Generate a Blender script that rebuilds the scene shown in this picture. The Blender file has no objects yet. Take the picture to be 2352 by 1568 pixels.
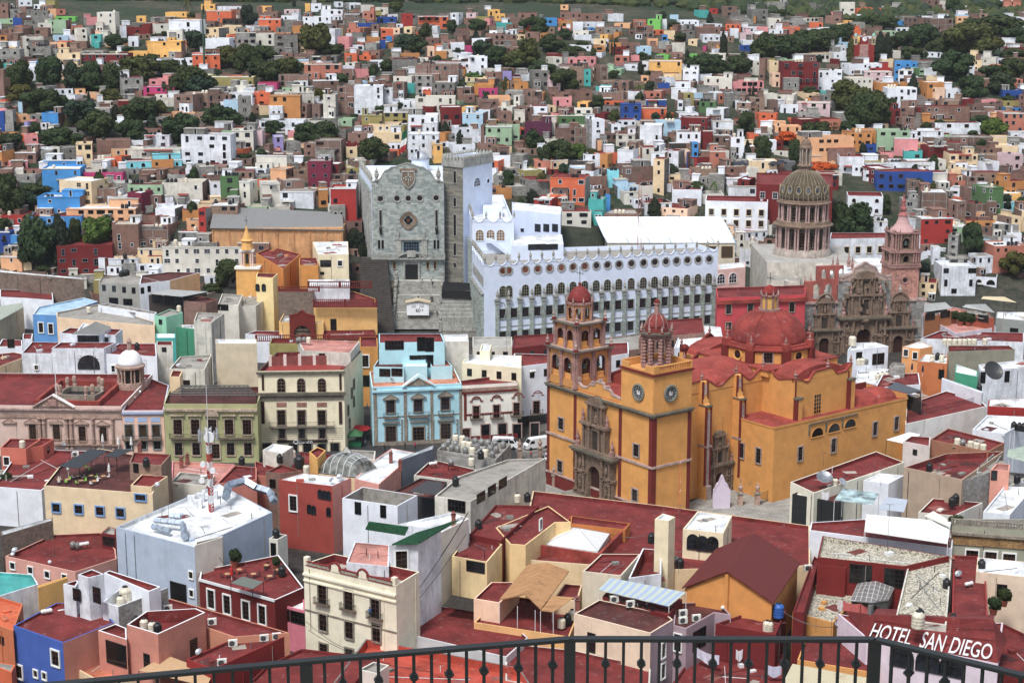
import bpy,math,random
from math import sin,cos,tan,atan,atan2,radians,pi,sqrt,floor,hypot
from mathutils import Vector,Matrix
random.seed(7)
S=bpy.context.scene
COL=S.collection
PITCH=radians(12.5);F=3900.0;CZ=110.0
CA,SA=cos(PITCH),sin(PITCH)
def ray(vx,vy):
 x=vx-1176.0;u=784.0-vy
 return(x,F*CA+u*SA,-F*SA+u*CA)
def uz(vx,vy,z):
 d=ray(vx,vy);t=(z-CZ)/d[2];return(d[0]*t,d[1]*t,z)
def uy(vx,vy,Y):
 d=ray(vx,vy);t=Y/d[1];return(d[0]*t,Y,CZ+d[2]*t)
def proj(p):
 x,y,z=p[0],p[1],p[2]-CZ
 f=y*CA-z*SA;u=y*SA+z*CA
 return(1176+F*x/f,784-F*u/f)
PR=[(-400,60),(0,104),(14,103.5),(30,88),(100,50),(160,24),(215,3),(240,0),(440,0),(466,1),(500,3),(522,9),(545,27),(600,42),(680,62),(780,78),(900,89),(1000,92),(1250,84),(1500,92),(2000,180),(2600,300),(3300,430),(4200,520),(6000,600)]
def prof(D):
 for i in range(len(PR)-1):
  a,b=PR[i],PR[i+1]
  if D<=b[0]:
   t=max(0,(D-a[0])/(b[0]-a[0]));return a[1]+(b[1]-a[1])*t
 return PR[-1][1]
def sm(a,b,x):
 t=min(1,max(0,(x-a)/(b-a)));return t*t*(3-2*t)
def ground(x,y):
 if y<=466:return prof(y)
 k=1+0.28*sm(-0.02,0.26,x/y)-0.06*sm(0.05,0.3,-x/y)
 D=466+(y-466)/k
 return CZ-(CZ-prof(D))*y/D if D<1250 else prof(D)
def ug(vx,vy):
 Y=230.0;st=8.0
 while Y<3000:
  p=uy(vx,vy,Y)
  if p[2]<=ground(p[0],p[1]):
   lo,hi=Y-st,Y
   for _ in range(12):
    m=(lo+hi)/2;p=uy(vx,vy,m)
    if p[2]<=ground(p[0],p[1]):hi=m
    else:lo=m
   return uy(vx,vy,hi)
  Y+=st
 return uy(vx,vy,1400)
TL={'T1':(0,0,.25),'T2':(588,0,.25),'T3':(1176,0,.25),'T4':(1764,0,.25),'T5':(0,392,.25),'T6':(588,392,.25),'T7':(1176,392,.4378),'T8':(1764,392,.4378),'U1':(0,781,.2519),'U2':(588,781,.2519),'U3':(1176,781,.2519),'U4':(1764,781,.2519),'V1':(0,1176,.25),'V2':(588,1176,.25),'V3':(1176,1176,.25),'V4':(1764,1176,.25),'F':(0,0,1)}
def tv(t,x,y):
 o=TL[t];return(o[0]+x*o[2],o[1]+y*o[2])
def lin(c):
 r=[]
 for v in c:
  v=v/255.0
  r.append(v/12.92 if v<=.04045 else((v+.055)/1.055)**2.4)
 return r
class NT:
 def __init__(s,name):
  s.m=bpy.data.materials.new(name);s.m.use_nodes=True
  s.t=s.m.node_tree;s.t.nodes.clear()
  s.o=s.n('ShaderNodeOutputMaterial');s.b=s.n('ShaderNodeBsdfPrincipled')
  s.l(s.b.outputs[0],s.o.inputs[0])
 def n(s,ty,**k):
  q=s.t.nodes.new(ty)
  for a,b in k.items():
   if a.startswith('i_'):q.inputs[a[2:].replace('_',' ')].default_value=b
   else:setattr(q,a,b)
  return q
 def l(s,a,b):s.t.links.new(a,b)
 def pos(s,sc=(1,1,1)):
  g=s.n('ShaderNodeNewGeometry');m=s.n('ShaderNodeMapping');m.inputs['Scale'].default_value=sc
  s.l(g.outputs['Position'],m.inputs[0]);return m.outputs[0]
 def wallvec(s,rot=None):
  g=s.n('ShaderNodeNewGeometry');x=s.n('ShaderNodeSeparateXYZ');s.l(g.outputs['Position'],x.inputs[0])
  a=s.n('ShaderNodeMath',operation='ADD');s.l(x.outputs[0],a.inputs[0]);s.l(x.outputs[1],a.inputs[1])
  c=s.n('ShaderNodeCombineXYZ');s.l(a.outputs[0],c.inputs[0]);s.l(x.outputs[2],c.inputs[1]);return c.outputs[0]
 def noise(s,vec,scale,det=4,rough=.6):
  q=s.n('ShaderNodeTexNoise');q.inputs['Scale'].default_value=scale;q.inputs['Detail'].default_value=det;q.inputs['Roughness'].default_value=rough
  s.l(vec,q.inputs['Vector']);return q.outputs['Fac']
 def ramp(s,fac,stops):
  r=s.n('ShaderNodeValToRGB');e=r.color_ramp.elements
  while len(e)>1:e.remove(e[0])
  e[0].position=stops[0][0];e[0].color=tuple(stops[0][1])+(1,)
  for p,c in stops[1:]:
   q=e.new(p);q.color=tuple(c)+(1,)
  s.l(fac,r.inputs[0]);return r.outputs[0]
 def mix(s,a,b,fac,mode='MIX'):
  q=s.n('ShaderNodeMix',data_type='RGBA', blend_type=mode)
  for i,v in((6,a),(7,b),(0,fac)):
   if hasattr(v,'is_linked'):s.l(v,q.inputs[i])
   elif i==0:q.inputs[0].default_value=v
   else:q.inputs[i].default_value=tuple(v)+(1,)
  return q.outputs[2]
 def bump(s,fac,st,dist=.05):
  q=s.n('ShaderNodeBump');q.inputs['Strength'].default_value=st;q.inputs['Distance'].default_value=dist
  s.l(fac,q.inputs['Height']);s.l(q.outputs[0],s.b.inputs['Normal'])
 def fin(s,col,rough=.85,spec=.3,metal=0):
  if hasattr(col,'is_linked'):s.l(col,s.b.inputs['Base Color'])
  else:s.b.inputs['Base Color'].default_value=tuple(col)+(1,)
  s.b.inputs['Roughness'].default_value=rough;s.b.inputs['Specular IOR Level'].default_value=spec
  s.b.inputs['Metallic'].default_value=metal
  return s.m
MC={}
def mat(kind,c=(128,128,128)):
 key=(kind,)+tuple(c)
 if key in MC:return MC[key]
 m=NT('%s_%d_%d_%d'%(kind,c[0],c[1],c[2]));L=lin(c)
 if kind not in('leaf','earth','glass','paint'):
  y_=.25*L[0]+.65*L[1]+.1*L[2];L=[(v*.82+y_*.18) for v in L];L=[v*(.66+.34*v/max(L)*max(L)**.3) for v in L]
 g=lambda f:[min(.9,v*f) for v in L]
 grime=[v*.32+.018 for v in L]
 if kind in('plaster','oldplaster','clean'):
  age={'plaster':1,'oldplaster':2.2,'clean':.45}[kind]
  a=m.noise(m.pos((.35,.35,.35)),1,5,.65)
  st=m.noise(m.pos((.9,.9,.13)),1,6,.72)
  fi=m.noise(m.pos((2.6,2.6,2.6)),1,5,.7)
  c0=m.mix(g(1.08),g(1-.17*age),m.ramp(a,[(.35,(0,0,0)),(.72,(1,1,1))]))
  w=.61-.05*age
  c1=m.mix(c0,[v*.5+.02 for v in L],m.ramp(st,[(w,(0,0,0)),(w+.2,(min(.95,.55*age),)*3)]))
  pa=.71-.035*age
  pc=(.30,.26,.22) if kind!='clean' else g(.8)
  c2=m.mix(c1,pc,m.ramp(fi,[(pa,(0,0,0)),(pa+.03,(min(.9,.6*age),)*3)]))
  m.bump(fi,.35);return MC.setdefault(key,m.fin(c2,.88))
 if kind in('brick','block'):
  v=m.wallvec();b=m.n('ShaderNodeTexBrick');m.l(v,b.inputs['Vector'])
  sz=(.5,.16) if kind=='brick' else(.9,.42)
  b.inputs['Color1'].default_value=tuple(g(1.22))+(1,);b.inputs['Color2'].default_value=tuple(g(.72))+(1,)
  b.inputs['Mortar'].default_value=tuple([v*.5+.14 for v in L] if kind=='brick' else g(.62))+(1,)
  b.inputs['Scale'].default_value=1;b.inputs['Mortar Size'].default_value=.018;b.inputs['Brick Width'].default_value=sz[0];b.inputs['Row Height'].default_value=sz[1]
  a=m.noise(m.pos((.3,.3,.3)),1,5,.7);st=m.noise(m.pos((1.2,1.2,.12)),1,4)
  c1=m.mix(b.outputs[0],grime,m.ramp(a,[(.48,(0,0,0)),(.75,(.75,.75,.75))]))
  c2=m.mix(c1,g(.4),m.ramp(st,[(.55,(0,0,0)),(.8,(.7,.7,.7))]))
  m.bump(b.outputs['Fac'],.4);return MC.setdefault(key,m.fin(c2,.92))
 if kind=='ashlar':
  v=m.wallvec();b=m.n('ShaderNodeTexBrick');m.l(v,b.inputs['Vector']);b.squash=.7;b.squash_frequency=3
  b.inputs['Color1'].default_value=tuple([L[0]*1.3,L[1]*1.28,L[2]*1.26])+(1,);b.inputs['Color2'].default_value=tuple([L[0]*.64,L[1]*.68,L[2]*.71])+(1,)
  b.inputs['Mortar'].default_value=tuple(g(.6))+(1,)
  b.inputs['Scale'].default_value=1;b.inputs['Mortar Size'].default_value=.02;b.inputs['Brick Width'].default_value=1.15;b.inputs['Row Height'].default_value=.62
  a=m.noise(m.pos((.55,.55,.9)),1,4,.7);st=m.noise(m.pos((1.2,1.2,.08)),1,4)
  c1=m.mix(b.outputs[0],[L[0]*1.25,L[1]*1.05,L[2]*.78],m.ramp(a,[(.58,(0,0,0)),(.72,(.6,.6,.6))]))
  c2=m.mix(c1,g(.35),m.ramp(st,[(.56,(0,0,0)),(.82,(.6,.6,.6))]))
  m.bump(b.outputs['Fac'],.5);return MC.setdefault(key,m.fin(c2,.9))
 if kind=='rubble':
  q=m.n('ShaderNodeTexVoronoi');m.l(m.pos((1.4,1.4,1.8)),q.inputs['Vector']);q.inputs['Scale'].default_value=1
  r=m.n('ShaderNodeTexVoronoi',feature='DISTANCE_TO_EDGE');m.l(m.pos((1.4,1.4,1.8)),r.inputs['Vector'])
  hs=m.n('ShaderNodeSeparateXYZ');m.l(q.outputs['Color'],hs.inputs[0])
  c1=m.mix(g(1.35),g(.5),hs.outputs[0]);a=m.noise(m.pos((.25,.25,.25)),1,5)
  c2=m.mix([v*.7+.2 for v in L],c1,m.ramp(r.outputs[0],[(.02,(0,0,0)),(.1,(1,1,1))]))
  c3=m.mix(c2,g(.4),m.ramp(a,[(.5,(0,0,0)),(.7,(.7,.7,.7))]))
  m.bump(r.outputs[0],.6,.2);return MC.setdefault(key,m.fin(c3,.95))
 if kind in('carved',):
  a=m.noise(m.pos((.5,.5,.5)),1,6,.7);f=m.noise(m.pos((3.4,3.4,3.4)),1,4,.7);st=m.noise(m.pos((2,2,.12)),1,4)
  c1=m.mix(g(1.25),g(.55),m.ramp(a,[(.3,(0,0,0)),(.7,(1,1,1))]))
  c2=m.mix(c1,g(.35),m.ramp(f,[(.45,(0,0,0)),(.7,(.8,.8,.8))]))
  c3=m.mix(c2,g(.3),m.ramp(st,[(.52,(0,0,0)),(.75,(.7,.7,.7))]))
  m.bump(f,1,.3);return MC.setdefault(key,m.fin(c3,.95))
 if kind in('roof','oldroof'):
  a=m.noise(m.pos((.22,.22,.22)),1,6,.7);f=m.noise(m.pos((.9,.9,.9)),1,6,.75);fi=m.noise(m.pos((5,5,5)),1,3,.7)
  c1=m.mix(g(1.25),g(.6),m.ramp(a,[(.36,(0,0,0)),(.64,(1,1,1))]))
  k=.66 if kind=='roof' else .5
  c2=m.mix(c1,[v*.45+.22 for v in L] if kind=='roof' else(.33,.31,.29),m.ramp(f,[(k-.08,(0,0,0)),(k+.07,(.8,.8,.8))]))
  c3=m.mix(c2,g(.35),m.ramp(f,[(.22,(.8,.8,.8)),(.36,(0,0,0))]))
  c4=m.mix(c3,g(.6),m.ramp(fi,[(.5,(0,0,0)),(.75,(.5,.5,.5))]))
  m.bump(fi,.3);return MC.setdefault(key,m.fin(c4,.86))
 if kind=='gravelroof':
  f=m.noise(m.pos((3.2,3.2,3.2)),1,3,.7);a=m.noise(m.pos((.25,.25,.25)),1,5)
  c1=m.mix(g(.28),g(1.15),m.ramp(f,[(.44,(0,0,0)),(.52,(1,1,1))]));c2=m.mix(c1,g(.5),m.ramp(a,[(.5,(0,0,0)),(.75,(.8,.8,.8))]))
  m.bump(f,.6,.1);return MC.setdefault(key,m.fin(c2,.95))
 if kind in('corr','corrx','tile'):
  g0=m.n('ShaderNodeTexCoord');mp=m.n('ShaderNodeMapping');m.l(g0.outputs['UV'],mp.inputs[0])
  w=m.n('ShaderNodeTexWave', wave_profile='SIN', bands_direction='X');m.l(mp.outputs[0],w.inputs[0]);w.inputs['Scale'].default_value=.62 if kind=='corr' else(.5 if kind=='tile' else .8)
  w.inputs['Distortion'].default_value=.3 if kind=='tile' else 0
  f=m.noise(m.pos((.6,.6,.6)),1,6,.7);f2=m.noise(m.pos((2.5,2.5,2.5)),1,4)
  c1=m.mix(g(.55),g(1.2),w.outputs[0]);c2=m.mix(c1,[L[0]*.5+.05,L[1]*.4+.025,L[2]*.36+.015],m.ramp(f,[(.56,(0,0,0)),(.72,(.75,.75,.75))]))
  if kind=='tile':c2=m.mix(c2,g(.35),m.ramp(f2,[(.45,(0,0,0)),(.7,(.9,.9,.9))]))
  m.bump(w.outputs[0],.8,.08);return MC.setdefault(key,m.fin(c2,.7 if kind!='corr' else .55))
 if kind in('stripes','panes','streakcloth'):
  tc=m.n('ShaderNodeTexCoord');w=m.n('ShaderNodeTexWave', bands_direction='X');f=m.noise(m.pos((.8,.8,.8)),1,5,.7)
  if kind=='stripes':
   m.l(tc.outputs['UV'],w.inputs[0]);w.inputs['Scale'].default_value=.105;w2=m.n('ShaderNodeTexWave', bands_direction='X');m.l(tc.outputs['UV'],w2.inputs[0]);w2.inputs['Scale'].default_value=1.2
   c1=m.mix(lin((206,214,196)),lin((170,188,220)),m.ramp(w.outputs[0],[(.45,(0,0,0)),(.55,(1,1,1))]));c2=m.mix(c1,lin((130,140,150)),m.ramp(w2.outputs[0],[(.3,(.7,.7,.7)),(.7,(0,0,0))]));m.bump(w2.outputs[0],.6,.05)
   return MC.setdefault(key,m.fin(c2,.5))
  if kind=='panes':
   b=m.n('ShaderNodeTexBrick');m.l(tc.outputs['UV'],b.inputs[0]);b.offset=0;b.inputs['Scale'].default_value=1;b.inputs['Brick Width'].default_value=8;b.inputs['Row Height'].default_value=5;b.inputs['Mortar Size'].default_value=.25
   b.inputs['Color1'].default_value=tuple(L)+(1,);b.inputs['Color2'].default_value=tuple(g(.8))+(1,);b.inputs['Mortar'].default_value=(.7,.7,.7,1);return MC.setdefault(key,m.fin(b.outputs[0],.4))
  st=m.noise(m.pos((.18,1.5,1.5)),1,4,.6);c1=m.mix(g(1.1),g(.35),m.ramp(st,[(.5,(0,0,0)),(.66,(.85,.85,.85))]));return MC.setdefault(key,m.fin(m.mix(c1,g(.7),f),.85))
 if kind=='metal':
  f=m.noise(m.pos((1.2,1.2,1.2)),1,5);c1=m.mix(g(1.1),g(.6),m.ramp(f,[(.4,(0,0,0)),(.7,(1,1,1))]))
  return MC.setdefault(key,m.fin(c1,.42,.5,.55))
 if kind=='paint':
  f=m.noise(m.pos((1.5,1.5,1.5)),1,4);c1=m.mix(g(1.08),g(.8),f)
  return MC.setdefault(key,m.fin(c1,.45,.5))
 if kind=='plastic':
  f=m.noise(m.pos((2.5,2.5,1)),1,4);c1=m.mix(g(1.1),g(.62),m.ramp(f,[(.42,(0,0,0)),(.72,(1,1,1))]))
  return MC.setdefault(key,m.fin(c1,.5,.45))
 if kind=='glass':
  f=m.noise(m.pos((.45,.45,.45)),1,2);c1=m.mix(g(.35),g(1.5),m.ramp(f,[(.35,(0,0,0)),(.65,(1,1,1))]))
  return MC.setdefault(key,m.fin(c1,.12,.6))
 if kind=='pave':
  b=m.n('ShaderNodeTexBrick');m.l(m.pos((1,1,1)),b.inputs['Vector']);b.inputs['Scale'].default_value=1;b.inputs['Brick Width'].default_value=1.6;b.inputs['Row Height'].default_value=.9
  b.inputs['Mortar Size'].default_value=.03
  b.inputs['Color1'].default_value=tuple(g(1.15))+(1,);b.inputs['Color2'].default_value=tuple(g(.8))+(1,);b.inputs['Mortar'].default_value=tuple(g(.45))+(1,)
  a=m.noise(m.pos((.3,.3,.3)),1,6,.7);c1=m.mix(b.outputs[0],g(.5),m.ramp(a,[(.4,(0,0,0)),(.75,(.9,.9,.9))]))
  return MC.setdefault(key,m.fin(c1,.85))
 if kind in('leaf',):
  oi=m.n('ShaderNodeObjectInfo');a=m.noise(m.pos((.35,.35,.35)),1,4);f=m.noise(m.pos((2,2,2)),1,3)
  c1=m.mix(g(.55),g(1.5),m.ramp(a,[(.32,(0,0,0)),(.68,(1,1,1))]))
  c2=m.mix(c1,[L[0]*1.9,L[1]*1.5,L[2]*.9],m.ramp(f,[(.5,(0,0,0)),(.75,(.8,.8,.8))]))
  c3=m.mix(c2,[L[0]*1.5,L[1]*1.05,L[2]*.7],oi.outputs['Random'])
  return MC.setdefault(key,m.fin(c3,.75,.25))
 if kind=='earth':
  a=m.noise(m.pos((.02,.02,.02)),1,8,.7);f=m.noise(m.pos((.25,.25,.25)),1,8,.75)
  gp=m.n('ShaderNodeNewGeometry');gx=m.n('ShaderNodeSeparateXYZ');m.l(gp.outputs['Position'],gx.inputs[0]);mr=m.n('ShaderNodeMapRange', i_From_Min=505, i_From_Max=570);m.l(gx.outputs[1],mr.inputs[0])
  c1=m.mix((.03,.05,.024),(.12,.095,.07),m.ramp(a,[(.45,(0,0,0)),(.6,(1,1,1))]));c2=m.mix(c1,(.02,.034,.016),m.ramp(f,[(.42,(0,0,0)),(.62,(.95,.95,.95))]))
  c2=m.mix(m.mix((.1,.09,.08),(.045,.042,.04),m.ramp(f,[(.35,(0,0,0)),(.6,(1,1,1))])),c2,mr.outputs[0])
  m.bump(f,1,2);return MC.setdefault(key,m.fin(c2,.95))
 f=m.noise(m.pos((1.5,1.5,1.5)),1,4);return MC.setdefault(key,m.fin(m.mix(g(1.1),g(.75),f),.8))
class MB:
 def __init__(s,fr=None):
  s.v=[];s.f=[];s.m=[];s.ms=[];s.fr=fr;s.uv={}
 def mi(s,m):
  if m not in s.ms:s.ms.append(m)
  return s.ms.index(m)
 def P(s,x,y,z):
  if s.fr:
   ox,oy,ax,ay,bx,by=s.fr;s.v.append((ox+x*ax+y*bx,oy+x*ay+y*by,z))
  else:s.v.append((x,y,z))
  return len(s.v)-1
 def face(s,pts,m,uv=None):
  ix=[s.P(*p) for p in pts];s.f.append(ix);s.m.append(s.mi(m))
  if uv:s.uv[len(s.f)-1]=uv
  return s
 def box(s,x0,x1,y0,y1,z0,z1,m,mt=None):
  b=len(s.v)
  for z in(z0,z1):
   for x,y in((x0,y0),(x1,y0),(x1,y1),(x0,y1)):s.P(x,y,z)
  k=s.mi(m)
  for i,q in enumerate(((0,3,2,1),(4,5,6,7),(0,1,5,4),(1,2,6,5),(2,3,7,6),(3,0,4,7))):
   s.f.append([b+j for j in q]);s.m.append(s.mi(mt) if(i==1 and mt) else k)
  return s
 def obox(s,c,hx,hy,z0,z1,yaw,m,mt=None):
  ca,sa=cos(yaw),sin(yaw)
  pts=[(c[0]+a*hx*ca-b*hy*sa,c[1]+a*hx*sa+b*hy*ca) for a,b in((-1,-1),(1,-1),(1,1),(-1,1))]
  return s.prism(pts,z0,z1,m,mt)
 def prism(s,pts,z0,z1,m,mt=None,bottom=True):
  n=len(pts);b=len(s.v)
  for p in pts:s.P(p[0],p[1],z0)
  for p in pts:s.P(p[0],p[1],z1)
  k=s.mi(m);kt=s.mi(mt) if mt else k
  for i in range(n):
   j=(i+1)%n;s.f.append([b+i,b+j,b+n+j,b+n+i]);s.m.append(k)
  s.f.append([b+n+i for i in range(n)]);s.m.append(kt)
  if bottom:s.f.append([b+n-1-i for i in range(n)]);s.m.append(k)
  return s
 def lathe(s,c,prof,m,n=16,a0=0,sq=1):
  b=len(s.v);k=s.mi(m)
  for r,z in prof:
   for i in range(n):
    a=a0+2*pi*i/n;s.P(c[0]+r*cos(a),c[1]+r*sin(a)*sq,z)
  for j in range(len(prof)-1):
   for i in range(n):
    i2=(i+1)%n;s.f.append([b+j*n+i,b+j*n+i2,b+(j+1)*n+i2,b+(j+1)*n+i]);s.m.append(k)
  s.f.append([b+(len(prof)-1)*n+i for i in range(n)]);s.m.append(k)
  s.f.append([b+n-1-i for i in range(n)]);s.m.append(k)
  return s
 def tube(s,p,q,r,m,n=6,r2=None):
  p=Vector(p);q=Vector(q);d=(q-p)
  if d.length<1e-5:return s
  d.normalize();u=d.cross(Vector((0,0,1)))
  if u.length<.01:u=Vector((1,0,0))
  u.normalize();w=d.cross(u);b=len(s.v);k=s.mi(m);r2=r if r2 is None else r2
  for c,rr in((p,r),(q,r2)):
   for i in range(n):
    a=2*pi*i/n;x=c+u*cos(a)*rr+w*sin(a)*rr;s.P(x.x,x.y,x.z)
  for i in range(n):
   j=(i+1)%n;s.f.append([b+i,b+j,b+n+j,b+n+i]);s.m.append(k)
  s.f.append([b+i for i in range(n)]);s.m.append(k);s.f.append([b+n+i for i in range(n)][::-1]);s.m.append(k)
  return s
 def wire(s,p,q,sag,r,m,n=8):
  a=Vector(p)
  for i in range(1,n+1):
   t=i/n;b=Vector(p).lerp(Vector(q),t);b.z-=sag*4*t*(1-t);s.tube(a,b,r,m,4);a=b
  return s
 def build(s,name,parent=None,loc=None,smooth=False):
  if not s.v:return None
  o=loc if loc is not None else(parent.location if parent else Vector(s.v[0]))
  o=Vector(o)
  me=bpy.data.meshes.new(name)
  me.from_pydata([(v[0]-o.x,v[1]-o.y,v[2]-o.z) for v in s.v],[],s.f)
  for m in s.ms:me.materials.append(m)
  me.polygons.foreach_set('material_index',s.m)
  if s.uv:
   ul=me.uv_layers.new(name='UVMap')
   for fi,uv in s.uv.items():
    p=me.polygons[fi]
    for li,c in zip(p.loop_indices,uv):ul.data[li].uv=c
  if smooth:me.polygons.foreach_set('use_smooth',[True]*len(s.f))
  me.update()
  ob=bpy.data.objects.new(name,me);COL.objects.link(ob)
  if parent is not None:ob.parent=parent;ob.location=o-parent.location
  else:ob.location=o
  return ob
def tag(o,label=None,cat=None,group=None,kind=None):
 if label:o['label']=label
 if cat:o['category']=cat
 if group:o['group']=group
 if kind:o['kind']=kind
 return o
def thing(name,label,cat,loc,group=None):
 o=bpy.data.objects.new(name,None);o.empty_display_size=.5;COL.objects.link(o);o.location=Vector(loc)
 return tag(o,label,cat,group)
def part(name,me,root,loc,rz=0,sc=None):
 o=bpy.data.objects.new(name,me);COL.objects.link(o);o.parent=root
 o.location=Vector(loc)-root.location;o.rotation_euler=(0,0,rz)
 if sc:o.scale=sc
 return o
def inset(pts,d):
 n=len(pts);out=[]
 ar=sum(pts[i][0]*pts[(i+1)%n][1]-pts[(i+1)%n][0]*pts[i][1] for i in range(n))
 sg=1 if ar>0 else-1
 for i in range(n):
  p0,p1,p2=[Vector(pts[(i+k)%n][:2]) for k in(-1,0,1)]
  a=(p1-p0).normalized();b=(p2-p1).normalized()
  na=Vector((-a.y,a.x))*sg;nb=Vector((-b.y,b.x))*sg
  bi=na+nb;q=max(.35,bi.dot(na));out.append(tuple(p1+bi*(d/q)))
 return out
PAL={'W':(226,229,236),'w':(214,210,200),'C':(226,203,165),'T':(158,124,100),'B':(142,104,86),'G':(146,144,139),'P':(222,150,152),'p':(214,188,192),'M':(196,62,128),'R':(122,34,36),'O':(218,112,62),'Y':(238,188,98),'y':(158,148,88),'S':(62,152,212),'b':(36,84,158),'L':(160,148,200),'t':(62,172,168),'g':(156,182,152),'v':(122,196,88),'o':(196,138,70),'s':(176,206,226),'q':(228,178,132),'r':(176,52,46),'m':(96,42,72),'d':(86,120,76),'k':(70,62,58),'a':(188,122,100),'n':(128,40,70),'D':(112,88,70),'c':(132,214,226),'u':(240,206,178)}
CN={'W':'white','w':'off-white','C':'cream','T':'tan','B':'bare brick','G':'grey concrete','P':'pink','p':'pale pink','M':'magenta','R':'dark red','O':'orange','Y':'yellow','y':'olive yellow','S':'bright blue','b':'deep blue','L':'lilac','t':'turquoise','g':'pale green','v':'lime green','o':'ochre','s':'pale blue','q':'peach','r':'red','m':'purple','d':'dark green','k':'dark brown','a':'salmon','n':'crimson','D':'brown stone','c':'sky blue','u':'light peach'}
def wallmat(c,r=random):
 if c=='B':return mat('brick',r.choice([(142,104,86),(150,112,96),(128,96,82)]))
 if c=='G':return mat('block',r.choice([(146,144,139),(160,158,154),(128,126,122)]))
 if c=='T':return mat('brick',(158,128,106))
 if c=='D':return mat('rubble',(120,98,80))
 if c in 'Ww' and r.random()<.45:return mat('oldplaster',PAL[c])
 return mat('plaster',PAL[c])
RC={'R':(128,46,44),'W':(222,224,228),'G':(150,146,138),'g':(178,176,170),'D':(98,52,48),'C':(196,186,166),'P':(196,140,128)}
def roofmat(c):
 return mat('roof' if c in 'RWDP' else 'oldroof',RC[c])
GL=mat('glass',(34,38,46));GLD=mat('glass',(20,20,22));WHT=mat('paint',(225,226,228));BLK=mat('paint',(22,23,25));BRN=mat('paint',(84,54,38));GRYM=mat('metal',(150,155,162))
STN=mat('carved',(160,142,126));DRK=mat('paint',(38,34,32))
WC={};SPLIT=[False]
def wmesh(style,w,h,fc=None,pane=None):
 w=round(w,1);h=round(h,1);key=(style,w,h,fc,pane)
 if key in WC:return WC[key]
 b=MB();gm=pane or GL
 fm=fc or WHT
 t=.09 if w<1.3 else .12
 if w>2.2:t=.16
 x=w/2;z=h/2;yo=-.13 if style[0]!='f' else-.05
 if 's' in style:t*=2.0;yo=-.2
 def ring(x0,x1,z0,z1,t,y0,m):
  b.box(x0-t,x0,y0,.02,z0-t,z1+t,m);b.box(x1,x1+t,y0,.02,z0-t,z1+t,m);b.box(x0,x1,y0,.02,z1,z1+t,m);b.box(x0,x1,y0-.05,.02,z0-t,z0,m)
 if 'a' in style:
  n=10;r=x;zc=z-r
  b.face([(-x,-.025,-z),(x,-.025,-z)]+[(r*cos(pi*i/n),-.025,zc+r*sin(pi*i/n)) for i in range(n+1)],gm)
  b.box(-x-t,-x,yo,.02,-z,zc,fm);b.box(x,x+t,yo,.02,-z,zc,fm);b.box(-x-t,x+t,yo-.05,.02,-z-t,-z,fm)
  for i in range(n):
   a0,a1=pi*i/n,pi*(i+1)/n;R=r+t
   p=[(r*cos(a0),zc+r*sin(a0)),(R*cos(a0),zc+R*sin(a0)),(R*cos(a1),zc+R*sin(a1)),(r*cos(a1),zc+r*sin(a1))]
   b.face([(q[0],yo,q[1]) for q in p],fm);b.face([(p[0][0],yo,p[0][1]),(p[0][0],.02,p[0][1]),(p[3][0],.02,p[3][1]),(p[3][0],yo,p[3][1])],fm)
   b.face([(p[1][0],yo,p[1][1]),(p[1][0],.02,p[1][1]),(p[2][0],.02,p[2][1]),(p[2][0],yo,p[2][1])],fm)
 else:
  b.face([(-x,-.025,-z),(x,-.025,-z),(x,-.025,z),(-x,-.025,z)],gm);ring(-x,x,-z,z,t,yo,fm)
 mm=fm if 's' not in style else BRN
 if 'd' in style:mm=DRK
 if 'x' not in style:
  nx=max(1,int(round(w/.75)));nz=max(1,int(round(h/.85)));k=.025 if w<2 else .04
  for i in range(1,nx):b.box(-x+w*i/nx-k,-x+w*i/nx+k,-.07,-.02,-z,z,mm)
  for i in range(1,nz):b.box(-x,x,-.065,-.02,-z+h*i/nz-k,-z+h*i/nz+k,mm)
 me=bpy.data.meshes.new('window');me.from_pydata(b.v,[],b.f)
 for m in b.ms:me.materials.append(m)
 me.polygons.foreach_set('material_index',b.m);me.update();WC[key]=me
 f0=b.f[0];pm=bpy.data.meshes.new('pane');pm.from_pydata([b.v[i] for i in f0],[],[list(range(len(f0)))]);pm.materials.append(gm)
 fm_=bpy.data.meshes.new('frame');fm_.from_pydata(b.v,[],b.f[1:])
 for m in b.ms:fm_.materials.append(m)
 fm_.polygons.foreach_set('material_index',b.m[1:]);fm_.update();WS[me.name]=(fm_,pm)
 return me
WS={}
def balmesh(w,d=.8,h=1.0,slab=None,bars=None):
 w=round(w,1);key=('bal',w,d,h,slab,bars)
 if key in WC:return WC[key]
 b=MB();sm_=slab or STN;bm=bars or BLK;x=w/2
 b.box(-x,x,-d,0,-.16,0,sm_);b.box(-x+.2,x-.2,-d*.6,0,-.36,-.16,sm_)
 b.box(-x,x,-d,-d+.05,h-.05,h,bm);b.box(-x,-x+.05,-d,0,h-.05,h,bm);b.box(x-.05,x,-d,0,h-.05,h,bm)
 b.box(-x,x,-d,-d+.03,.08,.12,bm)
 n=max(2,int(w/.2));r=.014
 for i in range(n+1):
  u=-x+r+(w-2*r)*i/n;b.box(u-r,u+r,-d,-d+.03,0,h,bm)
 for sx in(-x,x-.03):
  for i in range(1,4):b.box(sx,sx+.03,-d+d*i/4-r,-d+d*i/4+r,0,h,bm)
 me=bpy.data.meshes.new('balcony');me.from_pydata(b.v,[],b.f)
 for m in b.ms:me.materials.append(m)
 me.polygons.foreach_set('material_index',b.m);me.update();WC[key]=me
 return me
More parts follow.
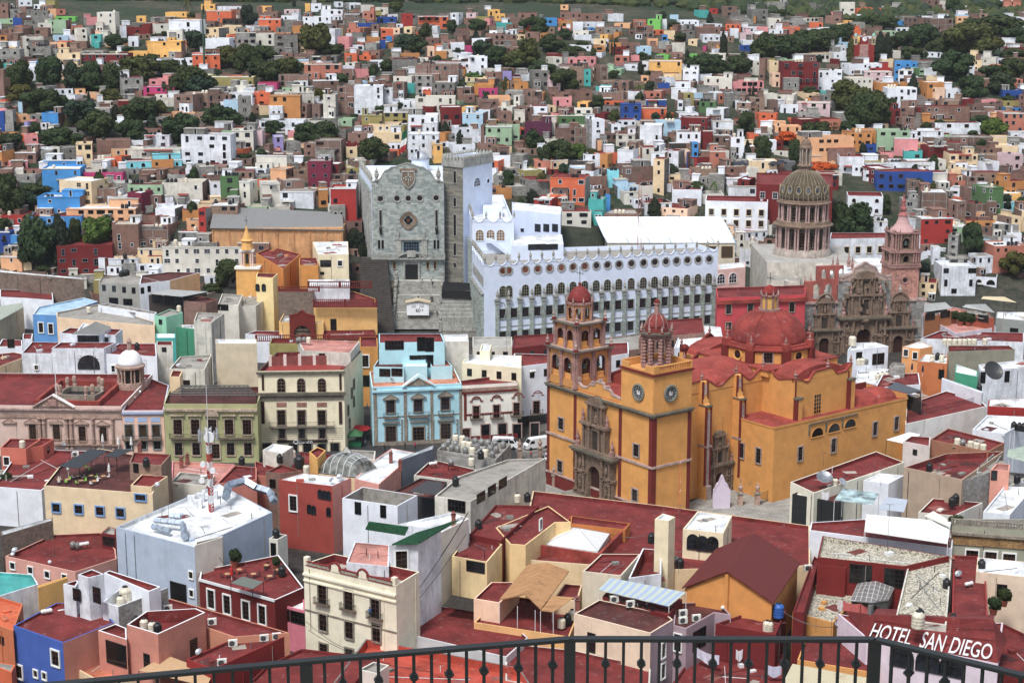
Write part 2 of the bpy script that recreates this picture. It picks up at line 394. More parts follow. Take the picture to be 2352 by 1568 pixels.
class Fac:
 """a vertical wall plane from p0 to p1 (left to right as seen from outside)"""
 def __init__(s,p0,p1):
  s.p0=Vector(p0[:2]);s.p1=Vector(p1[:2]);s.d=(s.p1-s.p0);s.L=s.d.length;s.d.normalize();s.n=Vector((s.d.y,-s.d.x));s.rz=atan2(s.d.y,s.d.x)
  s.fr=(s.p0.x,s.p0.y,s.d.x,s.d.y,-s.n.x,-s.n.y)
 def at(s,u,z,o=0):return Vector((s.p0.x+s.d.x*u+s.n.x*o,s.p0.y+s.d.y*u+s.n.y*o,z))
 def px(s,vx,vy):
  r=ray(vx,vy);a=s.p0.dot(s.n);t=a/(r[0]*s.n.x+r[1]*s.n.y)
  return((Vector((r[0]*t,r[1]*t))-s.p0).dot(s.d),CZ+r[2]*t)
 def mb(s):return MB(s.fr)
def addwin(root,fc,u,z,w,h,style='r',frm=None,pane=None,name='window',bal=None,o=0):
 me=wmesh(style,w,h,frm,pane)
 ob=part(name,WS[me.name][0] if SPLIT[0] else me,root,fc.at(u,z,o+.005),fc.rz)
 if SPLIT[0]:pn=bpy.data.objects.new('pane',WS[me.name][1]);COL.objects.link(pn);pn.parent=ob
 if bal:part('balcony',balmesh(w+bal,slab=None),root,fc.at(u,z-h/2,o+.005),fc.rz)
 return ob
RECTS=[]
AUTO=[]
class Blk:pass
def wallring(b,pts,z0,z1,pt,zr,wm,rm,sides=None,cop=None):
 """walls with a parapet of thickness pt, roof at zr"""
 n=len(pts);ins=inset(pts,pt);sides=sides or{}
 for i in range(n):
  j=(i+1)%n;p,q=pts[i],pts[j];a,c=ins[i],ins[j]
  b.face([(p[0],p[1],z0),(q[0],q[1],z0),(q[0],q[1],z1),(p[0],p[1],z1)],sides.get(i,wm))
  b.face([(p[0],p[1],z1),(q[0],q[1],z1),(c[0],c[1],z1),(a[0],a[1],z1)],cop or wm)
  b.face([(a[0],a[1],z1),(c[0],c[1],z1),(c[0],c[1],zr-.02),(a[0],a[1],zr-.02)],rm)
 return ins
def block(t,pts,z,c,roof='R',zb=None,par=.5,pt=.25,name='building',label=None,cat='building',group=None,cop=None,wm=None,rm=None,sides=None,cn=None,fmt=None):
 """pts: pixel corners of the roof outline (front-left, front-right, back-right, back-left ...) at height z"""
 w=[uz(*tv(t,p[0],p[1]),z)[:2] for p in pts] if not(fmt=='w') else pts
 R=Blk();R.z=z;R.rz=z-par;R.w=w
 cx=sum(p[0] for p in w)/len(w);cy=sum(p[1] for p in w)/len(w)
 zb=ground(cx,cy)-1.5 if zb is None else zb
 R.root=thing(name,label,cat,(cx,cy,max(zb,ground(cx,cy) if zb<0 else zb)),group)
 R.wm=wm or(mat('plaster',c) if isinstance(c,tuple) else wallmat(c));R.rm=rm or(roofmat(roof) if isinstance(roof,str) else mat('roof',roof))
 b=MB();ins=wallring(b,w,zb,z,pt,z-par,R.wm,R.rm,sides,cop or R.wm)
 R.wall=b.build('wall',R.root)
 b=MB();b.prism(ins,z-par-.25,z-par,R.rm);R.roof=b.build('roof',R.root)
 R.f=[Fac(w[i],w[(i+1)%len(w)]) for i in range(len(w))];R.ins=ins
 return R
def wl(R,i,t,s,w,h,style='r',frm=None,pane=None,bal=None,name='window',o=0):
 v=s.split() if isinstance(s,str) else s;fc=R.f[i] if isinstance(i,int) else i;out=[]
 for k in range(0,len(v),2):
  u,z=fc.px(*tv(t,float(v[k]),float(v[k+1])));out.append(addwin(R.root,fc,u,z,w,h,style,frm,pane,name,bal,o))
 return out
def band(R,i,z0,z1,d,m,name='cornice',ext=0,u0=None,u1=None):
 fc=R.f[i] if isinstance(i,int) else i;b=fc.mb()
 b.box((-ext if u0 is None else u0),(fc.L+ext if u1 is None else u1),-d,0,z0,z1,m);return b.build(name,R.root)
PALW='BBBBBBBBBBBGGGGGGGGWWWWWWwwwwwCCTTTTPqOoysgRau'
def house(x0,x1,yt,yb,c,dep=None,yaw=None,roof=None,stuff=None,rnd=None,desc=None,wn=True):
 r=rnd or random;xc=(x0+x1)/2;base=ug(xc,yb);Y=base[1];zt=uy(xc,yt,Y)[2];zg=base[2]
 if zt-zg<2.2:zt=zg+2.2
 dist=Y*CA-(zg-CZ)*SA;Wt=(x1-x0)*dist/F
 yaw=r.choice([0,.06,-.08,.14,-.16,.25,-.3,.4,-.42]) if yaw is None else yaw
 dep=r.uniform(6.5,10.5) if dep is None else dep
 dep=min(dep,max(3.5,Wt*1.1)) if dep<12 else dep
 vis=abs(sin(yaw))*dep
 if vis>Wt*.45:dep=max(3,Wt*.45/max(.01,abs(sin(yaw))));vis=abs(sin(yaw))*dep
 W=(Wt-vis)/cos(yaw);ca,sa=cos(yaw),sin(yaw)
 xl,xr=base[0]-Wt/2,base[0]+Wt/2
 if yaw>=0:fl=Vector((xl+(vis if yaw>0 else 0),Y))
 else:fl=Vector((xl,Y+abs(sa)*W))
 if yaw>0:fl=Vector((xl+vis,Y))
 d=Vector((ca,sa));nb=Vector((-sa,ca))
 P4=[fl,fl+d*W,fl+d*W+nb*dep,fl+nb*dep];pts=[tuple(p) for p in P4]
 zb=min([ground(*p) for p in pts]+[zg])-1.5
 wm=wallmat(c,r);side={}
 if c not in 'BG' and r.random()<.35:sm_=wallmat(r.choice('BBG'),r);side={1:sm_,3:sm_,2:sm_}
 rc=roof or r.choice('GGGgggCRRDWWg');rm=roofmat(rc);par=r.choice([.25,.4,.6,.8]);mb0=stuff
 H=zt-zg
 b=stuff or MB()
 ins=wallring(b,pts,zb,zt,.2,zt-par,wm,rm if rc=='R' else wm,side)
 root=None
 if not stuff:
  root=thing('house',None,'house',(sum(p[0] for p in pts)/4,sum(p[1] for p in pts)/4,zg));b.build('wall',root);b=MB()
 b.prism(ins,zt-par-.2,zt-par,rm)
 if not stuff:b.build('roof',root);b=MB()
 f0=Fac(pts[0],pts[1]);f1=Fac(pts[3],pts[0]) if yaw>0 else Fac(pts[1],pts[2])
 if c in 'BG' and r.random()<.6:
  q=stuff or f0.mb();cm=mat('block',(150,146,140))
  nf=max(1,round(H/2.9))
  if stuff is None:
   for k in range(1,nf+1):q.box(0,f0.L,-.04,0,zg+H*k/nf-.25-(.04 if k==nf else 0),zg+H*k/nf-(.04 if k==nf else 0),cm)
   for k in range(0,max(2,int(W/3.5))+1):
    u=k*(f0.L-.26)/max(2,int(W/3.5));q.box(u,u+.26,-.055,0,zb,zt-.05,cm)
   q.build('frame',root)
 elif stuff is None and r.random()<.45:
  q=f0.mb();q.box(-.06,f0.L+.06,-.14,0,zt-.32,zt+.06,r.choice([WHT,mat('plaster',PAL['w']),wm]));q.build('cornice',root)
 if W>4.5 and r.random()<.5:
  w2=W*r.uniform(.28,.55);u0=r.choice([.15,W-w2-.15]);dd=dep*r.uniform(.35,.6);h2=r.uniform(2.0,2.7)
  q=[fl+d*u0+nb*(dep-dd-.3),fl+d*(u0+w2)+nb*(dep-dd-.3),fl+d*(u0+w2)+nb*(dep-.3),fl+d*u0+nb*(dep-.3)]
  m2=wallmat(r.choice([c,c,'B','G','W']),r);b.prism([tuple(p) for p in q],zt-par-.02,zt-par+h2,m2,roofmat(r.choice('GgWR')))
  e=.18;b.prism(inset([tuple(p) for p in q],-e),zt-par+h2+.003,zt-par+h2+.13,r.choice([roofmat('g'),m2]))
  ff=Fac(q[0],q[1]);uu=ff.L*r.uniform(.3,.7)
  if stuff:bx=MB(ff.fr)
  if not stuff:b.build('rooftop_room',root);addwin(root,ff,uu,zt-par+1.1,.8,1.9 if r.random()<.5 else 1.0,'fd',pane=GLD);b=MB()
 if W>4 and H>4.5 and r.random()<.5:
  w2=W*r.uniform(.35,.6);u0=r.choice([.05,W-w2-.05]);dd=r.uniform(1.5,3.2);h2=H*r.uniform(.38,.62);q=[fl+d*u0-nb*dd,fl+d*(u0+w2)-nb*dd,fl+d*(u0+w2)-nb*.01,fl+d*u0-nb*.01];q4=[tuple(p) for p in q]
  m2=wallmat(r.choice([c,'B','G','W',r.choice(PALW)]),r);zz=min(ground(*p) for p in q4)-1
  if not stuff:b=MB()
  b.prism(q4,zz,zg+h2,m2,roofmat(r.choice('GgWRD')));ff=Fac(q[0],q[1])
  if not stuff:b.build('front_wing',root);addwin(root,ff,w2*.35,zg+h2*.55,.9,1.1,'fd',pane=GLD);addwin(root,ff,w2*.75,zg+h2*.5,.8,1.8,'fd',pane=GLD,name='door');b=MB()
 frm=r.choice([WHT,BRN,DRK,DRK,GRYM,wm]);st=r.choice(['f','f','fx'])
 if r.random()<.1:st='fa'
 nf=max(1,int(round(H/2.95)));fh=H/nf
 for fi,(ff,pr_) in enumerate(((f0,r.choice([.35,.6,.85])),(f1,.3))):
  if ff.L<2.2 or(fi==1 and abs(yaw)<.12):continue
  sp=r.uniform(2.3,3.6);nc=max(1,int(ff.L/sp));base_w=r.choice([.7,.9,1.1,1.5]);wh=r.choice([.9,1.1,1.3])
  bp=r.random()<.22
  for k in range(nf):
   for j in range(nc):
    if r.random()>pr_*wn:continue
    u=ff.L*(j+.5)/nc+r.uniform(-.2,.2);z=zg+fh*(k+.55)
    w,h=base_w,wh
    if r.random()<.14:w,h,z=.9,2.0,zg+fh*k+1.15
    if r.random()<.12:w*=1.6
    w=min(w,ff.L/nc-.5);h=min(h,fh-.7)
    if w<.4 or z+h/2>zt-.3:continue
    if stuff:
     n=ff.n*.03;o_=ff.at(u,z)
     a=ff.at(u-w/2,z-h/2,.03);bb=ff.at(u+w/2,z-h/2,.03)
     stuff.face([(a.x,a.y,a.z),(bb.x,bb.y,bb.z),(bb.x,bb.y,z+h/2),(a.x,a.y,z+h/2)],r.choice([GL,GLD,GLD]))
    else:addwin(root,ff,u,z,w,h,st,frm,r.choice([GL,GLD,GLD]),'door' if h>1.9 else 'window')
    if not stuff and bp and k>0 and h>1.2 and r.random()<.5:part('balcony',balmesh(w+.6,.5,.9,slab=wm),root,ff.at(u,z-h/2-.05,.005),ff.rz)
 if not stuff and r.random()<.22 and W>3.5:
  u0=r.uniform(.2,W*.4);w3=r.uniform(1.8,W*.55);z3=zg+H*r.choice([.5,1])-.1
  q=f0.mb();am=r.choice([mat('corr',(150,150,150)),mat('roof',(152,60,44)),mat('corr',(196,196,190))])
  q.face([(u0,-1.3,z3-.35),(u0+w3,-1.3,z3-.35),(u0+w3,-.01,z3),(u0,-.01,z3)],am,[(0,0),(w3*2,0),(w3*2,2),(0,2)]);q.box(u0,u0+w3,-1.33,-1.28,z3-.43,z3-.34,am)
  q.build('awning',root)
 hh=Blk();hh.root=root;hh.rz=zt-par;hh.pts=pts;hh.rect=(x0,x1,yt,yb);hh.c=c;hh.W=W;hh.nf=nf;hh.dep=dep
 hh.fl,hh.d,hh.nb=fl,d,nb
 if root:
  ds=desc or '%s %s house'%({1:'low',2:'two-storey',3:'three-storey',4:'four-storey'}.get(nf,'tall'),CN[c])
  AUTO.append((root,'house',ds,xc,(yt+yb)/2,'houses on the hillside',(x1-x0)*(yb-yt)))
 return hh
TK={}
def tankmesh(kind):
 if kind in TK:return TK[kind]
 b=MB();l=MB()
 m={'black':mat('plastic',(34,34,37)),'white':mat('plastic',(214,206,188)),'blue':mat('plastic',(40,104,180)),'steel':mat('metal',(160,160,158))}[kind]
 r,h=.58,1.25
 if kind=='steel':pr=[(.5,0),(.5,1.1),(.45,1.14),(.12,1.2)]
 else:
  pr=[(r*.94,0),(r,.06)]
  for k in range(1,4):z=h*k/4;pr+=[(r,z-.05),(r*.95,z),(r,z+.05)]
  pr+=[(r,h-.12),(r*.93,h),(r*.42,h+.28)]
 b.lathe((0,0),pr,m,14);z=pr[-1][1];l.lathe((0,0),[(.26,z-.01),(.27,z+.08),(.2,z+.12)],mat('plastic',(30,30,32)) if kind!='steel' else m,10)
 def mk(q,nm):
  me=bpy.data.meshes.new(nm);me.from_pydata(q.v,[],q.f);me.materials.append(q.ms[0]);me.polygons.foreach_set('use_smooth',[len(f)==4 for f in q.f]);return me
 TK[kind]=(mk(b,'water_tank'),mk(l,'lid'));return TK[kind]
def tank(loc,kind='black',s=1.0,label=None,group=None,lid=True,auto=None,area=60):
 me,lm=tankmesh(kind);o=bpy.data.objects.new('water_tank',me);COL.objects.link(o);o.location=Vector(loc);o.scale=(s,s,s);o.rotation_euler=(0,0,random.random())
 if lid:
  c=bpy.data.objects.new('lid',lm);COL.objects.link(c);c.parent=o
 tag(o,label,'water tank',group or 'water tanks on the rooftops')
 if not label:p=proj(loc);AUTO.append((o,'water tank',kind.replace('white','cream')+' water tank',p[0],p[1],'water tanks on the rooftops',area))
 return o
ACM={}
def ac(loc,rz,s=1.0,label=None):
 if 'b' not in ACM:
  b=MB();m=mat('plastic',(222,222,216));b.box(-.55,.55,-.2,.2,.08,.9,m);b.box(-.5,-.38,-.2,.2,0,.08,BLK);b.box(.38,.5,-.2,.2,0,.08,BLK)
  f=MB();n=16;f.face([(-.12+.34*cos(2*pi*i/n),-.215,.49+.34*sin(2*pi*i/n)) for i in range(n)],mat('paint',(60,62,64)));f.box(-.14,-.1,-.23,-.21,.15,.83,GRYM);f.box(-.46,.22,-.23,-.21,.47,.51,GRYM)
  for k,q in(('b',b),('f',f)):
   me=bpy.data.meshes.new('air_conditioner');me.from_pydata(q.v,[],q.f)
   for m in q.ms:me.materials.append(m)
   me.polygons.foreach_set('material_index',q.m);ACM[k]=me
 o=bpy.data.objects.new('air_conditioner',ACM['b']);COL.objects.link(o);o.location=Vector(loc);o.rotation_euler=(0,0,rz);o.scale=(s,s,s)
 c=bpy.data.objects.new('fan_grille',ACM['f']);COL.objects.link(c);c.parent=o
 tag(o,label,'air conditioner','air conditioners on the roofs')
 if not label:p=proj(loc);AUTO.append((o,'air conditioner','white air conditioner',p[0],p[1],'air conditioners on the roofs',50))
 return o
def dish(loc,r=.5,rz=0,tilt=.6,label=None,m=None):
 k=('dish',round(r,2),str(m))
 if k not in ACM:
  b=MB();mm=m or mat('metal',(176,180,186));n=16;pr=[(0.02,0)]+[(r*i/4,.28*r*(i/4)**2) for i in range(1,5)]
  b.lathe((0,0),pr[1:]+[(r*.98,.28*r+.02)]+[(r*i/4*.97,.28*r*(i/4)**2+.03) for i in(3,2,1)],mm,n)
  b.tube((0,-r*.9,.2*r),(0,-.2*r,r*.9),.02,GRYM,4);b.tube((0,-.2*r,r*.8),(0,-.1*r,r*1.0),.05,mm,6)
  me=bpy.data.meshes.new('reflector');me.from_pydata(b.v,[],b.f)
  for q in b.ms:me.materials.append(q)
  me.polygons.foreach_set('material_index',b.m);ACM[k]=me
 o=thing('satellite_dish',label,'satellite dish',loc,'satellite dishes on the roofs')
 b=MB();b.tube(loc,(loc[0],loc[1],loc[2]+r*1.2),.03,GRYM,5);b.build('mast',o)
 c=bpy.data.objects.new('reflector',ACM[k]);COL.objects.link(c);c.parent=o;c.location=(0,0,r*1.25);c.rotation_euler=(tilt,0,rz)
 if not label:p=proj(loc);AUTO.append((o,'satellite dish','grey satellite dish',p[0],p[1],'satellite dishes on the roofs',40))
 return o
def gas(loc,rz=0,s=1.0,label=None,m=None):
 b=MB();mm=m or mat('paint',(226,226,222));d=Vector((cos(rz),sin(rz),0));c=Vector(loc)+Vector((0,0,.55*s));L=.75*s;r=.34*s
 ps=[(-L-r*.5,r*.4),(-L-r*.25,r*.8),(-L,r),(L,r),(L+r*.25,r*.8),(L+r*.5,r*.4)]
 for(a,ra),(e,re) in zip(ps,ps[1:]):b.tube(c+d*a,c+d*e,ra,mm,12,re)
 o=thing('gas_tank',label,'gas tank',loc,'gas tanks on the roofs');b.build('body',o,smooth=False)
 b=MB()
 for a in(-L*.7,L*.7):b.obox((c+d*a)[:2],.05,.2*s,loc[2],loc[2]+.3*s,rz,DRK)
 b.build('legs',o);b=MB();b.lathe((c.x,c.y),[(.1*s,c.z+r*.9),(.1*s,c.z+r*1.25)],mat('paint',(60,110,170)),8);b.build('valve_cap',o)
 if not label:p=proj(loc);AUTO.append((o,'gas tank','white gas tank',p[0],p[1],'gas tanks on the roofs',50))
 return o
def antenna(loc,h=4,label=None,yagi=True):
 b=MB();m=mat('metal',(120,116,112));x,y,z=loc;b.tube(loc,(x,y,z+h),.035,m,5)
 if yagi:
  b.tube((x-.7,y,z+h-.15),(x+.7,y,z+h-.15),.02,m,4)
  for i in range(6):b.tube((x-.6+.24*i,y-.4,z+h-.15),(x-.6+.24*i,y+.4,z+h-.15),.014,m,4)
 o=b.build('antenna',loc=loc);tag(o,label,'antenna','antennas on the roofs')
 if not label:p=proj(loc);AUTO.append((o,'antenna','thin metal antenna mast',p[0],p[1],'antennas on the roofs',20))
 return o
def chimney(loc,h=1.6,s=.35,m=None,label=None):
 b=MB();m=m or mat('brick',(152,78,60));x,y,z=loc;b.box(x-s,x+s,y-s,y+s,z,z+h,m);b.box(x-s*1.3,x+s*1.3,y-s*1.3,y+s*1.3,z+h,z+h+.12,m)
 b.box(x-s*.7,x+s*.7,y-s*.7,y+s*.7,z+h+.121,z+h+.4,DRK);b.lathe((x,y),[(s*1.4,z+h+.4),(s*.1,z+h+.75)],m,4,pi/4)
 o=b.build('chimney',loc=loc);tag(o,label,'chimney','chimneys on the roofs')
 if not label:p=proj(loc);AUTO.append((o,'chimney','small capped chimney',p[0],p[1],'chimneys on the roofs',30))
 return o
def at(t,x,y,z):return uz(*tv(t,x,y),z)
TM={}
LEAF={'g':mat('leaf',(40,57,32)),'o':mat('leaf',(58,66,32)),'b':mat('leaf',(36,54,40)),'c':mat('leaf',(30,42,32)),'y':mat('leaf',(60,88,40)),'x':mat('leaf',(150,74,38))}
TRK=mat('carved',(92,74,58))
def treemesh(kind,var,lk):
 key=(kind,var,lk)
 if key in TM:return TM[key]
 r=random.Random(hash((kind,var))&0xffff if False else var*17+{'broad':1,'cyp':2,'con':3,'palm':4,'bush':5,'bare':6}[kind]*101)
 v=[];f=[];t=MB();lm=LEAF[lk];blobs=[]
 if kind=='broad':
  for i in range(17):
   a=r.uniform(0,2*pi);q=r.uniform(.1,.72);z=r.uniform(.30,.86);sh=1-abs(z-.55)*.9
   blobs.append((q*cos(a)*sh,q*sin(a)*sh,z,r.uniform(.22,.38)))
  n=210;ls=.062
 elif kind=='cyp':
  for i in range(12):z=.08+i*.078;blobs.append((r.uniform(-.12,.12),r.uniform(-.12,.12),z,(.62 if z<.6 else .62*(1.06-z)/.46)))
  n=200;ls=.07
 elif kind=='con':
  for i in range(11):
   z=.12+i*.08;R=(1-z)*.95
   for k in range(5):
    a=r.uniform(0,2*pi);blobs.append((R*.6*cos(a),R*.6*sin(a),z-.02,R*.42+.06))
  n=60;ls=.075
 elif kind=='bush':
  for i in range(12):
   a=r.uniform(0,2*pi);q=r.uniform(0,.62);blobs.append((q*cos(a),q*sin(a),r.uniform(.2,.62),r.uniform(.28,.42)))
  n=200;ls=.06
 if kind=='palm':
  for i in range(26):
   a=2*pi*i/26+r.uniform(-.1,.1);up=r.uniform(-.15,.25);p=Vector((0,0,.86))
   for k in range(6):
    q=p+Vector((cos(a)*.19,sin(a)*.19,up*.5));up-=.09;w=Vector((-sin(a),cos(a),0))*.11*(1-k/7)
    b=len(v);v+=[tuple(p-w),tuple(p+w),tuple(q+w*.8),tuple(q-w*.8)];f.append((b,b+1,b+2,b+3));p=q
  t.tube((0,0,0),(0,0,.86),.06,TRK,7,.045)
 elif kind=='bare':
  def br(p,d,L,R,dep):
   q=p+d*L;t.tube(p,q,R,TRK,5,R*.6)
   if dep>0:
    for _ in range(3):br(q,(d+Vector((r.uniform(-.7,.7),r.uniform(-.7,.7),r.uniform(-.1,.5)))).normalized(),L*.72,R*.6,dep-1)
  br(Vector((0,0,0)),Vector((0,0,1)),.32,.05,4)
  blobs=[(r.uniform(-.5,.5),r.uniform(-.5,.5),r.uniform(.5,.9),.2) for _ in range(5)];n=25;ls=.05
 for bx,by,bz,br_ in blobs:
  hz=br_*(.62 if kind in('broad','bush') else(.2 if kind=='cyp' else .3))
  for i in range(int(n*(br_/.3)**1.2) if kind in('broad','bush') else n):
   d=Vector((r.gauss(0,1),r.gauss(0,1),r.gauss(0,1))).normalized();rr=r.uniform(.72,1.1)
   p=Vector((bx+d.x*br_*rr,by+d.y*br_*rr,bz+d.z*hz*rr))
   if p.z<.03:continue
   nn=(d+Vector((r.uniform(-.8,.8),r.uniform(-.8,.8),r.uniform(-.4,.9)))).normalized();u=nn.cross(Vector((.3,.2,1))).normalized();w=nn.cross(u);s=ls*r.uniform(.6,1.35)
   b=len(v);v+=[tuple(p-u*s-w*s*.6),tuple(p+u*s-w*s*.5),tuple(p+u*s*.8+w*s*.6),tuple(p-u*s*.7+w*s*.7)];f.append((b,b+1,b+2,b+3))
  if kind!='bare':
   b=len(v);k=.74;vs=[]
   for j in range(5):
    th=pi*(j)/4
    for i in range(8):
     ph=2*pi*i/8;e=k*r.uniform(.8,1.08);vs.append((bx+br_*e*sin(th)*cos(ph),by+br_*e*sin(th)*sin(ph),bz+hz*e*cos(th)))
   v+=vs
   for j in range(4):
    for i in range(8):i2=(i+1)%8;f.append((b+j*8+i,b+j*8+i2,b+(j+1)*8+i2,b+(j+1)*8+i))
 if kind in('broad','cyp','con','bush'):
  top=.5 if kind!='con' else .95
  t.tube((0,0,-.1),(.02,.01,top*.6),.045 if kind!='cyp' else .08,TRK,7,.03)
  for i in range(5 if kind=='broad' else 0):
   a=2*pi*i/5;t.tube((.02,.01,.25),(.4*cos(a),.4*sin(a),.6),.025,TRK,5,.008)
 me=bpy.data.meshes.new('crown');me.from_pydata(v,[],f);me.materials.append(lm)
 tm_=bpy.data.meshes.new('trunk');tm_.from_pydata(t.v,[],t.f);tm_.materials.append(TRK)
 TM[key]=(me,tm_);return TM[key]
TD={'broad':'bushy tree','cyp':'narrow cypress','con':'pointed conifer','palm':'palm tree','bush':'low bush','bare':'half-bare tree'}
TC={'g':'dark green','o':'olive green','b':'bluish green','c':'blackish green','y':'bright green','x':'orange-red'}
def tree(xc,yt,yb,hw,kind='broad',lk='g',loc=None,h=None,r=None,label=None):
 if loc is None:
  hw*=1.38;loc=ug(xc,yb);dist=loc[1]*CA-(loc[2]-CZ)*SA;h=uy(xc,yt,loc[1])[2]-loc[2];r=hw*dist/F
  RECTS.append((xc-hw*.8,xc+hw*.8,yt,yb))
 var=random.randrange(6 if kind=='broad' else 2);cm,tm_=treemesh(kind,var,lk)
 o=thing({'palm':'palm_tree','bush':'shrub'}.get(kind,'tree'),label,'tree',loc,'trees among the houses');rz=random.uniform(0,6)
 c=bpy.data.objects.new('crown',cm);COL.objects.link(c);c.parent=o;c.scale=(r,r,h);c.rotation_euler=(0,0,rz)
 k=bpy.data.objects.new('trunk',tm_);COL.objects.link(k);k.parent=o;k.scale=(r,r,h);k.rotation_euler=(0,0,rz)
 if not label:AUTO.append((o,'tree',TC[lk]+' '+TD[kind],xc if h is None or xc else proj(loc)[0],(yt+yb)/2 if xc else proj(loc)[1],'trees among the houses',hw*h if xc else 50))
 return o
PM={}
def personmesh(pose):
 if pose in PM:return PM[pose]
 J={'pel':(0,0,.93),'che':(0,.01,1.32),'nec':(0,0,1.5),'hea':(0,-.02,1.6),'top':(0,-.01,1.72)}
 R={'pel':.15,'che':.16,'nec':.06,'hea':.10,'top':.075}
 E=[('pel','che'),('che','nec'),('nec','hea'),('hea','top')]
 st={'stand':(.03,-.02),'walk':(.24,-.26),'sit':(0,0)}[pose]
 for s,nm,o in((-1,'l',st[0]),(1,'r',st[1])):
  if pose=='sit':kn=(s*.12,-.44,.93);an=(s*.12,-.48,.5);to=(s*.12,-.6,.47)
  else:kn=(s*.11,-o*.45-.02,.5);an=(s*.1,-o,.09);to=(s*.11,-o-.14,.05)
  J['hip'+nm]=(s*.1,0,.88);J['kn'+nm]=kn;J['an'+nm]=an;J['to'+nm]=to
  J['sh'+nm]=(s*.2,.01,1.4);J['el'+nm]=(s*.26,.05-(.1 if pose=='sit' else o*.3),1.12);J['wr'+nm]=(s*.24,-.06+(o*.5),.88 if pose!='sit' else 1.0);J['ha'+nm]=(s*.235,-.09+(o*.55),.79 if pose!='sit' else .95)
  for a,b in((nm and 'hip'+nm,.1),('kn'+nm,.07),('an'+nm,.05),('to'+nm,.045),('sh'+nm,.075),('el'+nm,.055),('wr'+nm,.035),('ha'+nm,.04)):R[a]=b
  E+=[('pel','hip'+nm),('hip'+nm,'kn'+nm),('kn'+nm,'an'+nm),('an'+nm,'to'+nm),('che','sh'+nm),('sh'+nm,'el'+nm),('el'+nm,'wr'+nm),('wr'+nm,'ha'+nm)]
 k=list(J);me=bpy.data.meshes.new('p');me.from_pydata([J[q] for q in k],[(k.index(a),k.index(b)) for a,b in E],[])
 ob=bpy.data.objects.new('p',me);COL.objects.link(ob);md=ob.modifiers.new('s','SKIN')
 for i,q in enumerate(k):me.skin_vertices[0].data[i].radius=(R[q],R[q]*.8)
 me.skin_vertices[0].data[0].use_root=True
 sb=ob.modifiers.new('u','SUBSURF');sb.levels=1;sb.render_levels=1
 dg=bpy.context.evaluated_depsgraph_get();nm_=bpy.data.meshes.new_from_object(ob.evaluated_get(dg));bpy.data.objects.remove(ob)
 PM[pose]=nm_;return nm_
SKIN=mat('plaster2',(150,104,80));HAIR=mat('paint',(28,22,20))
def person(loc,rz,pose,top,bot,label,cat='person'):
 me=personmesh(pose).copy();me.materials.clear()
 for m in(SKIN,mat('cloth',top),mat('cloth',bot),mat('paint',(34,30,30))):me.materials.append(m)
 for p in me.polygons:
  c=p.center;i=1
  if c.z>1.46:i=0
  elif c.z<.96 and abs(c.x)<.19:i=2
  if pose!='sit' and c.z<.1:i=3
  if abs(c.x)>.2 and c.z<.9 and pose!='sit':i=0
  p.material_index=i;p.use_smooth=True
 me.name='person';o=bpy.data.objects.new('person',me);COL.objects.link(o);dz=-.45 if pose=='sit' else 0
 o.location=Vector(loc)+Vector((0,0,dz));o.rotation_euler=(0,0,rz);tag(o,label,cat)
 b=MB();b.lathe((0,.015),[(.1,1.60),(.115,1.66),(.1,1.74),(.05,1.785)],HAIR,10);h=b.build('hair',loc=(0,0,0));h.parent=o
 return o
ANCH=[]
ORD=['','second ','third ','fourth ','fifth ','sixth ','seventh ','eighth ','ninth ','tenth ','eleventh ','twelfth ','thirteenth ','fourteenth ','fifteenth ']
def autolabels():
 groups={}
 for it in AUTO:
  o,kw,ds,x,y,g,ar=it
  best=sorted(((hypot(x-a[0],(y-a[1])*1.5),a) for a in ANCH),key=lambda q:q[0])[0][1]
  dx,dy=x-best[0],(y-best[1])*1.5
  if abs(dx)>abs(dy)*2.4:rel='right of' if dx>0 else 'left of'
  elif abs(dy)>abs(dx)*2.4:rel='below' if dy>0 else 'above'
  else:rel=('below ' if dy>0 else 'above ')+('right of' if dx>0 else 'left of');rel=rel.replace('below r','down and r').replace('below l','down and l').replace('above r','up and r').replace('above l','up and l')
  groups.setdefault((ds,best[2],rel),[]).append((hypot(dx,dy),it))
 for(ds,a,rel),L in groups.items():
  L.sort(key=lambda q:q[0])
  for i,(_,it) in enumerate(L):
   o=it[0]
   if len(L)==1:s='%s, the only one %s the %s'%(ds,rel,a)
   else:s='%s, %snearest one %s the %s'%(ds,ORD[min(i,14)],rel,a)
   for cut in('blackish green ','dark green ','thin metal ',', the only one',' one','two-storey ','three-storey ','four-storey ','small ',' mast',' nearest'):
    if len(s.split())>16:s=s.replace(cut,' ' if cut==' one' else '').replace('  ',' ')
   o['label']=s
   if it[5]:o['group']=it[5]
   if 'category' not in o:o['category']=it[1]
def terrain():
 b=MB();xs=[-2600,-2000,-1500,-1100,-800]+list(range(-600,601,15))+[800,1100,1500,2000,2600]
 ys=[-400,-200,-60,0,8,14,22,30,45,60,80,100,130,160,185,200,215,240,300,380,430]+list(range(440,1300,12))+[1350,1420,1500,1600,1750,1900,2100,2300,2600,2900,3300,3700,4200,5000,6000]
 nx=len(xs);r=random.Random(3)
 for y in ys:
  for x in xs:
   z=ground(x,y) if y>0 else prof(y)
   if y>1300:z+=(sin(x*.004+1)*60+sin(x*.011+y*.002)*30+sin(x*.023+y*.006)*14+r.uniform(-9,9))*sm(1300,2600,y)
   if y<=14 and abs(x)>60:z=prof(y)
   b.v.append((x,y,z-.05))
 for j in range(len(ys)-1):
  for i in range(nx-1):b.f.append((j*nx+i,j*nx+i+1,(j+1)*nx+i+1,(j+1)*nx+i));b.m.append(0)
 b.ms=[mat('earth')];o=b.build('hillside_terrain',loc=(0,0,0),smooth=True);tag(o,kind='structure')
terrain()
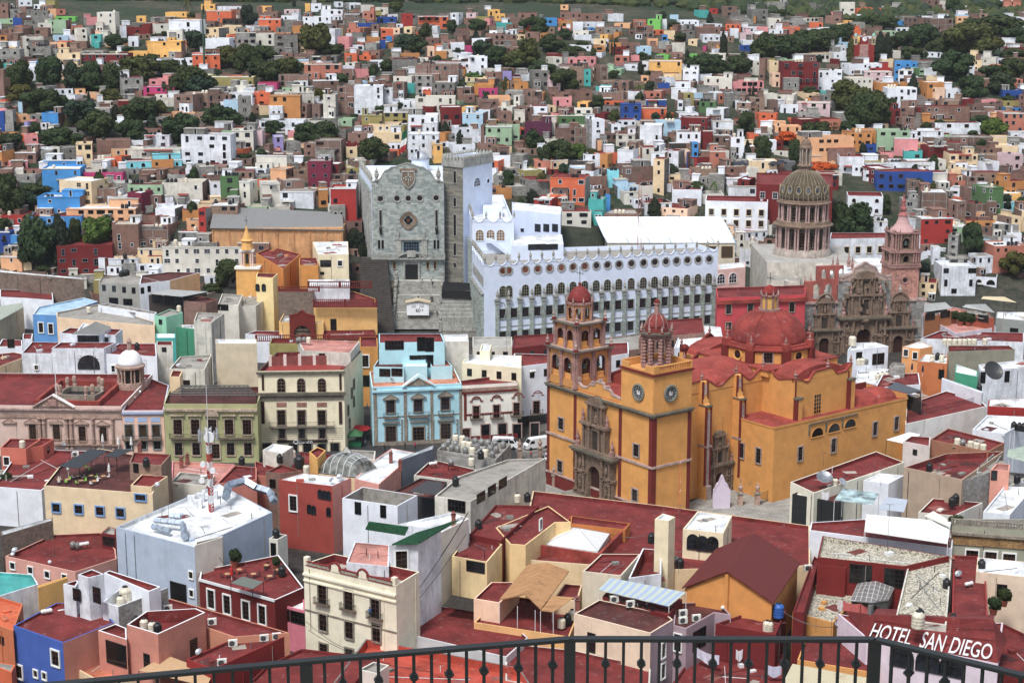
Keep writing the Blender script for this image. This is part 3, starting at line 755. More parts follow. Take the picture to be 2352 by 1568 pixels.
def forest():
 r=random.Random(9);b=MB();ms=[mat('leaf',(40,58,40)),mat('leaf',(50,64,38)),mat('leaf',(34,50,40))];b.ms=ms
 for i in range(9000):
  y=930+(r.random()**1.25)*1900;x=r.uniform(-.34,.34)*y;z=ground(x,y)
  if y>1300:z+=(sin(x*.004+1)*60+sin(x*.011+y*.002)*30+sin(x*.023+y*.006)*14)*sm(1300,2600,y)
  s=r.uniform(2.6,5.0)*(1+(y-930)/1100);n=6;k=r.randrange(3);v0=len(b.v)
  for zz,rr in((-.6,.8),(.35,1.05),(.95,.7),(1.25,.2)):
   for j in range(n):a=2*pi*j/n+r.uniform(-.3,.3);q=s*rr*r.uniform(.75,1.2);b.v.append((x+q*cos(a),y+q*sin(a),z+zz*s*r.uniform(.8,1.1)))
  for t in range(3):
   for j in range(n):j2=(j+1)%n;b.f.append([v0+t*n+j,v0+t*n+j2,v0+(t+1)*n+j2,v0+(t+1)*n+j]);b.m.append(k)
  b.f.append([v0+3*n+j for j in range(n)]);b.m.append(k)
 tag(b.build('far_woodland',loc=(0,1000,90)),'dark green woodland covering the far hills','woodland',None,'stuff')
forest()
DATA={'T1':'''110 285 0 75 W;30 190 85 190 G;235 440 100 230 G a.3;110 260 165 250 b;0 80 30 190 B;445 480 130 195 W;500 690 160 200 v;735 900 160 250 P rR;900 1065 115 340 w a0 rW;1070 1160 240 350 W;1160 1375 255 330 R a0;1240 1340 150 225 Y;1365 1520 155 220 G;1520 1715 115 160 Y;1545 1870 185 385 W a-.2 rW;1380 1545 220 345 w;1895 2145 100 210 O a-.1;2035 2250 175 240 k;1845 2000 40 100 Y;1950 2230 60 100 W;2145 2350 300 470 G;1885 2140 355 500 W rG;1360 1670 380 550 Y a0 rW;1490 1605 345 400 Y a0;1185 1360 475 550 Y a0;1755 2020 500 650 O a.1;740 1180 495 605 R a0 rR;510 735 490 620 C a.1;455 650 390 460 q;655 795 380 450 B;160 390 340 540 w;275 470 430 560 G;440 620 330 390 s;0 160 380 450 W;0 190 455 600 G;310 440 260 340 B;0 100 590 650 t;275 380 565 630 S;840 930 320 430 t;1165 1270 340 430 W;1050 1310 715 890 G a.3;1320 1600 800 910 M a0;1365 1580 730 800 P;1590 1840 870 1050 B a-.35 rW;1880 2330 710 800 y a0;2215 2325 630 710 B;655 780 830 870 q;500 600 770 830 B;600 765 880 930 W;825 960 940 1010 G;165 245 940 1040 s;0 55 1025 1210 b;55 135 1010 1210 G;225 290 1120 1240 L;285 335 1100 1220 P;385 555 1040 1180 S rG;225 365 1240 1340 P rW;0 80 920 1000 O;0 80 720 910 B;1045 1200 1120 1170 W;1265 1350 1120 1190 W;1430 1530 1080 1160 G rW;1330 1560 1240 1360 W;1200 1340 1290 1360 W;1665 2145 1240 1530 W a-.1 rG;2130 2350 1200 1380 w;2170 2310 890 1140 G;670 850 1320 1560 C a.2;850 1190 1290 1440 B;400 710 1470 1568 S;825 1050 1465 1568 O rW;1050 1180 1440 1540 O;1110 1650 1480 1568 c rR;1180 1660 1370 1480 w;0 240 1480 1568 P;130 330 1400 1500 B;380 480 1380 1460 G''','T2':'''40 145 55 120 Y;0 60 60 150 B;260 395 90 140 p;445 500 35 150 Y;500 600 35 110 W;600 800 90 200 W a0;705 800 20 70 W;800 960 30 90 W;890 1080 50 120 w;1090 1215 70 140 w;25 230 175 300 O;230 400 145 200 W;430 690 155 250 W a0;690 790 190 280 B;785 950 130 240 D;1110 1290 160 215 b a0;935 1110 215 270 b a0;1325 1440 130 260 r;1475 1765 150 270 O a.1 rR;1620 1690 240 330 W;1930 2040 120 170 p;2095 2240 90 150 Y;2180 2290 130 195 Y;2100 2190 170 250 P;2190 2350 210 290 t;0 170 310 420 w;170 385 320 500 G a0;185 330 250 320 G;750 880 340 460 P;880 1000 300 400 G;1000 1130 400 480 G;870 990 420 470 W;1060 1140 225 360 B;1190 1250 335 400 S;1130 1190 370 450 b;1190 1260 400 450 o;1335 1420 380 500 q a.3;1250 1350 225 270 W;1410 1560 310 345 O;1830 1960 265 380 B;1770 1915 390 460 W;1915 2040 425 510 M;1640 1780 410 470 O;1645 1775 470 540 o;1550 1640 430 520 u;795 930 490 570 O;945 1110 515 560 O;1225 1500 500 540 o;495 770 515 580 G;1250 1500 545 690 G a-.1;1795 1990 490 560 W;1640 1990 570 650 W;1950 2125 520 650 W a0;440 785 590 720 a a.05;785 885 640 740 B;885 1035 635 715 P;820 930 580 625 w;1035 1170 560 620 W;1000 1250 710 760 B;1460 1880 590 760 B a-.1;20 195 760 850 M a0;200 480 690 800 B;480 755 740 860 B;750 905 790 1040 B a0;905 1170 790 1065 W a0 rW;1170 1255 810 1020 W a0;1255 1415 935 1025 W a0;1465 1620 690 870 G a0;1620 1850 760 900 G a-.1;1465 1830 890 1025 w a0;1255 1385 760 920 B;1385 1460 770 860 t;1850 2035 800 900 B;2035 2220 810 900 M a.1;2260 2350 745 840 o;1835 2010 870 950 B;2015 2230 910 1000 B;2100 2260 660 725 B;2260 2350 660 740 L;2020 2230 730 790 B;130 410 880 1100 o a0 rG;410 515 960 1100 B;515 620 960 1100 B;620 745 870 1100 w;0 130 970 1060 C;30 440 1110 1190 W a0;440 760 1110 1180 w;1525 1680 980 1055 R;1680 1890 985 1170 R a.1 rW;1890 2045 995 1040 Y;1895 2130 1040 1200 s a-.2;2045 2200 1010 1100 W;2200 2350 1030 1120 B;1780 1935 950 985 g;960 1160 1060 1220 y;1160 1400 1030 1150 y;1330 1390 1150 1220 y;1035 1330 1140 1235 C;1065 1340 1220 1390 C a.1;1400 1670 1060 1240 W a0 rW;1400 1680 1230 1450 W a0 rW;1790 1990 1170 1320 W a.2;2065 2110 1150 1330 B;2110 2350 1160 1330 g a0;1680 1790 1220 1320 o;1610 1715 1320 1500 Y a.2;2170 2350 1350 1440 C;0 75 1200 1340 p;140 250 1250 1410 L;290 380 1210 1285 P;140 225 1365 1415 P;545 805 1290 1490 B;545 760 1380 1520 G;810 930 1350 1450 C;1110 1320 1400 1480 B;480 690 1480 1750 n a0;0 320 1430 1568 w;210 420 1500 1568 B''','T3':'''445 525 45 95 q;445 640 110 190 B;640 830 130 200 B;835 1025 130 200 W;55 230 120 180 B;275 415 170 240 S;430 555 195 270 o a.2;560 650 205 290 W;660 760 265 300 S;110 225 240 320 O;0 110 290 330 O;120 260 300 400 B;940 1115 220 260 q;1130 1300 240 360 B;845 1020 250 330 G;1245 1395 180 295 v a-.2;1685 1810 95 165 t;1815 1925 80 130 r;1930 2080 60 160 B;2140 2350 25 100 G;1450 1545 140 180 s;1530 1720 190 240 W;1720 1935 225 265 W;2020 2180 160 240 G;2220 2260 150 215 o;2000 2080 265 350 W;2075 2210 300 370 p;2105 2220 370 420 W;2090 2190 420 470 b;2250 2350 250 320 P;1740 1910 320 400 W;810 935 320 375 Y;935 1020 295 380 o;1245 1340 355 440 q;1380 1430 320 395 S;1455 1570 255 295 o;560 730 320 370 W;500 730 420 465 W;745 850 420 485 o;735 870 490 530 W;905 1050 430 500 R;1135 1280 430 500 s;1310 1500 450 500 B;1860 1980 420 500 Y;1755 1805 430 470 M;320 460 500 540 R;490 770 530 610 P rW;945 1090 515 585 a;1090 1185 510 575 P;1330 1480 505 550 v;1625 1705 500 545 v;1260 1570 560 690 Y a-.08;1570 1740 640 770 W;1190 1260 570 650 W;890 1200 590 650 W;530 660 610 780 T a0;660 725 640 790 t a0;755 880 600 760 B;1185 1255 700 770 q;1340 1500 710 790 W;1460 1500 690 780 Y;1320 1450 775 815 b;1500 1640 750 830 W;1765 2050 715 850 w a-.2 rW;1870 2320 750 865 P a.15 rG;1875 1950 860 950 a;1950 2160 855 985 G a0;2270 2350 540 740 B;820 915 780 850 t;750 820 810 850 t;920 1130 750 860 B;790 1060 850 940 B;1065 1220 840 940 W;160 345 650 820 G;0 80 690 760 m;0 150 760 850 o;100 280 830 990 B;320 445 750 855 p;15 115 880 995 w;375 550 895 975 P;600 745 940 1015 Y;1000 1185 955 1115 b a0 rG;1215 1420 915 1000 b a.1;1185 1435 990 1125 O a-.1;1500 1570 925 1015 W;1590 1690 985 1055 W;1720 1900 935 1050 d a-.15;2070 2260 940 1055 T;245 430 1070 1140 y;430 695 1060 1165 d a0;20 165 1010 1130 w;115 370 1130 1290 m;0 70 1150 1300 g;675 850 1100 1400 W a.3 rW;575 720 1170 1340 B;1175 1405 1150 1370 W a-.15 rW;955 1160 1235 1360 w rR;880 1000 1140 1235 W;1550 1850 1085 1275 R a-.3;1510 1750 1215 1390 W a-.1;1430 1640 1310 1400 k;1640 1710 1310 1455 S;1750 1840 1200 1400 R;1840 2030 1110 1240 W;1790 2020 1000 1105 W;2250 2350 1040 1185 O;2005 2130 1260 1485 W a0 rR;2170 2300 1230 1310 O;1815 1970 1390 1545 a;1850 2020 1240 1340 B;970 1180 1380 1568 W;1280 1500 1400 1568 W;1380 1600 1390 1568 W a-.4 rR;750 875 1290 1420 q;635 810 1420 1545 W;810 930 1420 1568 o;250 515 1475 1568 C rR;510 700 1480 1550 k rW;1600 1640 1400 1568 b;1640 1700 1460 1568 r''','T4':'''0 200 20 130 G;325 460 30 110 G;460 580 45 110 G;365 470 120 160 P;495 615 110 160 P;815 1035 75 150 O;890 985 40 75 k;1030 1260 60 130 G;1280 1470 165 260 B rW;1470 1700 170 290 B;1165 1370 260 300 W;1180 1275 195 235 S;1825 1990 0 70 Y;1990 2170 0 40 W;2170 2350 10 120 a a-.2;2080 2335 350 430 W;2220 2350 400 450 T;260 520 165 210 w rR;380 530 210 270 O;680 775 210 230 Y;150 350 190 260 G;0 150 270 330 W;560 725 420 500 W;590 760 480 560 W;240 580 495 570 w rR;120 460 570 850 R a.05 rR;460 720 650 850 W a-.25;580 660 545 610 R;10 120 560 680 C;25 120 670 800 u;1045 1150 545 625 C;930 1130 625 670 r;885 1150 660 755 p;1155 1220 570 765 S a0;1190 1370 565 645 S a0;1350 1390 630 720 d;1195 1340 640 775 W;1130 1220 470 540 w;1415 1600 480 530 W;1440 1570 630 700 W;1460 1660 710 770 C;1865 1970 555 660 C;1970 2160 530 610 w;1820 1900 600 720 W;1090 1360 810 1000 W a0 rW;1480 1630 805 930 u;1630 1770 820 905 W;2160 2350 830 925 b;2160 2350 925 990 y;2170 2350 990 1045 S;1440 1850 980 1115 B a0;1850 2160 960 1040 B;2150 2350 1040 1225 a;700 970 720 860 w;270 600 945 1065 p a-.2;280 480 1040 1110 G;90 280 960 1045 W;0 90 920 1035 B;350 450 900 960 o;485 610 850 890 t;1020 1210 1000 1145 R rR;1185 1350 1080 1190 B rW;0 110 1045 1155 O;60 300 1160 1290 q;0 75 1290 1400 W;290 795 1265 1500 q a.15 rG;680 990 1220 1405 o a-.2;890 995 1325 1420 b;1000 1320 1200 1410 g a-.1;1160 1400 1270 1445 P;1340 1610 1200 1315 W a0 rW;1530 1950 1130 1250 W a0 rR;970 1110 1140 1205 C;1430 2070 1260 1335 B a0;1640 1900 1320 1420 B rR;2070 2240 1260 1345 C;2100 2350 1340 1435 C;2150 2350 1420 1568 p;1665 1920 1415 1568 C rR;1430 1650 1340 1490 R;1250 1450 1390 1490 t;1030 1150 1400 1490 P;655 900 1440 1600 W rR;890 1110 1500 1600 W;1110 1530 1490 1600 W a0 rW;1500 1640 1470 1568 w;1920 2130 1490 1600 W;1950 2150 1360 1430 B''','T5':'''500 1030 690 975 R a.12 rR d10;755 895 625 740 R a0;905 1000 800 960 W;0 250 790 935 q rP d8 a-.2;1500 2230 700 965 w a0 rG d10;1250 1500 950 1010 W;0 110 560 760 b;900 1030 560 640 G;2080 2350 960 1080 G rG;1840 2000 965 1050 W;30 170 520 600 R;300 500 960 1040 W;375 740 -20 165 S rW;770 1130 15 130 M a0 rR;530 940 100 330 C a-.3 rW;350 740 240 420 S a0 rW;450 540 180 250 S;245 745 425 600 S a.1;55 230 590 755 S;615 1250 350 485 q a0 rW;1180 1500 130 315 g a0;1275 1520 40 125 B rR;1495 1865 110 305 w a0;1170 1370 205 410 n a-.3 rW;985 1175 240 340 W;1425 1650 350 480 W rW;1650 1830 365 460 o rR;1685 1825 460 560 q;1830 1930 350 640 r;2030 2200 50 310 d;2200 2350 100 330 w;1030 1280 495 800 B a.05;1270 1550 540 720 B a0 rR;1300 1545 415 510 B rR;1270 1500 715 860 C;1000 1270 805 940 W a0 rW;1270 1500 855 940 W a0;1640 1840 560 650 G;1880 2000 240 310 B;2020 2150 250 320 B;0 240 410 520 r rR''','T6':'''690 925 160 480 r a0;550 660 170 340 o;220 560 195 350 W a-.1 rG;0 220 120 345 w;690 930 30 170 B a0;2175 2350 160 270 o;2180 2350 40 160 G''','T7':'''0 160 0 60 y;40 200 50 145 G a.3;200 415 40 180 O a-.2 rR;215 300 90 180 B;375 500 30 100 B;500 560 0 90 c;560 740 -20 90 B;400 500 150 270 t a-.2;490 515 130 215 S;560 665 110 180 w rG;640 740 80 170 w rR;740 830 -60 130 C a-.35;260 415 215 290 w rR;115 250 150 225 r;840 1010 100 180 W a-.1 rR;670 840 170 240 W rR;460 660 225 275 B a0;780 990 200 270 u rR;1135 1340 80 140 W a0 rR''','T8':'''0 370 20 90 R a0 rR;510 660 -10 80 R a.3;500 575 0 60 W;570 860 5 110 b a0 rR;420 625 135 240 W a-.15 rR;555 640 265 335 W rW;730 800 50 140 B rG;805 950 115 245 B a-.1;950 1040 160 270 B;1040 1155 175 260 B rR;1100 1235 90 250 d a.25 rG;1195 1310 165 225 c rG;700 790 150 260 G;770 970 250 395 r a.15 rW;1160 1343 395 540 a a.1 rW;1075 1180 450 545 W;905 1085 500 660 W a0 rW;945 1030 340 465 G;1085 1250 560 620 W rW;795 920 590 670 C rR;860 900 400 500 W;1035 1140 30 100 B;960 1040 -10 60 C;1240 1343 120 170 Y rW;1180 1290 280 350 G rW;1255 1343 330 390 W''',}
TREES={'T1':'185 560 830 110 g;460 530 810 120 g;670 590 830 100 b;850 580 830 110 g;1030 600 840 100 g;1280 520 740 160 o;1390 500 610 60 g;1740 190 360 100 g;1800 290 480 90 b;1060 320 450 90 g;1170 430 490 60 g;2100 430 620 130 o;2250 420 690 110 g;1730 620 850 150 g;1700 540 660 25 c cyp;190 780 940 130 o;380 820 1040 150 g;560 880 990 90 g;740 930 1140 150 b;1280 910 1120 150 g;1020 820 940 90 o;900 1030 1280 160 g;560 1180 1360 170 g;1200 1100 1300 120 g;1670 1050 1300 150 g;2030 960 1190 160 g;100 1230 1400 120 b;1790 115 185 70 g;1470 930 1060 70 o;2280 60 250 70 c;1725 0 115 42 o palm;1520 560 700 120 g;820 830 1000 26 c con;2250 1400 1470 70 g bush;330 1120 1230 50 g;1450 310 350 50 g;1540 290 345 50 g;1870 40 130 10 c cyp;760 620 700 90 g;950 760 840 90 g;1800 700 870 140 b;1940 700 820 50 g;1560 780 900 60 g','T2':'560 235 510 150 o;700 410 520 90 g;80 430 570 100 g;110 560 750 130 g;280 540 710 120 o;1390 320 490 110 b;1460 330 490 100 g;1560 220 360 60 g;2050 180 300 100 g;2020 270 370 34 c con;2080 380 570 100 b;2200 430 610 100 g;2290 490 610 90 o;760 680 780 80 g;1190 550 660 70 g;1070 590 720 50 g;1740 1110 1230 50 c con;480 1130 1320 120 g;640 1120 1330 120 g;170 1110 1240 80 g;1080 1270 1490 130 g;1670 510 580 40 g;1870 1200 1340 36 c cyp;1890 755 810 40 g;500 110 160 50 g;620 90 160 40 g;1800 190 310 50 g;2000 670 730 70 y;330 540 700 90 g;0 540 700 80 g;900 1040 1080 40 g bush;1280 20 110 60 o;350 0 60 20 c cyp','T3':'200 160 320 110 g;490 270 360 60 g;140 370 630 140 o;350 320 480 90 g;550 430 540 110 g;60 480 640 130 o;470 640 840 130 g;330 590 700 80 g;975 340 410 50 g;1545 310 405 60 g;1610 450 600 22 c cyp;1760 500 700 150 g;2100 520 700 140 g;2290 370 550 130 g;1180 560 680 32 c cyp;1260 650 710 50 g;1380 110 190 50 g;1815 110 210 35 c con;1940 290 510 38 c cyp;915 370 510 9 c cyp;940 370 510 9 c cyp;190 1190 1380 80 g;440 1290 1480 120 g;600 1320 1480 70 y;300 1340 1490 60 g;2150 1030 1240 80 g;2160 1280 1490 46 c con;2290 1260 1490 80 g;790 880 990 60 g;940 650 720 50 g;2215 770 910 14 c cyp;2185 790 880 10 c cyp;2040 930 990 20 c cyp;1200 480 570 60 g;380 380 480 110 g;250 560 680 90 g;1900 560 700 120 g;650 380 440 60 g;455 230 360 14 c cyp;2330 300 420 60 g;1180 780 850 50 y palm;860 600 640 40 g;1480 200 260 60 g;1160 200 240 60 g','T4':'60 340 530 150 g;220 330 520 150 g;380 280 490 160 g;560 270 450 130 g;660 230 400 110 g;1040 150 280 130 g;900 160 220 60 g;760 340 580 42 o cyp;1020 290 560 55 c cyp;1090 300 560 50 c cyp;1250 290 450 130 g;1440 230 430 130 g;1330 440 570 95 g;1830 210 530 220 o;2150 150 350 200 g;1950 170 310 150 g;1690 470 740 160 g;2080 600 730 120 g;2240 540 740 130 g;2150 680 860 120 b;1870 700 920 130 g;2250 450 550 120 g;760 740 1050 170 o;960 850 1190 140 g;860 880 1200 140 g;1330 670 870 60 c con;430 1130 1270 130 g;600 1100 1260 60 o bare;2070 1090 1260 115 y;1940 1060 1180 80 g;1460 1130 1200 60 g;1880 1200 1260 50 g;160 1210 1310 100 x;240 1290 1510 60 g;520 1480 1575 120 x bush;2200 880 940 70 g;1960 1280 1360 40 g;740 1120 1210 100 g;1200 90 160 40 g;1410 110 160 50 g;1700 0 150 80 g;1960 30 140 60 g;380 800 870 60 g;870 1310 1440 40 c cyp;2110 20 100 50 g;120 90 170 50 g;240 30 110 40 g;1600 330 520 120 g;2000 330 520 140 o;2300 250 420 120 g;460 330 460 120 g','T5':'90 50 420 130 g;330 130 260 130 g;30 440 570 60 g;330 450 900 170 g;560 400 830 100 c cyp;900 440 680 140 y;860 460 700 90 y;400 850 940 60 g bush;2100 820 1060 120 g;1960 1040 1110 80 g;700 450 700 60 g;230 180 340 120 b','T6':'900 530 700 60 c;940 570 730 60 c;120 140 270 50 o bare;980 640 850 40 c bush','T7':'975 60 130 50 g;1060 60 130 22 y palm;1040 200 285 26 g bare;1220 190 280 40 g;1180 235 280 40 g bush','T8':'370 165 350 60 g;470 180 360 90 g;745 725 900 42 c cyp;1070 275 430 55 g;670 60 95 45 g;1310 430 560 75 o;1000 760 830 45 g bush;820 480 540 25 c'}
for q in[(815,1135,330,800),(1060,1665,420,800),(1640,1860,640,760),(1840,2125,390,830),(1780,1910,330,600),(485,790,470,560),(1360,1680,510,600),(1615,2060,425,520),(1958,2012,72,150),(550,640,520,680),(0,190,622,700),(225,470,640,715),(485,640,650,710),(630,870,640,790),(645,820,520,640),(2120,2352,700,760),(1960,2010,60,150)]:RECTS.append(q)
HR=[]
HOUSES=[]
for t,s in DATA.items():
 for row in s.replace('\n','').split(';'):
  v=row.split();a=tv(t,float(v[0]),float(v[2]));b_=tv(t,float(v[1]),float(v[3]));kw={}
  for o in v[5:]:
   if o[0]=='r':kw['roof']=o[1]
   elif o[0]=='d':kw['dep']=float(o[1:])
   elif o[0]=='a':kw['yaw']=float(o[1:])
  HR.append((a[0],b_[0],a[1],b_[1],v[4],kw));RECTS.append((a[0],b_[0],a[1],b_[1]))
for t,s in TREES.items():
 for row in s.split(';'):
  v=row.split();a=tv(t,float(v[0]),float(v[1]));b_=tv(t,0,float(v[2]));sc=TL[t][2]
  tree(a[0],a[1],b_[1],float(v[3])*sc,v[5] if len(v)>5 else 'broad',v[4])
R1=random.Random(11)
for i in range(95):
 vx,vb=R1.uniform(0,2352),R1.uniform(70,500);hw=R1.uniform(7,13)*(.6+vb/500)
 if 815<vx<1140 and vb>330:continue
 tree(vx,vb-hw*R1.uniform(1.7,2.4),vb+2,hw*.8,R1.choice(['broad','broad','broad','cyp','bush']),R1.choice('ggobc'));RECTS.pop()
NMAX=296
FARB=MB()
def fill():
 r=random.Random(5);cand=[];y=700.0
 sky=[(60,24),(110,18),(450,64),(700,44),(900,34),(1100,50),(1400,52),(1600,56),(1764,34),(2000,26),(2400,34)]
 while y>20:
  sc=F*1.0/(ug(1176,y)[1]);x=-30+r.uniform(0,20)
  while x<2380:
   w=r.uniform(5.5,10.5)*sc;h=r.choice([3,3.2,5.5,6,6.2,8.5])*sc*.93;yb=y+r.uniform(-.5,.5)*7*sc/5
   yt=yb-h
   if yb<[q[1] for q in sky if x<=q[0]][0] or(yb>640 and x>480):x+=w;continue
   for q in RECTS:
    if x+w<q[0]+2 or x>q[1]-2:continue
    if q[3]<yb+1:
     if yt<q[3]-3:yt=q[3]-3
    elif q[2]<yt and q[3]>=yb and q[0]<=x and q[1]>=x+w:yt=yb+1
   if yb-yt>2.0*sc:cand.append((x,x+w,yt,yb,r.choice(PALW)))
   x+=w*r.uniform(.8,1.25)
  y-=2.55*sc*r.uniform(.8,1.1)
 return cand
CAND=[q+({},) for q in fill()]
ALLH=[(q,True) for q in HR]+[(q,False) for q in CAND]
ALLH.sort(key=lambda e:-(e[0][1]-e[0][0])*(min(e[0][3],e[0][2]+90)-e[0][2])*(1.15 if e[1] else .6))
R2=random.Random(17)
for i,(q,ex) in enumerate(ALLH):
 kw=dict(q[5])
 if q[3]>395 and ex and 'dep' not in kw:kw['dep']=11
 h=house(*q[:5],rnd=R2,stuff=None if i<NMAX else FARB,**kw);h.rect=q[:4]
 if i<520:HOUSES.append(h)
print('EXPL',len(HR),'CAND',len(CAND))
o=FARB.build('distant_houses',loc=(0,700,40));tag(o,'small brick, grey, white and coloured houses packed between the bigger ones on the hillside','houses',None,'stuff')
R3=random.Random(23);nt=0
for h in HOUSES:
 if R3.random()<.52 and h.W>3:
  k=R3.choice(['black','black','white']);n=R3.choice([1,1,2,3]) if nt<240 else 0
  u=R3.uniform(.7,h.W-.9);w=R3.uniform(.7,max(.8,h.dep*.5))
  for j in range(n):
   if u+j*1.3>h.W-.5:break
   p=h.fl+h.d*(u+j*1.3)+h.nb*w;tank((p.x,p.y,h.rz),k,1.0,lid=False,area=(h.rect[1]-h.rect[0]));nt+=1
 if R3.random()<.2:p=h.fl+h.d*R3.uniform(.5,h.W-.5)+h.nb*h.dep*.5;antenna((p.x,p.y,h.rz),R3.uniform(2.5,4))
ANCH+=[(x,y,s) for x,y,s in[(245,55,'tall cream house with red dome'),(175,62,'pink house by the tall cream house'),(357,115,'big yellow-orange house'),(240,137,'long dark red house'),(472,143,'orange-red house under the green mast'),(366,213,'magenta house with blue bay windows'),(429,240,'brick and orange two-tone house'),(118,277,'blue house among the trees'),(476,345,'white house with two tiers of arches'),(345,381,'sky blue house with red awnings'),(237,385,'orange house by the tall cream one'),(527,189,'olive yellow house with stone wall'),(657,70,'modern grey house with orange balcony'),(732,92,'big round olive tree'),(653,246,'ochre house with six windows'),(848,231,'big white house with stepped roof'),(990,47,'long orange house below the forest'),(1122,36,'bright yellow house at the hill top'),(885,290,'olive house below the white one'),(1040,268,'dark red house with slanted roof'),(1082,206,'magenta house beside brick walls'),(1145,310,'mint green house by the crenellated tower'),(737,395,'crimson house with balconies'),(972,310,'tall white house behind the dome'),(616,202,'hot pink house'),(800,395,'brick house left of the stone facade'),(770,230,'brown three-storey brick house'),(1507,58,'lime green tall house'),(1613,32,'mint house at the hill top'),(1295,30,'brown house under the orange tank'),(1347,178,'narrow teal tower house'),(1530,156,'yellow house with white windows'),(1700,200,'long pink house'),(1450,258,'deep blue balcony house'),(1503,264,'orange house beside the blue one'),(1628,248,'green house with white windows'),(1365,310,'white tower house with black arches'),(1498,315,'big white two-storey house'),(1600,290,'dark red corner house'),(1692,342,'white block with red bands'),(1216,40,'aqua house by the trees'),(1300,278,'dark green house'),(1400,370,'ochre and white corner house'),(1452,370,'white house with brown door'),(1985,110,'red church with the clock'),(1836,178,'big dark red apartment block'),(1910,187,'white house with balconies by the red block'),(2070,165,'tall bright blue house'),(2070,226,'white hotel with balconies'),(1950,240,'big tree below the red church'),(1900,345,'peach hotel with four floors'),(2054,325,'pale green corner house'),(2200,298,'white villa with red awnings'),(2282,292,'bright round green tree'),(2230,225,'pale pink house with blue windows'),(2330,15,'salmon house in the top right corner'),(2000,28,'orange house near the top right'),(2225,95,'wide olive tree on the right'),(2210,360,'cream house with red roof'),(2080,410,'blue house with white windows'),(2330,220,'blue house at the right edge'),(135,465,'bright blue house'),(230,495,'peach house with white roof'),(205,580,'dark red house with small dome'),(290,555,'brick apartment house'),(465,595,'old white factory-like house'),(637,500,'long grey corrugated roof'),(938,500,'grey stone university front'),(1380,640,'long white university wing'),(1525,530,'white arched tent roof'),(1845,470,'stone dome with columns'),(2068,540,'pink bell tower'),(2000,700,'carved stone church front'),(1745,700,'red wall beside the carved church'),(1756,760,'red church dome'),(1330,760,'arcaded bell tower'),(1540,900,'clock tower'),(620,700,'yellow chapel with red arch'),(2150,500,'orange-red house with white roof'),(2250,620,'rooftop restaurant with plants'),(2100,560,'white house behind the pink tower'),(698,930,'cream bank building'),(957,940,'light blue building'),(487,950,'green building'),(140,900,'pale pink palace with the pediment'),(1160,910,'white shop building with red trim'),(350,1280,'big grey-blue box building'),(480,1020,'red and white radio mast'),(820,1340,'cream hotel with balconies'),(700,1160,'red house with arched windows'),(810,1070,'grey vaulted glass roof'),(150,1250,'red flat roof with rusty drums'),(90,1460,'blue house with white windows'),(340,1430,'salmon house with roof pits'),(220,1330,'white stair tower with concrete wall'),(540,1330,'roof terrace with the red parasol'),(1310,1240,'white pyramid skylight'),(1250,1340,'tan fabric shelter roof'),(1420,1340,'striped corrugated roof'),(1700,1300,'large red pitched roof'),(1640,1200,'arched rooftop skylight block'),(1880,1470,'laundry on the line'),(2000,1330,'grey gravel roof'),(2150,1470,'painted hotel roof lettering'),(2180,1400,'tan water tank above the lettering'),(1990,1150,'glass roof terrace'),(2120,1090,'old stone building with red roof strips'),(2060,1200,'white tensioned canopy'),(2250,1230,'carved frieze facade'),(2250,920,'long red terrace roof'),(2250,830,'black mesh dish antenna'),(1100,1040,'roof full of round steel tanks'),(1000,1150,'roofless white walls'),(260,1110,'roof bar with black awnings'),(60,1050,'salmon roof hut')]]
EXPO=1.3
SPLIT[0]=True
def sharedmesh(b,name):
 me=bpy.data.meshes.new(name);me.from_pydata(b.v,[],b.f)
 for m in b.ms:me.materials.append(m)
 me.polygons.foreach_set('material_index',b.m);me.update();return me
PINK=mat('carved',(190,150,142));PINKL=mat('carved',(206,180,172));CARV=mat('carved',(152,130,112));OCH=mat('plaster',(218,160,74));REDR=mat('roof',(160,68,56));REDP=mat('plaster',(122,40,32));REDD=mat('plaster',(92,28,28));LICH=mat('carved',(128,122,108))
_b=MB();_b.lathe((0,0),[(.34,0),(.34,.18),(.16,.28),(.3,.5),(.36,.72),(.2,.95),(.12,1.05),(.2,1.18),(.08,1.45),(.03,1.9)],PINK,8);FIN=sharedmesh(_b,'finial')
_b=MB();_b.box(-.42,.42,-.42,.42,0,.5,REDP);_b.lathe((0,0),[(.34,.5),(.34,.7),(.16,.8),(.3,1.0),(.36,1.2),(.2,1.45),(.12,1.55),(.2,1.7),(.08,1.95),(.03,2.5)],PINKL,8);FINR=sharedmesh(_b,'finial')
_b=MB();_b.lathe((0,0),[(.3,0),(.3,.15),(.14,.25),(.3,.55),(.34,.8),(.22,1.0),(.3,1.1),(.1,1.3),(.02,1.7)],mat('carved',(186,184,176)),8);FING=sharedmesh(_b,'finial')
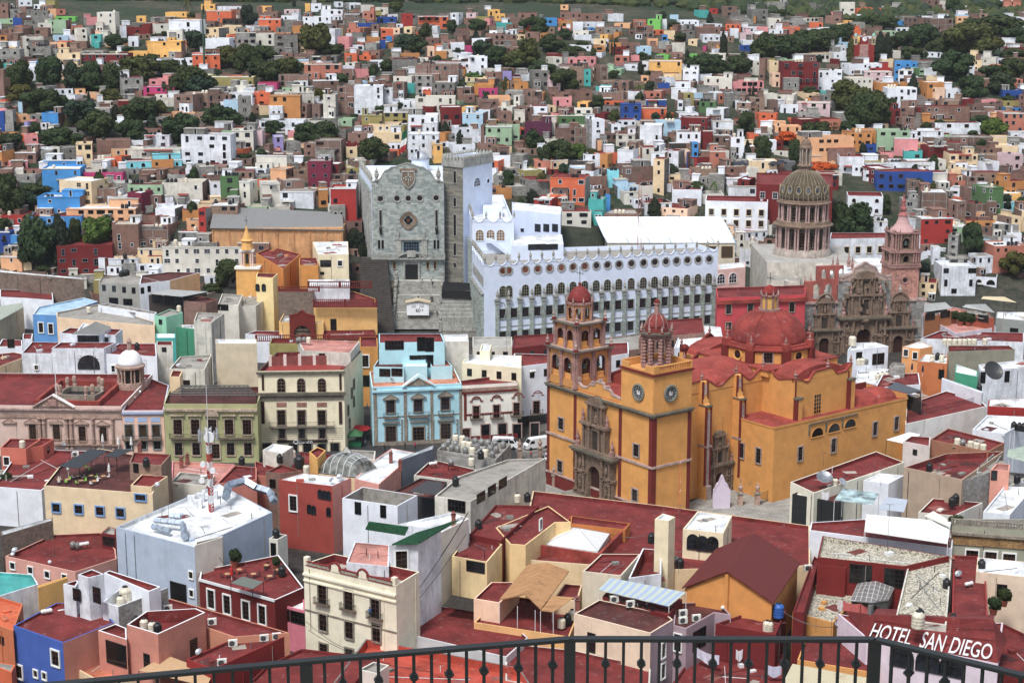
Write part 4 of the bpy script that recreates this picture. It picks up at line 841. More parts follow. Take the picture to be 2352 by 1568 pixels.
def arch_wall(b,u0,u1,z0,z1,ops,th,m,mi=None,seg=8):
 """wall in b's frame, outer face at y=0, with real arched openings ops=[(uc, w, zsill, zspring)]"""
 mi=mi or m;cur=u0
 for uc,w,zs,zp in ops:
  a,c=uc-w/2,uc+w/2
  if a-cur>.02:b.box(cur,a,0,th,z0,z1,m)
  if zs>z0+.01:b.box(a,c,0,th,z0,zs,m)
  r=w/2;P=[(uc-r*cos(pi*i/seg),zp+r*sin(pi*i/seg)) for i in range(seg+1)]
  for(x0,h0),(x1,h1) in zip(P,P[1:]):
   b.face([(x0,0,h0),(x1,0,h1),(x1,0,z1),(x0,0,z1)],m);b.face([(x0,th,h0),(x1,th,h1),(x1,th,z1),(x0,th,z1)],m);b.face([(x0,0,h0),(x0,th,h0),(x1,th,h1),(x1,0,h1)],mi)
  b.face([(a,0,z1),(c,0,z1),(c,th,z1),(a,th,z1)],m)
  b.face([(a-.002,0,zs),(a+.003,th,zs),(a+.003,th,zp),(a+.003,0,zp)],mi);b.face([(c-.003,0,zs),(c-.003,th,zs),(c-.003,th,zp),(c-.003,0,zp)],mi)
  cur=c
 if u1-cur>.02:b.box(cur,u1,0,th,z0,z1,m)
def arch_ring(b,uc,zp,r,t,y,m,seg=10):
 for i in range(seg):
  a0,a1=pi*i/seg,pi*(i+1)/seg;R=r+t;p=[(uc+q*cos(a),zp+q*sin(a)) for q,a in((r,a0),(R,a0),(R,a1),(r,a1))]
  b.face([(x,y,z) for x,z in p],m);b.face([(p[1][0],y,p[1][1]),(p[1][0],0,p[1][1]),(p[2][0],0,p[2][1]),(p[2][0],y,p[2][1])],m)
  b.face([(p[0][0],y,p[0][1]),(p[0][0],0,p[0][1]),(p[3][0],0,p[3][1]),(p[3][0],y,p[3][1])],m)
def wavy(b,pts,z0,y0,y1,m,mc,n=8,cop=.35):
 """parapet with a curved top through (u,z) points, cosine steps between them"""
 S_=[]
 for(a,za),(c,zc) in zip(pts,pts[1:]):
  for i in range(n):
   t=i/n;S_.append((a+(c-a)*t,za+(zc-za)*(1-cos(pi*t))/2))
 S_.append(pts[-1])
 for(a,za),(c,zc) in zip(S_,S_[1:]):
  b.face([(a,y0,z0),(c,y0,z0),(c,y0,zc),(a,y0,za)],m);b.face([(a,y1,z0),(c,y1,z0),(c,y1,zc),(a,y1,za)],mc)
  b.face([(a,y0-.12,za),(c,y0-.12,zc),(c,y1,zc),(a,y1,za)],mc);b.face([(a,y0-.12,za-cop),(c,y0-.12,zc-cop),(c,y0-.12,zc),(a,y0-.12,za)],mc)
  b.face([(a,y0-.12,za-cop),(c,y0-.12,zc-cop),(c,y0,zc-cop),(a,y0,za-cop)],mc)
def barrel(b,x0,x1,yc,r,z0,h,m,n=14,axis='x'):
 P=[(yc-r*cos(pi*i/n),z0+h*sin(pi*i/n)) for i in range(n+1)]
 for(a,za),(c,zc) in zip(P,P[1:]):
  q=[(x0,a,za),(x1,a,za),(x1,c,zc),(x0,c,zc)]
  if axis=='y':q=[(p[1],p[0],p[2]) for p in q]
  b.face(q,m)
 for x in(x0,x1):b.face([(x,a,z) if axis=='x' else(a,x,z) for a,z in P],m)
def balus(b,u0,u1,z0,h,y0,th,m,sp=.42,post=3.2):
 b.box(u0,u1,y0,y0+th,z0,z0+.18,m);b.box(u0,u1,y0-.03,y0+th+.03,z0+h-.2,z0+h,m)
 n=max(1,int((u1-u0)/sp))
 for i in range(n):
  u=u0+(u1-u0)*(i+.5)/n;b.box(u-.07,u+.07,y0+.04,y0+th-.04,z0+.18,z0+h-.2,m);b.box(u-.12,u+.12,y0+.02,y0+th-.02,z0+.3,z0+h*.55,m)
 k=max(1,int((u1-u0)/post))
 for i in range(k+1):
  u=u0+(u1-u0)*i/k;b.box(u-.2,u+.2,y0-.05,y0+th+.05,z0-.01,z0+h+.06,m)
BO,B1,B2=(28,326),(.8,.6),(-.6,.8);BF=(BO[0],BO[1],B1[0],B1[1],B2[0],B2[1])
def bw(a,c,z=0):return(BO[0]+a*B1[0]+c*B2[0],BO[1]+a*B1[1]+c*B2[1],z)
def basilica():
 root=thing('basilica','ochre yellow basilica with red trim, two towers and a large red dome','church',bw(20,15,0));E=36.87
 rz1=atan2(B1[1],B1[0])
 b=MB(BF);b.box(0,10.3,0,34,-1,23,OCH);b.box(10.3,38,7.4,27,-1,23,OCH);b.box(38,55.5,-2,34,-1,24.2,OCH);b.box(29.5,71,-4.7,7.4,-1,16,OCH);b.box(55.5,71,7.4,30,-1,16,OCH);b.box(55.5,60,4,28,16,23.6,OCH)
 b.build('wall',root)
 FA=Fac(bw(0,34),bw(0,0));FS=Fac(bw(0,0),bw(10.3,0));FN=Fac(bw(10.3,7.4),bw(38,7.4));FW=Fac(bw(29.5,7.4),bw(29.5,-4.7));FL=Fac(bw(29.5,-4.7),bw(71,-4.7));FT=Fac(bw(38,-2),bw(55.5,-2));FTW=Fac(bw(38,7.4),bw(38,-2))
 b=MB(BF);b.box(.3,10,10.5,33.7,23,23.12,REDR);b.box(10.3,38,7.9,26.5,22.6,23.1,REDR);b.box(38.3,55.2,-1.7,33.7,23.8,24.22,REDR);b.box(29.9,70.6,-4.3,7.35,15.7,16.05,REDR);b.box(55.6,70.6,7.4,29.6,15.9,16.06,REDR)
 barrel(b,10.4,37,17,8.6,23,3.4,REDR);barrel(b,-1,5.5,46.5,7.6,24.1,2.6,REDR,axis='y');barrel(b,27,33,46.5,7.6,24.1,2.6,REDR,axis='y');barrel(b,55.6,60.2,17,9,23.4,2.4,REDR)
 b.lathe((61,1),[(4.6,16),(4.2,17),(3,17.9),(1.2,18.4),(.2,18.5)],REDR,20);b.lathe((67,.6),[(4.4,16),(4,17),(2.9,17.8),(1.2,18.2),(.2,18.3)],REDR,20)
 b.build('roof',root,smooth=False)
 b=FA.mb()
 for u0,u1 in((0,.8),(9.1,9.95),(23.7,24.6),(33,34)):b.box(u0,u1,-.12,0,1.2,22.4,REDP)
 b.box(-.1,34.1,-.2,0,-.5,3.0,REDP);b.box(-.15,34.15,-.34,0,3.0,3.35,PINKL);b.box(-.15,34.15,-.32,0,11.6,12.05,PINKL);b.box(-.3,34.3,-.75,0,22.5,22.85,LICH);b.box(-.2,34.2,-.45,0,22.1,22.5,LICH)
 b.build('trim',root)
 b=FS.mb()
 for u0,u1 in((.0,1.0),(9.4,10.3)):b.box(u0,u1,-.121,0,1.2,22.4,REDP)
 b.box(-.32,10.5,-.33,0,11.605,12.045,PINKL);b.box(-.3,10.6,-.76,0,22.505,22.845,LICH);b.box(-.2,10.5,-.46,0,22.105,22.5,LICH);b.box(-.1,10.3,-.21,0,-.5,1.2,mat('carved',(170,150,138)))
 b.build('trim',root)
 b=FA.mb();wavy(b,[(9.8,24.9),(11.2,24.2),(13,24.3),(14,25.2),(15.4,25.3),(16,26.2),(18,26.2),(18.6,25.3),(20,25.2),(21.2,24.3),(23.6,24.1),(24.7,24.6)],22.8,.35,.9,OCH,PINKL);b.build('parapet',root)
 for u in(9.9,14.6,17,19.4):z=25.2 if u!=17 else 26.1;o=FA.mb();o.box(u-.35,u+.35,.2,1,z-.2,z+.55,PINKL);o.build('parapet_block',root)
 R=Blk();R.root=root;R.f=[FA,FS,FN,FW,FL,FT,FTW]
 SW=mat('carved',(186,170,164))
 wl(R,0,'U3','450 760 440 1150 1135 1003 1122 1410',1.6,2.5,'s',SW,GLD)
 wl(R,3,'U3','2095 1005 2250 1052',1.3,3.2,'s',SW,GLD);wl(R,4,'U4','292 1033 595 957 973 807 1168 757',1.3,3.0,'s',SW,GLD)
 for x,y in((450,832),(602,792),(748,752)):
  u,z=FL.px(*tv('U4',x,y));addwin(root,FL,u,z-.1,3.6,1.9,'afx',OCH,GLD)
 wl(R,5,'U4','450 580',2.0,4.2,'f',OCH,GLD);u,z=FTW.px(*tv('U3',2185,600));addwin(root,FTW,u,19.5,1.8,3.8,'f',OCH,GLD)
 u,z=FN.px(*tv('U3',1635,750));addwin(root,FN,2.2,16.5,1.2,4.6,'s',SW,REDD)
 b=FN.mb();z0=22.9;f1,f2,f3=9.8,19.7,27.5
 wavy(b,[(0,24.4),(f1-.8,25.6),(f1+.8,25.6),((f1+f2)/2,23.7),(f2-.8,25.6),(f2+.8,25.6),((f2+f3)/2,23.8),(f3,25.8)],z0,-.1,.5,OCH,REDR)
 b.build('parapet',root)
 for u in(f1,f2):
  b=FN.mb()
  pr=[(0,25.5),(1.0,25.2),(1.15,22),(1.5,20.8),(2.1,20.3),(2.3,19.2),(2.3,3.2),(2.9,3.0),(2.9,-1),(0,-1)]
  for s_,mm in((-.75,OCH),(.75,OCH)):b.face([(u+s_,-y,z) for y,z in pr],mm)
  for(ya,za),(yb_,zb_) in zip(pr,pr[1:-1]):b.face([(u-.74,-ya,za),(u+.74,-ya,za),(u+.74,-yb_,zb_),(u-.74,-yb_,zb_)],OCH if zb_>4 else SW)
  b.box(u-.8,u-.5,-1.25,-.9,20.8,25.4,REDP);b.box(u+.5,u+.8,-1.25,-.9,20.8,25.4,REDP);b.box(u-.82,u-.45,-2.42,-2.0,3.2,20.2,REDP);b.box(u+.45,u+.82,-2.42,-2.0,3.2,20.2,REDP)
  b.box(u-.85,u+.85,-2.6,0,20.2,20.5,LICH);b.box(u-.85,u+.85,-2.6,0,11.5,11.9,SW);b.box(u-.35,u+.35,-1.2,0,22.6,24.6,PINKL);b.build('buttress',root)
 b=FT.mb()
 wavy(b,[(-.3,25.0),(1.2,24.9),(3.8,23.9),(6.2,25.9),(11,26.1),(13,24.5),(15.4,24.6),(17.6,26)],24.1,0,.5,OCH,REDR);b.build('parapet',root)
 b=FTW.mb();wavy(b,[(0,26),(1.4,25.9),(4.6,24.2),(8.2,24.9),(9.4,25)],24.1,0,.5,OCH,REDR);b.build('parapet',root)
 for fc,u,z1,d in((FT,.6,20.5,1.1),(FT,16.9,22.4,1.0)):
  b=fc.mb();b.box(u-.8,u+.8,-d,0,16,z1,OCH);b.box(u-.95,u+.95,-d-.15,0,z1,z1+.4,LICH);b.box(u-.82,u-.5,-d-.04,0,16,z1,REDP);b.box(u-.55,u-.3,-.2,0,z1+.4,24.4,REDP);b.build('buttress',root)
 b=FL.mb();b.box(-.1,41.7,-.1,.45,16,16.5,OCH,REDR);b.box(41,41.5,0,11.5,16,17.3,OCH,REDR);b.box(26.2,41.5,11.9,12.3,16,17.6,REDP)
 for x in(450,602,748):
  u,z=FL.px(*tv('U4',x,740));b.box(u-2.2,u+2.2,-.3,0,15.2,15.45,LICH);b.box(u-2.6,u-2.3,-.2,0,13,15.4,LICH)
 b.build('parapet',root)
 b=FW.mb();b.box(0,12.1,-.1,.45,16,16.35,OCH,REDR);b.build('parapet',root)
 b=MB(BF)
 for yy in(33.4,):
  f2_=Fac(bw(38,yy),bw(55.5,yy));c=f2_.mb();wavy(c,[(0,26),(2,24.8),(6,26.2),(8.7,27.6),(11,26.2),(15,24.8),(17.5,26)],24.1,0,.5,REDP,REDR);c.build('parapet',root)
 fx=Fac(bw(55.2,-1.5),bw(55.2,33.5));c=fx.mb();wavy(c,[(0,26),(3,24.8),(9,25),(12,26.6),(17,28.2),(22,26.6),(26,25),(32,24.8),(35,26)],24.1,-.4,.1,REDP,REDR);c.build('parapet',root)
 fx=Fac(bw(10.5,26.8),bw(38,26.8));c=fx.mb();wavy(c,[(0,24.4),(9,25.6),(14,23.7),(19,25.6),(23,23.8),(27.5,25.6)],22.9,0,.5,REDP,REDR);c.build('parapet',root)
 for a,c,z in((10.3+f1,7.5,25.6),(10.3+f2,7.5,25.6),(38,7.4,25.9),(38.3,-1.8,25),(48,-1.9,26.1),(55.3,-1.8,26),(38.2,33.5,26),(55.3,33.5,26),(46.8,33.5,27.5),(55.3,16,28),(10.3+9,27,25.6),(10.3+19,27,25.6),(34,28,24),(61,14,23.7)):
  part('finial',FIN,root,bw(a,c,z),0,(1.1,1.1,1.05))
 b=MB();p=bw(36,30,24.5);b.lathe(p[:2],[(.5,23),(.4,25),(.25,25.1),(.7,25.6),(.95,26.2),(.7,26.8),(.1,27.1)],REDP,12);b.build('ball_finial',root,smooth=True)
 portal(root,FA,17,1.2,1.0);
 u,z=FN.px(*tv('U3',1880,1085));portal(root,FN,u,0.2,.62)
 b=FA.mb();b.box(9,25,-3.2,0,-.2,1.15,mat('pave',(150,146,138)));b.box(8,26,-4.4,-3.2,-.2,.6,mat('pave',(150,146,138)));b.build('steps',root)
 dc=bw(48,16);m8=[(48+9.3/cos(pi/8)*cos(pi/8+pi*i/4),16+9.3/cos(pi/8)*sin(pi/8+pi*i/4)) for i in range(8)]
 dr=part_root=root
 b=MB(BF);b.box(37.2,58.8,5.2,26.8,24,25.4,OCH,REDR);b.box(36.9,59.1,4.9,27.1,25.35,25.65,REDR);b.prism(m8,25.3,28.4,OCH);b.prism(m8,25.2,25.9,REDP) if False else None
 drum=b.build('drum',root)
 b=MB(BF);o8=inset(m8,-.55);b.prism(o8,28.4,28.85,REDR);b.prism(inset(m8,-.3),28.1,28.4,REDP);b.prism(inset(m8,.1),28.85,29.3,REDR)
 for x,y in m8:
  v=Vector((x-48,y-16)).normalized();q=Vector((x,y))-v*.35
  a=atan2(v.y,v.x);P4=[(q.x+cos(a+k)*1.35,q.y+sin(a+k)*1.35) for k in(pi/4,3*pi/4,5*pi/4,7*pi/4)];b.prism(P4,25.3,28.35,REDP);P5=[(q.x+cos(a+k)*1.15,q.y+sin(a+k)*1.15) for k in(pi/4,3*pi/4,5*pi/4,7*pi/4)];b.prism(P5,28.8,30,REDR)
 b.build('cornice',root)
 for i in range(8):
  j=(i+1)%8;fc=Fac(bw(*m8[i]),bw(*m8[j]));mid=fc.L/2
  if i%2==1:
   me=MB(fc.fr);n=16;R_=1.5
   me.face([(mid+.9*cos(2*pi*k/n),-.05,26.9+.9*sin(2*pi*k/n)) for k in range(n)],GLD)
   for k in range(n):
    a0,a1=2*pi*k/n,2*pi*(k+1)/n;me.face([(mid+.9*cos(a0),-.06,26.9+.9*sin(a0)),(mid+.9*cos(a1),-.06,26.9+.9*sin(a1)),(mid+1.3*cos(a1),-.3,26.9+1.3*sin(a1)),(mid+1.3*cos(a0),-.3,26.9+1.3*sin(a0))],OCH)
    me.face([(mid+1.55*cos(a0),-.02,26.9+1.55*sin(a0)),(mid+1.55*cos(a1),-.02,26.9+1.55*sin(a1)),(mid+1.3*cos(a1),-.3,26.9+1.3*sin(a1)),(mid+1.3*cos(a0),-.3,26.9+1.3*sin(a0))],OCH)
   me.box(mid-.03,mid+.03,-.09,-.05,26.05,27.75,BRN);me.box(mid-.85,mid+.85,-.09,-.05,26.87,26.93,BRN);me.build('window',root)
  else:addwin(root,fc,mid,26.9,1.9,2.2,'s',SW,GLD)
 for x,y in m8:
  v=Vector((x-48,y-16)).normalized();p=bw(x-v.x*.35,y-v.y*.35,30);part('finial',FIN,root,p,0,(.95,.95,.9))
 b=MB(BF);r,h=8.55,6.9;pr=[(r*cos(a),29.0+h*sin(a)) for a in[pi/2*i/12 for i in range(12)]]+[(.9,35.88)];b.lathe((48,16),pr,mat('roof',(146,58,50)),40)
 dm=b.build('dome',root,smooth=True)
 b=MB(BF)
 for i in range(8):
  a=pi/8+pi*i/4;q=[Vector((48+(rr+.03)*cos(a),16+(rr+.03)*sin(a),z)) for rr,z in pr]
  for s_,t_ in zip(q,q[1:]):b.tube(s_,t_,.11,mat('roof',(146,58,50)),5)
 b.build('rib',root)
 b=MB(BF);L=[(48+1.75*cos(pi/8+pi*i/4),16+1.75*sin(pi/8+pi*i/4)) for i in range(8)];b.prism(inset(L,-.7),35.5,36.1,PINK);b.prism(L,36.1,38.8,mat('oldplaster',(222,196,110)));b.prism(inset(L,-.4),38.8,39.2,PINK)
 for x,y in L:v=Vector((x-48,y-16));b.lathe((48+v.x*1.08,16+v.y*1.08),[(.24,36.1),(.2,38.8)],PINK,6)
 for i in range(8):
  j=(i+1)%8;x,y=(L[i][0]+L[j][0])/2,(L[i][1]+L[j][1])/2;v=Vector((x-48,y-16)).normalized();w_=Vector((-v.y,v.x))*.42;x+=v.x*.03;y+=v.y*.03
  b.face([(x-w_.x,y-w_.y,36.3),(x+w_.x,y+w_.y,36.3),(x+w_.x,y+w_.y,38.1),(x,y,38.5),(x-w_.x,y-w_.y,38.1)],mat('plaster',(216,172,80)))
 b.build('lantern',root);b=MB(BF);b.lathe((48,16),[(1.55,39.2),(1.5,39.8),(1.15,40.6),(.6,41.1),(.1,41.25)],mat('roof',(150,50,42)),16);b.build('lantern_cap',root,smooth=True)
 for x,y in L:v=Vector((x-48,y-16));part('finial',FINR,root,bw(48+v.x*1.15,16+v.y*1.15,38.9),0,(.55,.55,.55))
 cross(root,bw(48,16,41.2),2.6)
 bell_tower(root);clock_tower(root,FA,FS)
 return root
def cross(root,p,h,s=1):
 b=MB();m=mat('metal',(58,56,56));x,y,z=p;b.tube(p,(x,y,z+h),.06*s,m,5);dx,dy=B2;w=h*.3
 b.tube((x-dx*w,y-dy*w,z+h*.62),(x+dx*w,y+dy*w,z+h*.62),.06*s,m,5)
 for t,u in((0,h),(-w,h*.62),(w,h*.62)):
  for a in range(6):b.tube((x+dx*t,y+dy*t,z+u),(x+dx*(t+.22*cos(a)),y+dy*(t+.22*cos(a)),z+u+.22*sin(a)),.035*s,m,4)
 for a in range(8):b.tube((x,y,z+h*.62),(x+dx*.5*w*cos(a*pi/4),y+dy*.5*w*cos(a*pi/4),z+h*.62+.5*w*sin(a*pi/4)),.03*s,m,4)
 b.build('cross',root)
def column(b,u,y,z0,z1,r,m):
 h=z1-z0;pr=[(r*1.5,z0),(r*1.5,z0+.2),(r*1.1,z0+.3),(r*1.1,z0+h*.3),(r*1.3,z0+h*.33),(r,z0+h*.36),(r*.95,z0+h*.8),(r*1.25,z0+h*.83),(r*.95,z0+h*.86),(r,z1-.35),(r*1.4,z1-.2),(r*1.5,z1)]
 b.lathe((u,y),pr,m,8)
def portal(root,fc,uc,z0,s):
 b=fc.mb();m=CARV;X=lambda v:uc+v*s;Z=lambda v:z0+v*s
 def bx(a,c,d,z1,z2,mm=m,y=0):b.box(X(a),X(c),-d*s,y,Z(z1),Z(z2),mm)
 for a,c in((-6.0,-2.3),(2.3,6.0)):bx(a,c,1.0,0,9.2)
 bx(-6.4,-2.0,1.35,0,1.0);bx(2.0,6.4,1.35,0,1.0);bx(-6.4,-2.2,1.3,4.9,5.4);bx(2.2,6.4,1.3,4.9,5.4)
 r=1.85*s;zs=Z(5.2);n=10
 P=[(X(0)-r*cos(pi*i/n),zs+r*sin(pi*i/n)) for i in range(n+1)]
 b.box(X(-2.3),X(0)-r,-s*1.0,0,Z(0),Z(9.2),m);b.box(X(0)+r,X(2.3),-s*1.0,0,Z(0),Z(9.2),m)
 for(x0,h0),(x1,h1) in zip(P,P[1:]):b.face([(x0,-s,h0),(x1,-s,h1),(x1,-s,Z(9.2)),(x0,-s,Z(9.2))],m);b.face([(x0,-s,h0),(x0,0,h0),(x1,0,h1),(x1,-s,h1)],m)
 for u in(-5.4,-3.0,3.0,5.4):column(b,X(u),-1.35*s,Z(1.0),Z(4.9),.3*s,m);column(b,X(u),-1.35*s,Z(5.4),Z(9.2),.3*s,m)
 for u in(-4.2,4.2):
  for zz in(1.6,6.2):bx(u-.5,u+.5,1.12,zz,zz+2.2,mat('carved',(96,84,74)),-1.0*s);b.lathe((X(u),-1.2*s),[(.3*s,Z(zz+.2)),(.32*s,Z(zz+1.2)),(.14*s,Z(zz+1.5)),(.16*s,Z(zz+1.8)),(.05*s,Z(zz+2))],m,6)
 bx(-6.7,6.7,1.7,9.2,9.7);bx(-7.0,7.0,2.1,9.7,10.15,LICH);bx(-6.6,6.6,1.6,10.15,10.5)
 for a,c in((-3.9,-1.1),(1.1,3.9)):bx(a,c,.8,10.5,15.6)
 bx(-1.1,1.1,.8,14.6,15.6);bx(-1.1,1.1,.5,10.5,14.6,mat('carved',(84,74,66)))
 for u in(-3.5,-1.6,1.6,3.5):column(b,X(u),-1.1*s,Z(10.5),Z(15.6),.26*s,m)
 bx(-4.4,-.9,1.5,15.6,16.1);bx(.9,4.4,1.5,15.6,16.1);bx(-1,1,1.2,15.6,16.0)
 for u in(-5.6,5.6):b.lathe((X(u),-.8*s),[(.55*s,Z(10.4)),(.55*s,Z(11.4)),(.3*s,Z(11.6)),(.45*s,Z(12.3)),(.2*s,Z(13)),(.05*s,Z(14))],PINK,8)
 for u in(-3.9,3.9):b.lathe((X(u),-.8*s),[(.4*s,Z(16)),(.4*s,Z(16.8)),(.25*s,Z(17)),(.35*s,Z(17.7)),(.15*s,Z(18.4)),(.04*s,Z(19))],PINK,8)
 for a,c in((-2.6,-.8),(.8,2.6)):bx(a,c,.7,16.1,20)
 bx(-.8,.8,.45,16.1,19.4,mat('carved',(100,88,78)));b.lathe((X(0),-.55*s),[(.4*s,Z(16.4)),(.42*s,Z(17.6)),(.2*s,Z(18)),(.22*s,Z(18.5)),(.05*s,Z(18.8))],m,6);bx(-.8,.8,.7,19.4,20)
 for u in(-2.2,-1.1,1.1,2.2):column(b,X(u),-.95*s,Z(16.1),Z(20),.2*s,m)
 bx(-3.1,3.1,1.2,20,20.4);
 for i in range(8):
  a0,a1=pi*i/8,pi*(i+1)/8;b.face([(X(0),-s,Z(20.4)),(X(2.4*cos(a0)),-s,Z(20.4+1.6*sin(a0))),(X(2.4*cos(a1)),-s,Z(20.4+1.6*sin(a1)))],m);b.face([(X(2.4*cos(a0)),-s,Z(20.4+1.6*sin(a0))),(X(2.4*cos(a0)),0,Z(20.4+1.6*sin(a0))),(X(2.4*cos(a1)),0,Z(20.4+1.6*sin(a1))),(X(2.4*cos(a1)),-s,Z(20.4+1.6*sin(a1)))],LICH)
 p=b.build('portal',root)
 addwin(root,fc,uc,z0+3.55*s,3.7*s,7.1*s,'afx',CARV,mat('plaster',(66,36,28)),'door')
def bell_tower(root):
 cx,cy=4.6,29.0
 def tier(hf,z0,z1,n,ow,zs,zp,pil):
  P4=[(cx-hf,cy-hf),(cx+hf,cy-hf),(cx+hf,cy+hf),(cx-hf,cy+hf)];b=MB(BF)
  for i in range(4):
   q0,q1=P4[i],P4[(i+1)%4];fc=Fac(bw(*q0),bw(*q1));c=fc.mb();L=fc.L
   ops=[(L*(k+.5)/n*.86+L*.07,ow,zs,zp) for k in range(n)]
   arch_wall(c,0,L-.9,z0,z1-.5,ops,.9,mat('plaster',(206,150,70)),REDD)
   for u in[.35]+[L*.07+L*.86*k/n for k in range(1,n)]+[L-.35]:
    c.box(u-.38,u+.38,-.28,0,z0,z1-.5,PINK);c.box(u-.5,u+.5,-.4,0,z0,z0+.4,PINK);c.box(u-.5,u+.5,-.4,0,z1-1.1,z1-.5,PINK)
   for(uc,w,a_,zp_) in ops:
    arch_ring(c,uc,zp_,w/2,.28,-.15,PINK);c.box(uc-w/2-.28,uc-w/2,-.15,0,a_,zp_,PINK);c.box(uc+w/2,uc+w/2+.28,-.15,0,a_,zp_,PINK);c.box(uc-w/2,uc+w/2,.3,.6,a_,a_+1.0,OCH)
   c.box(0,L,-.5,1.0,z1-.5,z1-.2,PINK);c.box(-.55,L+.55,-.85,1.0,z1-.2,z1,LICH);c.build('bell_stage',root)
  b=MB(BF);b.box(cx-hf+.1,cx+hf-.1,cy-hf+.1,cy+hf-.1,z1-.1,z1+.02,PINKL);b.box(cx-hf+1,cx+hf-1,cy-hf+1,cy+hf-1,z0,z0+.1,REDD);b.build('floor',root)
  for dx,dy in((-1,-1),(1,-1),(1,1),(-1,1)):part('finial',FINR,root,bw(cx+dx*(hf+.1),cy+dy*(hf+.1),z1),0,(1,1,1.05))
 tier(4.7,23.2,31.2,2,2.4,25.0,28.3,1);tier(3.75,31.2,36.7,2,2.0,31.8,34.2,1)
 bm=MB();bm.lathe((0,0),[(.62,0),(.5,.15),(.38,.6),(.3,.85),(.08,.95)],mat('metal',(70,84,80)),12);bm=sharedmesh(bm,'bell')
 for x,y,z in((-3.9,1.9,27.3),(-3.9,-1.9,27.3),(-1.9,-3.9,27.3),(1.9,-3.9,27.3)):part('bell',bm,root,bw(cx+x,cy+y,z))
 b=MB(BF);R_=2.75;m8=[(cx+R_*cos(pi/8+pi*i/4),cy+R_*sin(pi/8+pi*i/4)) for i in range(8)]
 b.prism(m8,36.7,37.0,PINK)
 for i in range(8):
  fc=Fac(bw(*m8[i]),bw(*m8[(i+1)%8]));c=fc.mb();L=fc.L;arch_wall(c,0,L,36.9,40.3,[(L/2,1.15,37.1,39.1)],.4,mat('plaster',(206,150,70)),REDD);arch_ring(c,L/2,39.1,.57,.18,-.08,PINK,8);c.box(-.2,.2,-.2,.1,36.9,40.3,PINK);c.build('bell_stage',root)
 b.prism(inset(m8,-.35),40.3,40.75,PINK);b.build('cornice',root)
 b=MB(BF);b.lathe((cx,cy),[(2.5,40.7),(2.48,41.3),(2.2,42.3),(1.6,43.2),(.8,43.8),(.3,44.0),(.3,44.3),(.4,44.5),(.1,44.8)],mat('roof',(134,48,46)),24);b.build('cupola',root,smooth=True)
 for x,y in m8:v=Vector((x-cx,y-cy));part('finial',FINR,root,bw(cx+v.x*1.05,cy+v.y*1.05,40.6),0,(.5,.5,.6))
 cross(root,bw(cx,cy,44.7),3.2)
